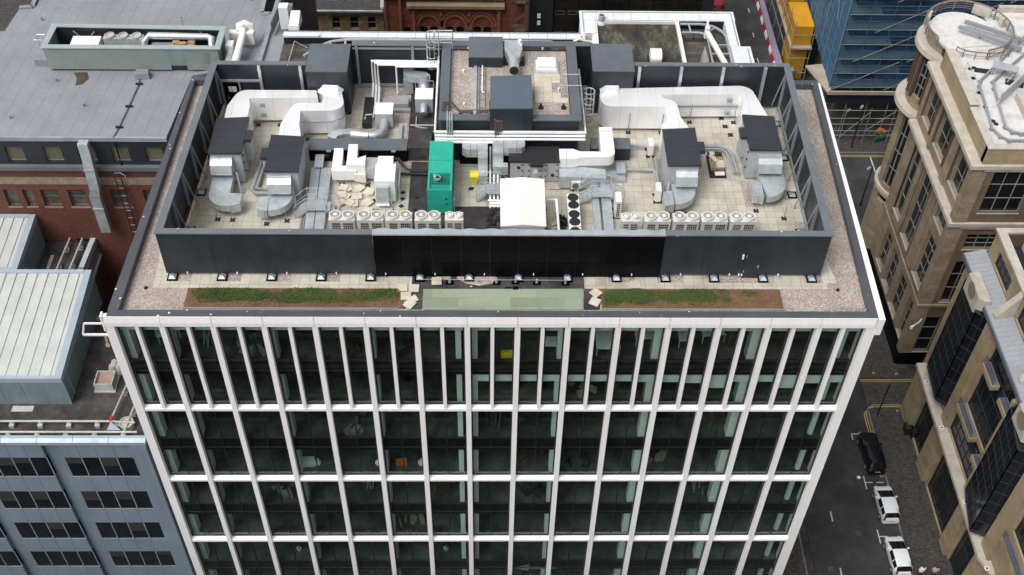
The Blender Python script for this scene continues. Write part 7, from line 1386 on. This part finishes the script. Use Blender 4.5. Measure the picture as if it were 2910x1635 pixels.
# ================================================================== scaffolded building, upper right
SF = thing('scaffolded_building', 'building wrapped in blue scaffold netting over a dark gantry, upper right', 'scaffolded building', (78, 78, G)); ZB = -31.6
part('wall', MB().box(64.2, 125, 66.2, 110, G, -10), mat('sooty_wall', (.07, .06, .05), .9, var=.4), SF)
wm = MB()
for j in range(6):
    for i in range(16): wm.box(66.5+3.6*i, 68.0+3.6*i, 66.15, 66.2, -33+j*3.6, -30.8+j*3.6)
part('window', wm, GLASSD, SF, 'dark windows behind the netting')
part('netting', MB().quad((62.15, 64.0, ZB), (125, 64.0, ZB), (125, 64.0, -9), (62.15, 64.0, -9)), NET, SF, 'front blue netting'); part('netting', MB().quad((62.15, 64.02, ZB), (64.0, 110, ZB), (64.0, 110, -9), (62.15, 64.02, -9)), NET2, SF, 'side blue netting')
tb, bd = MB(), MB()
for j in range(12):
    z = ZB+.3+2.0*j
    tb.tube([(62.2, 64.12, z+1), (125, 64.12, z+1)], .05, 5).tube([(62.2, 64.12, z+.5), (125, 64.12, z+.5)], .04, 5).tube([(62.2, 63.93, z), (125, 63.93, z)], .04, 5)
    tb.tube([(62.3, 64.1, z+1), (64.1, 110, z+1)], .05, 5).tube([(62.3, 64.1, z+.5), (64.1, 110, z+.5)], .04, 5)
    bd.box(62.4, 66+2*((j*7) % 5) if j % 2 else 125, 64.2, 65.4, z-.1, z-.02); bd.prism([(62.4, 64.3), (63.4, 64.3), (65, 109), (64.2, 109)], z-.11, z-.03)
for i in range(26): x = 62.3+2.5*i; tb.tube([(x, 64.15, G), (x, 64.15, -9)], .05, 5)
for i in range(18): y = 64+2.5*i; tb.tube([(62.08+.04*(y-64), y, ZB), (62.08+.04*(y-64), y, -9)], .05, 5)
for j in range(6):
    for i in range(9): x = 62.4+6.2*i+1.6*j; tb.tube([(x, 63.85, ZB+4*j), (x+7.0, 63.85, ZB+4*j+4)], .035, 5)
q = random.Random(9)
for i in range(22):
    y = 65+q.uniform(0, 40); z = ZB+q.uniform(1, 18); tb.tube([(62.0+.04*(y-64), y, z), (62.0+.04*(y-64), y+q.choice((-1.6, 1.6)), z+3.6)], .045, 5)
part('scaffold_tube', tb, SCAFP, SF); part('scaffold_boards', bd, BOARD2, SF)
part('fascia_board', MB().box(61.9, 125, 63.3, 63.5, ZB-.35, ZB+.1).hexa([(61.9, 63.3, ZB-.2), (62.2, 63.6, ZB-.2), (60.9, 68.5, ZB-.2), (60.2, 68.5, ZB-.2), (61.9, 63.3, ZB), (62.3, 63.6, ZB+.25), (62.2, 68.5, ZB+.25), (60.2, 68.5, ZB)]), BOARD, SF)
part('dark_sheeting', MB().box(62.0, 125, 63.9, 64.0, ZB-2.0, ZB-.36), mat('navy_sheeting', (.012, .018, .04), .6), SF)
bt = MB()
for z in (ZB-2.8, ZB-4.0, ZB-4.9, ZB-5.9, ZB-6.6): bt.tube([(61, 63.5, z), (125, 63.5, z)], .05, 5)
for i in range(12): x = 64.6+2.9*i; bt.tube([(x, 62.9, G), (x, 62.9, ZB-2)], .05, 5).tube([(x, 62.9, G+1+(i % 2)), (x+2.9, 62.9, ZB-2.5)], .045, 5)
part('base_tube', bt, SCAFP, SF)
for i, (y, z) in enumerate(((75.0, -30.6), (81.2, -30.4))):
    t = thing('site_cabin', ('nearer of two yellow ribbed site cabins on the scaffold gantry', 'further yellow site cabin on the scaffold gantry, cut by the top edge')[i], 'site cabin', (61.2, y+2.6, z-2.7), 'yellow site cabins')
    part('wall', MB().box(60.05, 62.3, y, y+5.2, z-2.7, z-.06), YCAB, t); r = MB()
    for k in range(13): r.hexa([(60.0, y+.4*k, z-.06), (62.35, y+.4*k, z-.06), (62.35, y+.4*k+.37, z-.06), (60.0, y+.4*k+.37, z-.06), (60.0, y+.4*k, z+.02), (62.35, y+.4*k, z+.02), (62.35, y+.4*k+.37, z+.1), (60.0, y+.4*k+.37, z+.1)])
    part('roof', r, YCAB, t)
sl_ = thing('scaffold_gantry', 'scaffold gantry carrying the yellow site cabins over the pavement', 'scaffold', (61, 78, G)); m = MB()
for y in (74.6, 77.5, 80.8, 84.0, 87.5): 
    for x in (59.9, 62.4): m.tube([(x, y, G), (x, y, -29.5)], .06, 5)
for y in (74.6, 77.5): m.tube([(59.9, y, -34), (62.4, y, -37)], .05, 5)
for z in (-33.5, -35, -37.2, -31.5): m.tube([(59.85, 74.4, z), (59.85, 92, z)], .05, 5).tube([(59.8, 74.55, z), (62.5, 74.55, z)], .05, 5)
part('tube', m, SCAFP, sl_); part('deck', MB().box(59.8, 62.5, 74.4, 92, -33.6, -33.35), BOARD, sl_)
solo('mesh_cabin', MB().box(60.2, 62.3, 75.4, 75.6, -38.8, -34.2).box(60.2, 60.4, 75.6, 79, -38.8, -34.2), YCAB, 'yellow mesh sided store under the gantry', 'store'); solo('gas_bottle', MB().cyl(60.6, 74.2, G+.12, G+2.6, .45, .45, 14).cyl(60.6, 74.2, G+2.6, G+2.9, .45, .1, 14), mat('grey_drum', (.14, .14, .15), .6), 'grey upright drum beside the yellow mesh store', 'drum', smooth=40)
hb = thing('site_hoarding', 'pale lilac site hoarding along the road at the top right', 'hoarding', (60.6, 80, G)); m = MB()
for i in range(9): y = 71+2.6*i; m.box(59.55+.03*i, 59.62+.03*i, y+.02, y+2.58, G, G+2.3)
part('panel', m, HOARD, hb); part('strut', MB().box(59.63, 59.8, 71, 94, G+2.2, G+2.32), BLACK, hb)
for i in range(14):
    y = 70.5+1.7*i; solo('road_barrier', MB().hexa([(59.25, y, G), (59.5, y, G), (59.5, y+1.5, G), (59.25, y+1.5, G), (59.34, y, G+.55), (59.42, y, G+.55), (59.42, y+1.5, G+.55), (59.34, y+1.5, G+.55)]), REDP if i % 2 else WPAINT, f'{"red" if i % 2 else "white"} plastic barrier at the foot of the lilac hoarding', 'barrier', ('red' if i % 2 else 'white')+' plastic barriers along the hoarding')
# ================================================================== street furniture, people
def lamp_post(x, y, h, lab, dx=-.8, dy=-.6):
    t = thing('street_lamp', lab, 'street lamp', (x, y, G+.12), 'street lamps'); part('post', MB().tube([(x, y, G+.12), (x, y, G+h*.5), (x, y, G+h)], [.11, .08, .06], 8), BLACK, t); part('arm', MB().tube([(x, y, G+h), (x+dx, y+dy, G+h+.15)], .05, 6), BLACK, t); part('lantern', MB().obox(x+dx, y+dy, G+h+.05, G+h+.25, .55, .25, math.atan2(dy, dx)), GALV, t)
solo('thin_post', MB().tube([(60.2, 22.1, G+.12), (60.2, 22.1, G+5.0)], .07, 7), BLACK, 'thin black post on the pavement corner beside the lane', 'post'); lamp_post(66.1, 62.1, 6.5, 'black street lamp in front of the dark scaffold gantry, right of a shorter one', -.4, -.5); lamp_post(65.5, 64.3, 4.0, 'shorter black street lamp at the left under the scaffold gantry', -.2, -.2); lamp_post(65.0, 51.9, 6.0, 'black street lamp with a white head at the foot of the round tower', -.6, -.5)
for i, (x, y) in enumerate(((62.6, 20.1), (63.1, 19.6))): solo('wheelie_bin', MB().hexa([(x-.3, y-.35, G+.12), (x+.3, y-.35, G+.12), (x+.3, y+.35, G+.12), (x-.3, y+.35, G+.12), (x-.36, y-.42, G+1.1), (x+.36, y-.42, G+1.1), (x+.36, y+.42, G+1.1), (x-.36, y+.42, G+1.1)]).box(x-.38, x+.38, y-.44, y+.44, G+1.1, G+1.2), BLACK, ('left', 'right')[i]+' black bin by the lane corner of the yellow stone building', 'bin', 'black bins at the lane corner')
solo('litter', MB().obox(56.9, 15.0, G+.01, G+.03, .3, .3, .5), WPAINT, 'square white sheet lying on the road behind the black car', 'litter')
hp = MB(); q = random.Random(2)
for i in range(9): hp.obox(69.6+q.uniform(-.7, .7), 63.4+q.uniform(-.3, .3), G+.12, G+.12+q.uniform(.3, .9), q.uniform(.3, .7), q.uniform(.2, .5), q.uniform(0, 3))
solo('site_gear', hp, mat('dark_green', (.03, .07, .05), .7), 'heap of dark green site gear on the pavement by the scaffold', 'site gear'); solo('orange_bags', MB().obox(70.0, 64.2, G+.12, G+.9, 1.2, .7, .3).obox(69.8, 64.1, G+.9, G+1.3, .7, .5, .8), ORANGE, 'orange bags on top of the gear by the scaffold', 'bag')
def person(x, y, rz, lab, shirt, step=.16, arm=.2):
    t = thing('person', lab, 'person', (x, y, G+.12), 'people on the pavement')
    V = {'pelvis': (0, 0, .95, .13), 'waist': (0, .0, 1.12, .125), 'chest': (0, 0, 1.32, .155), 'neck': (0, 0, 1.48, .06), 'jaw': (0, .02, 1.56, .075), 'head': (0, .01, 1.66, .098), 'crown': (0, 0, 1.74, .07)}
    E_ = [('pelvis', 'waist'), ('waist', 'chest'), ('chest', 'neck'), ('neck', 'jaw'), ('jaw', 'head'), ('head', 'crown')]
    for s, k in ((-1, 'l'), (1, 'r')):
        V.update({k+'sh': (s*.19, 0, 1.42, .062), k+'el': (s*.25, -.03*s, 1.14, .045), k+'wr': (s*.25, .1+arm*s*.4, .92, .032), k+'ha': (s*.25, .14+arm*s*.4, .84, .038), k+'hip': (s*.09, 0, .90, .095), k+'kn': (s*.1, s*step*.6, .5, .062), k+'an': (s*.1, s*step, .09, .042), k+'to': (s*.11, s*step+.16, .04, .036)})
        E_ += [('chest', k+'sh'), (k+'sh', k+'el'), (k+'el', k+'wr'), (k+'wr', k+'ha'), ('pelvis', k+'hip'), (k+'hip', k+'kn'), (k+'kn', k+'an'), (k+'an', k+'to')]
        for f in range(5):
            o = (f-2)*.016; nm = k+'f%d' % f; V[nm] = (s*.25+(o if f else s*-.045), .15+arm*s*.4+o*.4+(.03 if not f else 0), .76+(.03 if f in (0, 4) else 0), .009); E_.append((k+'ha', nm))
    ks = list(V); me = bpy.data.meshes.new('body'); me.from_pydata([V[k][:3] for k in ks], [(ks.index(a), ks.index(b)) for a, b in E_], []); o = bpy.data.objects.new('body', me); COL.objects.link(o); o.parent = t
    sk_ = o.modifiers.new('skin', 'SKIN'); sk_.use_smooth_shade = True
    for i, k in enumerate(ks): me.skin_vertices[0].data[i].radius = (V[k][3], V[k][3]); me.skin_vertices[0].data[i].use_root = (k == 'pelvis')
    o.modifiers.new('sub', 'SUBSURF').render_levels = 1; me.materials.append(SKIN)
    part('hair', MB().cyl(x, y-.02, G+.12+1.66, G+.12+1.78, .112, .07, 12), DARKC, t, smooth=60)
    part('shirt', MB().add([(x+r*math.cos(2*math.pi*j/12)*1.35, y+r*math.sin(2*math.pi*j/12), G+.12+z) for r, z in ((.165, .92), (.15, 1.1), (.19, 1.35), (.14, 1.45), (.07, 1.49)) for j in range(12)], [(i*12+j, i*12+(j+1) % 12, (i+1)*12+(j+1) % 12, (i+1)*12+j) for i in range(4) for j in range(12)]).tube([(x-.19, y, G+1.53), (x-.25, y+.0, G+1.26)], .085, 8).tube([(x+.19, y, G+1.53), (x+.25, y, G+1.26)], .085, 8), shirt, t, smooth=60)
    part('trousers', MB().tube([(x-.09, y, G+1.08), (x-.1, y-step*.6, G+.62), (x-.1, y-step, G+.24)], [.125, .09, .075], 8).tube([(x+.09, y, G+1.08), (x+.1, y+step*.6, G+.62), (x+.1, y+step, G+.24)], [.125, .09, .075], 8), DARKC, t, smooth=60)
    t.rotation_euler.z = rz
person(59.95, 4.75, .1, 'person in a white shirt walking on the pavement at the bottom edge', SHIRT); person(61.1, 4.7, -.2, 'person in a pale beige top on the pavement at the bottom edge', mat('beige_top', (.42, .36, .28), .8))
# ================================================================== cars
def car(lab, x, y, rz, paint, L_=4.1, Wd=1.76, H=1.5, name='parked_car', rearlow=.0):
    t = thing(name, lab, 'car', (x, y, G)); w = Wd/2
    # stations along the car: (v, half width at sill, belt height, half width at belt, roof height, roof half width)
    S = [(.50, .66, .62, .60, .60, .50), (.487, .82, .76, .76, .76, .62), (.44, .93, .86, .88, .88, .72), (.33, .99, .94, .95, 1.0, .82), (.07, 1, .96, .96, H-.07, .76), (-.02, 1, .96, .96, H, .78), (-.2, 1, .97, .96, H, .78), (-.39, .985, .98, .945, H-.07, .76), (-.47, .95, .96, .92, 1.02+rearlow, .84), (-.492, .90, .82, .88, .88, .76), (-.50, .80, .55, .78, .56, .6)]
    V, F, Gf = [], [], []
    for (v, a, bz, b, rz_, r) in S:
        yy = v*L_
        P = [(a*w*.93, .22), (a*w, .45), (b*w*1.0, bz), (r*w+.0, rz_-.05 if rz_ > bz+.1 else rz_), (r*w*.55, rz_+(.015 if rz_ > bz+.1 else .01))]
        V += [(x-px, y+yy, G+pz) for px, pz in P]+[(x+px, y+yy, G+pz) for px, pz in P[::-1]]
    n = 10
    for i in range(len(S)-1):
        for j in range(n-1):
            f = (i*n+j, (i+1)*n+j, (i+1)*n+j+1, i*n+j+1)
            side = j in (2, 6); top = j in (3, 4, 5)
            glass = (side and i in (4, 5, 6)) or (i == 3 and j in (3, 4, 5)) or (i == 7 and top)
            (Gf if glass else F).append(f)
    F += [tuple(range(n)), tuple(range((len(S)-1)*n, len(S)*n))[::-1]]
    part('body', MB().add(V, F), paint, t, smooth=32); part('windows', MB().add(V, Gf), CARG, t, smooth=25)
    part('underbody', MB().box(x-w*.85, x+w*.85, y-L_*.46, y+L_*.46, G+.15, G+.5), RUBBER, t)
    pl2 = MB()
    for s in (-1, 1):
        for i in (4, 6, 7):
            a = V[i*n+(2 if s < 0 else 7)]; b = V[i*n+(3 if s < 0 else 6)]; pl2.bar(a, b, .05, .07)
    part('pillar', pl2, paint, t)
    for s in (-1, 1):
        for v in (.31, -.31):
            wx = x+s*(w*.93); wl = part('wheel', MB().tube([(wx-.1*s, y+v*L_, G+.31), (wx+.1*s, y+v*L_, G+.31)], .31, 18), RUBBER, t); part('rim', MB().tube([(wx+.101*s, y+v*L_, G+.31), (wx+.115*s, y+v*L_, G+.31)], .2, 14), GALV, wl)
        part('headlight', MB().obox(x+s*w*.72, y+L_*.478, G+.62, G+.74, .34, .18, -s*.45), mat('lamp_lens', (.5, .52, .55), .1) if 'lamp_lens' not in MATS else MATS['lamp_lens'], t)
        part('tail_light', MB().obox(x+s*w*.80, y-L_*.478, G+.78, G+1.02, .2, .16, s*.45), LAMPR, t)
        part('mirror', MB().obox(x+s*(w+.06), y+L_*.13, G+.98, G+1.12, .2, .12, 0), paint, t)
    part('number_plate', MB().box(x-.24, x+.24, y-L_*.5-.012, y-L_*.5+.0, G+.6, G+.7), mat('plate', (.55, .5, .3), .5) if 'plate' not in MATS else MATS['plate'], t)
    t.rotation_euler.z = rz; return t
car('black estate car parked against the kerb, foremost in the row of three', 58.5, 17.4, .02, CARB, 4.5, 1.8, 1.55)
car('white hatchback parked in the middle of the row, behind the black car', 58.6, 11.75, .02, CARW, 3.65, 1.70, 1.45)
car('white hatchback parked at the bottom edge, last in the row of three', 58.4, 6.45, .02, CARW, 3.75, 1.68, 1.45)
car('red car on the far road at the top edge', 53.6, 91.6, .0, CARR, 4.2, 1.75, 1.5)
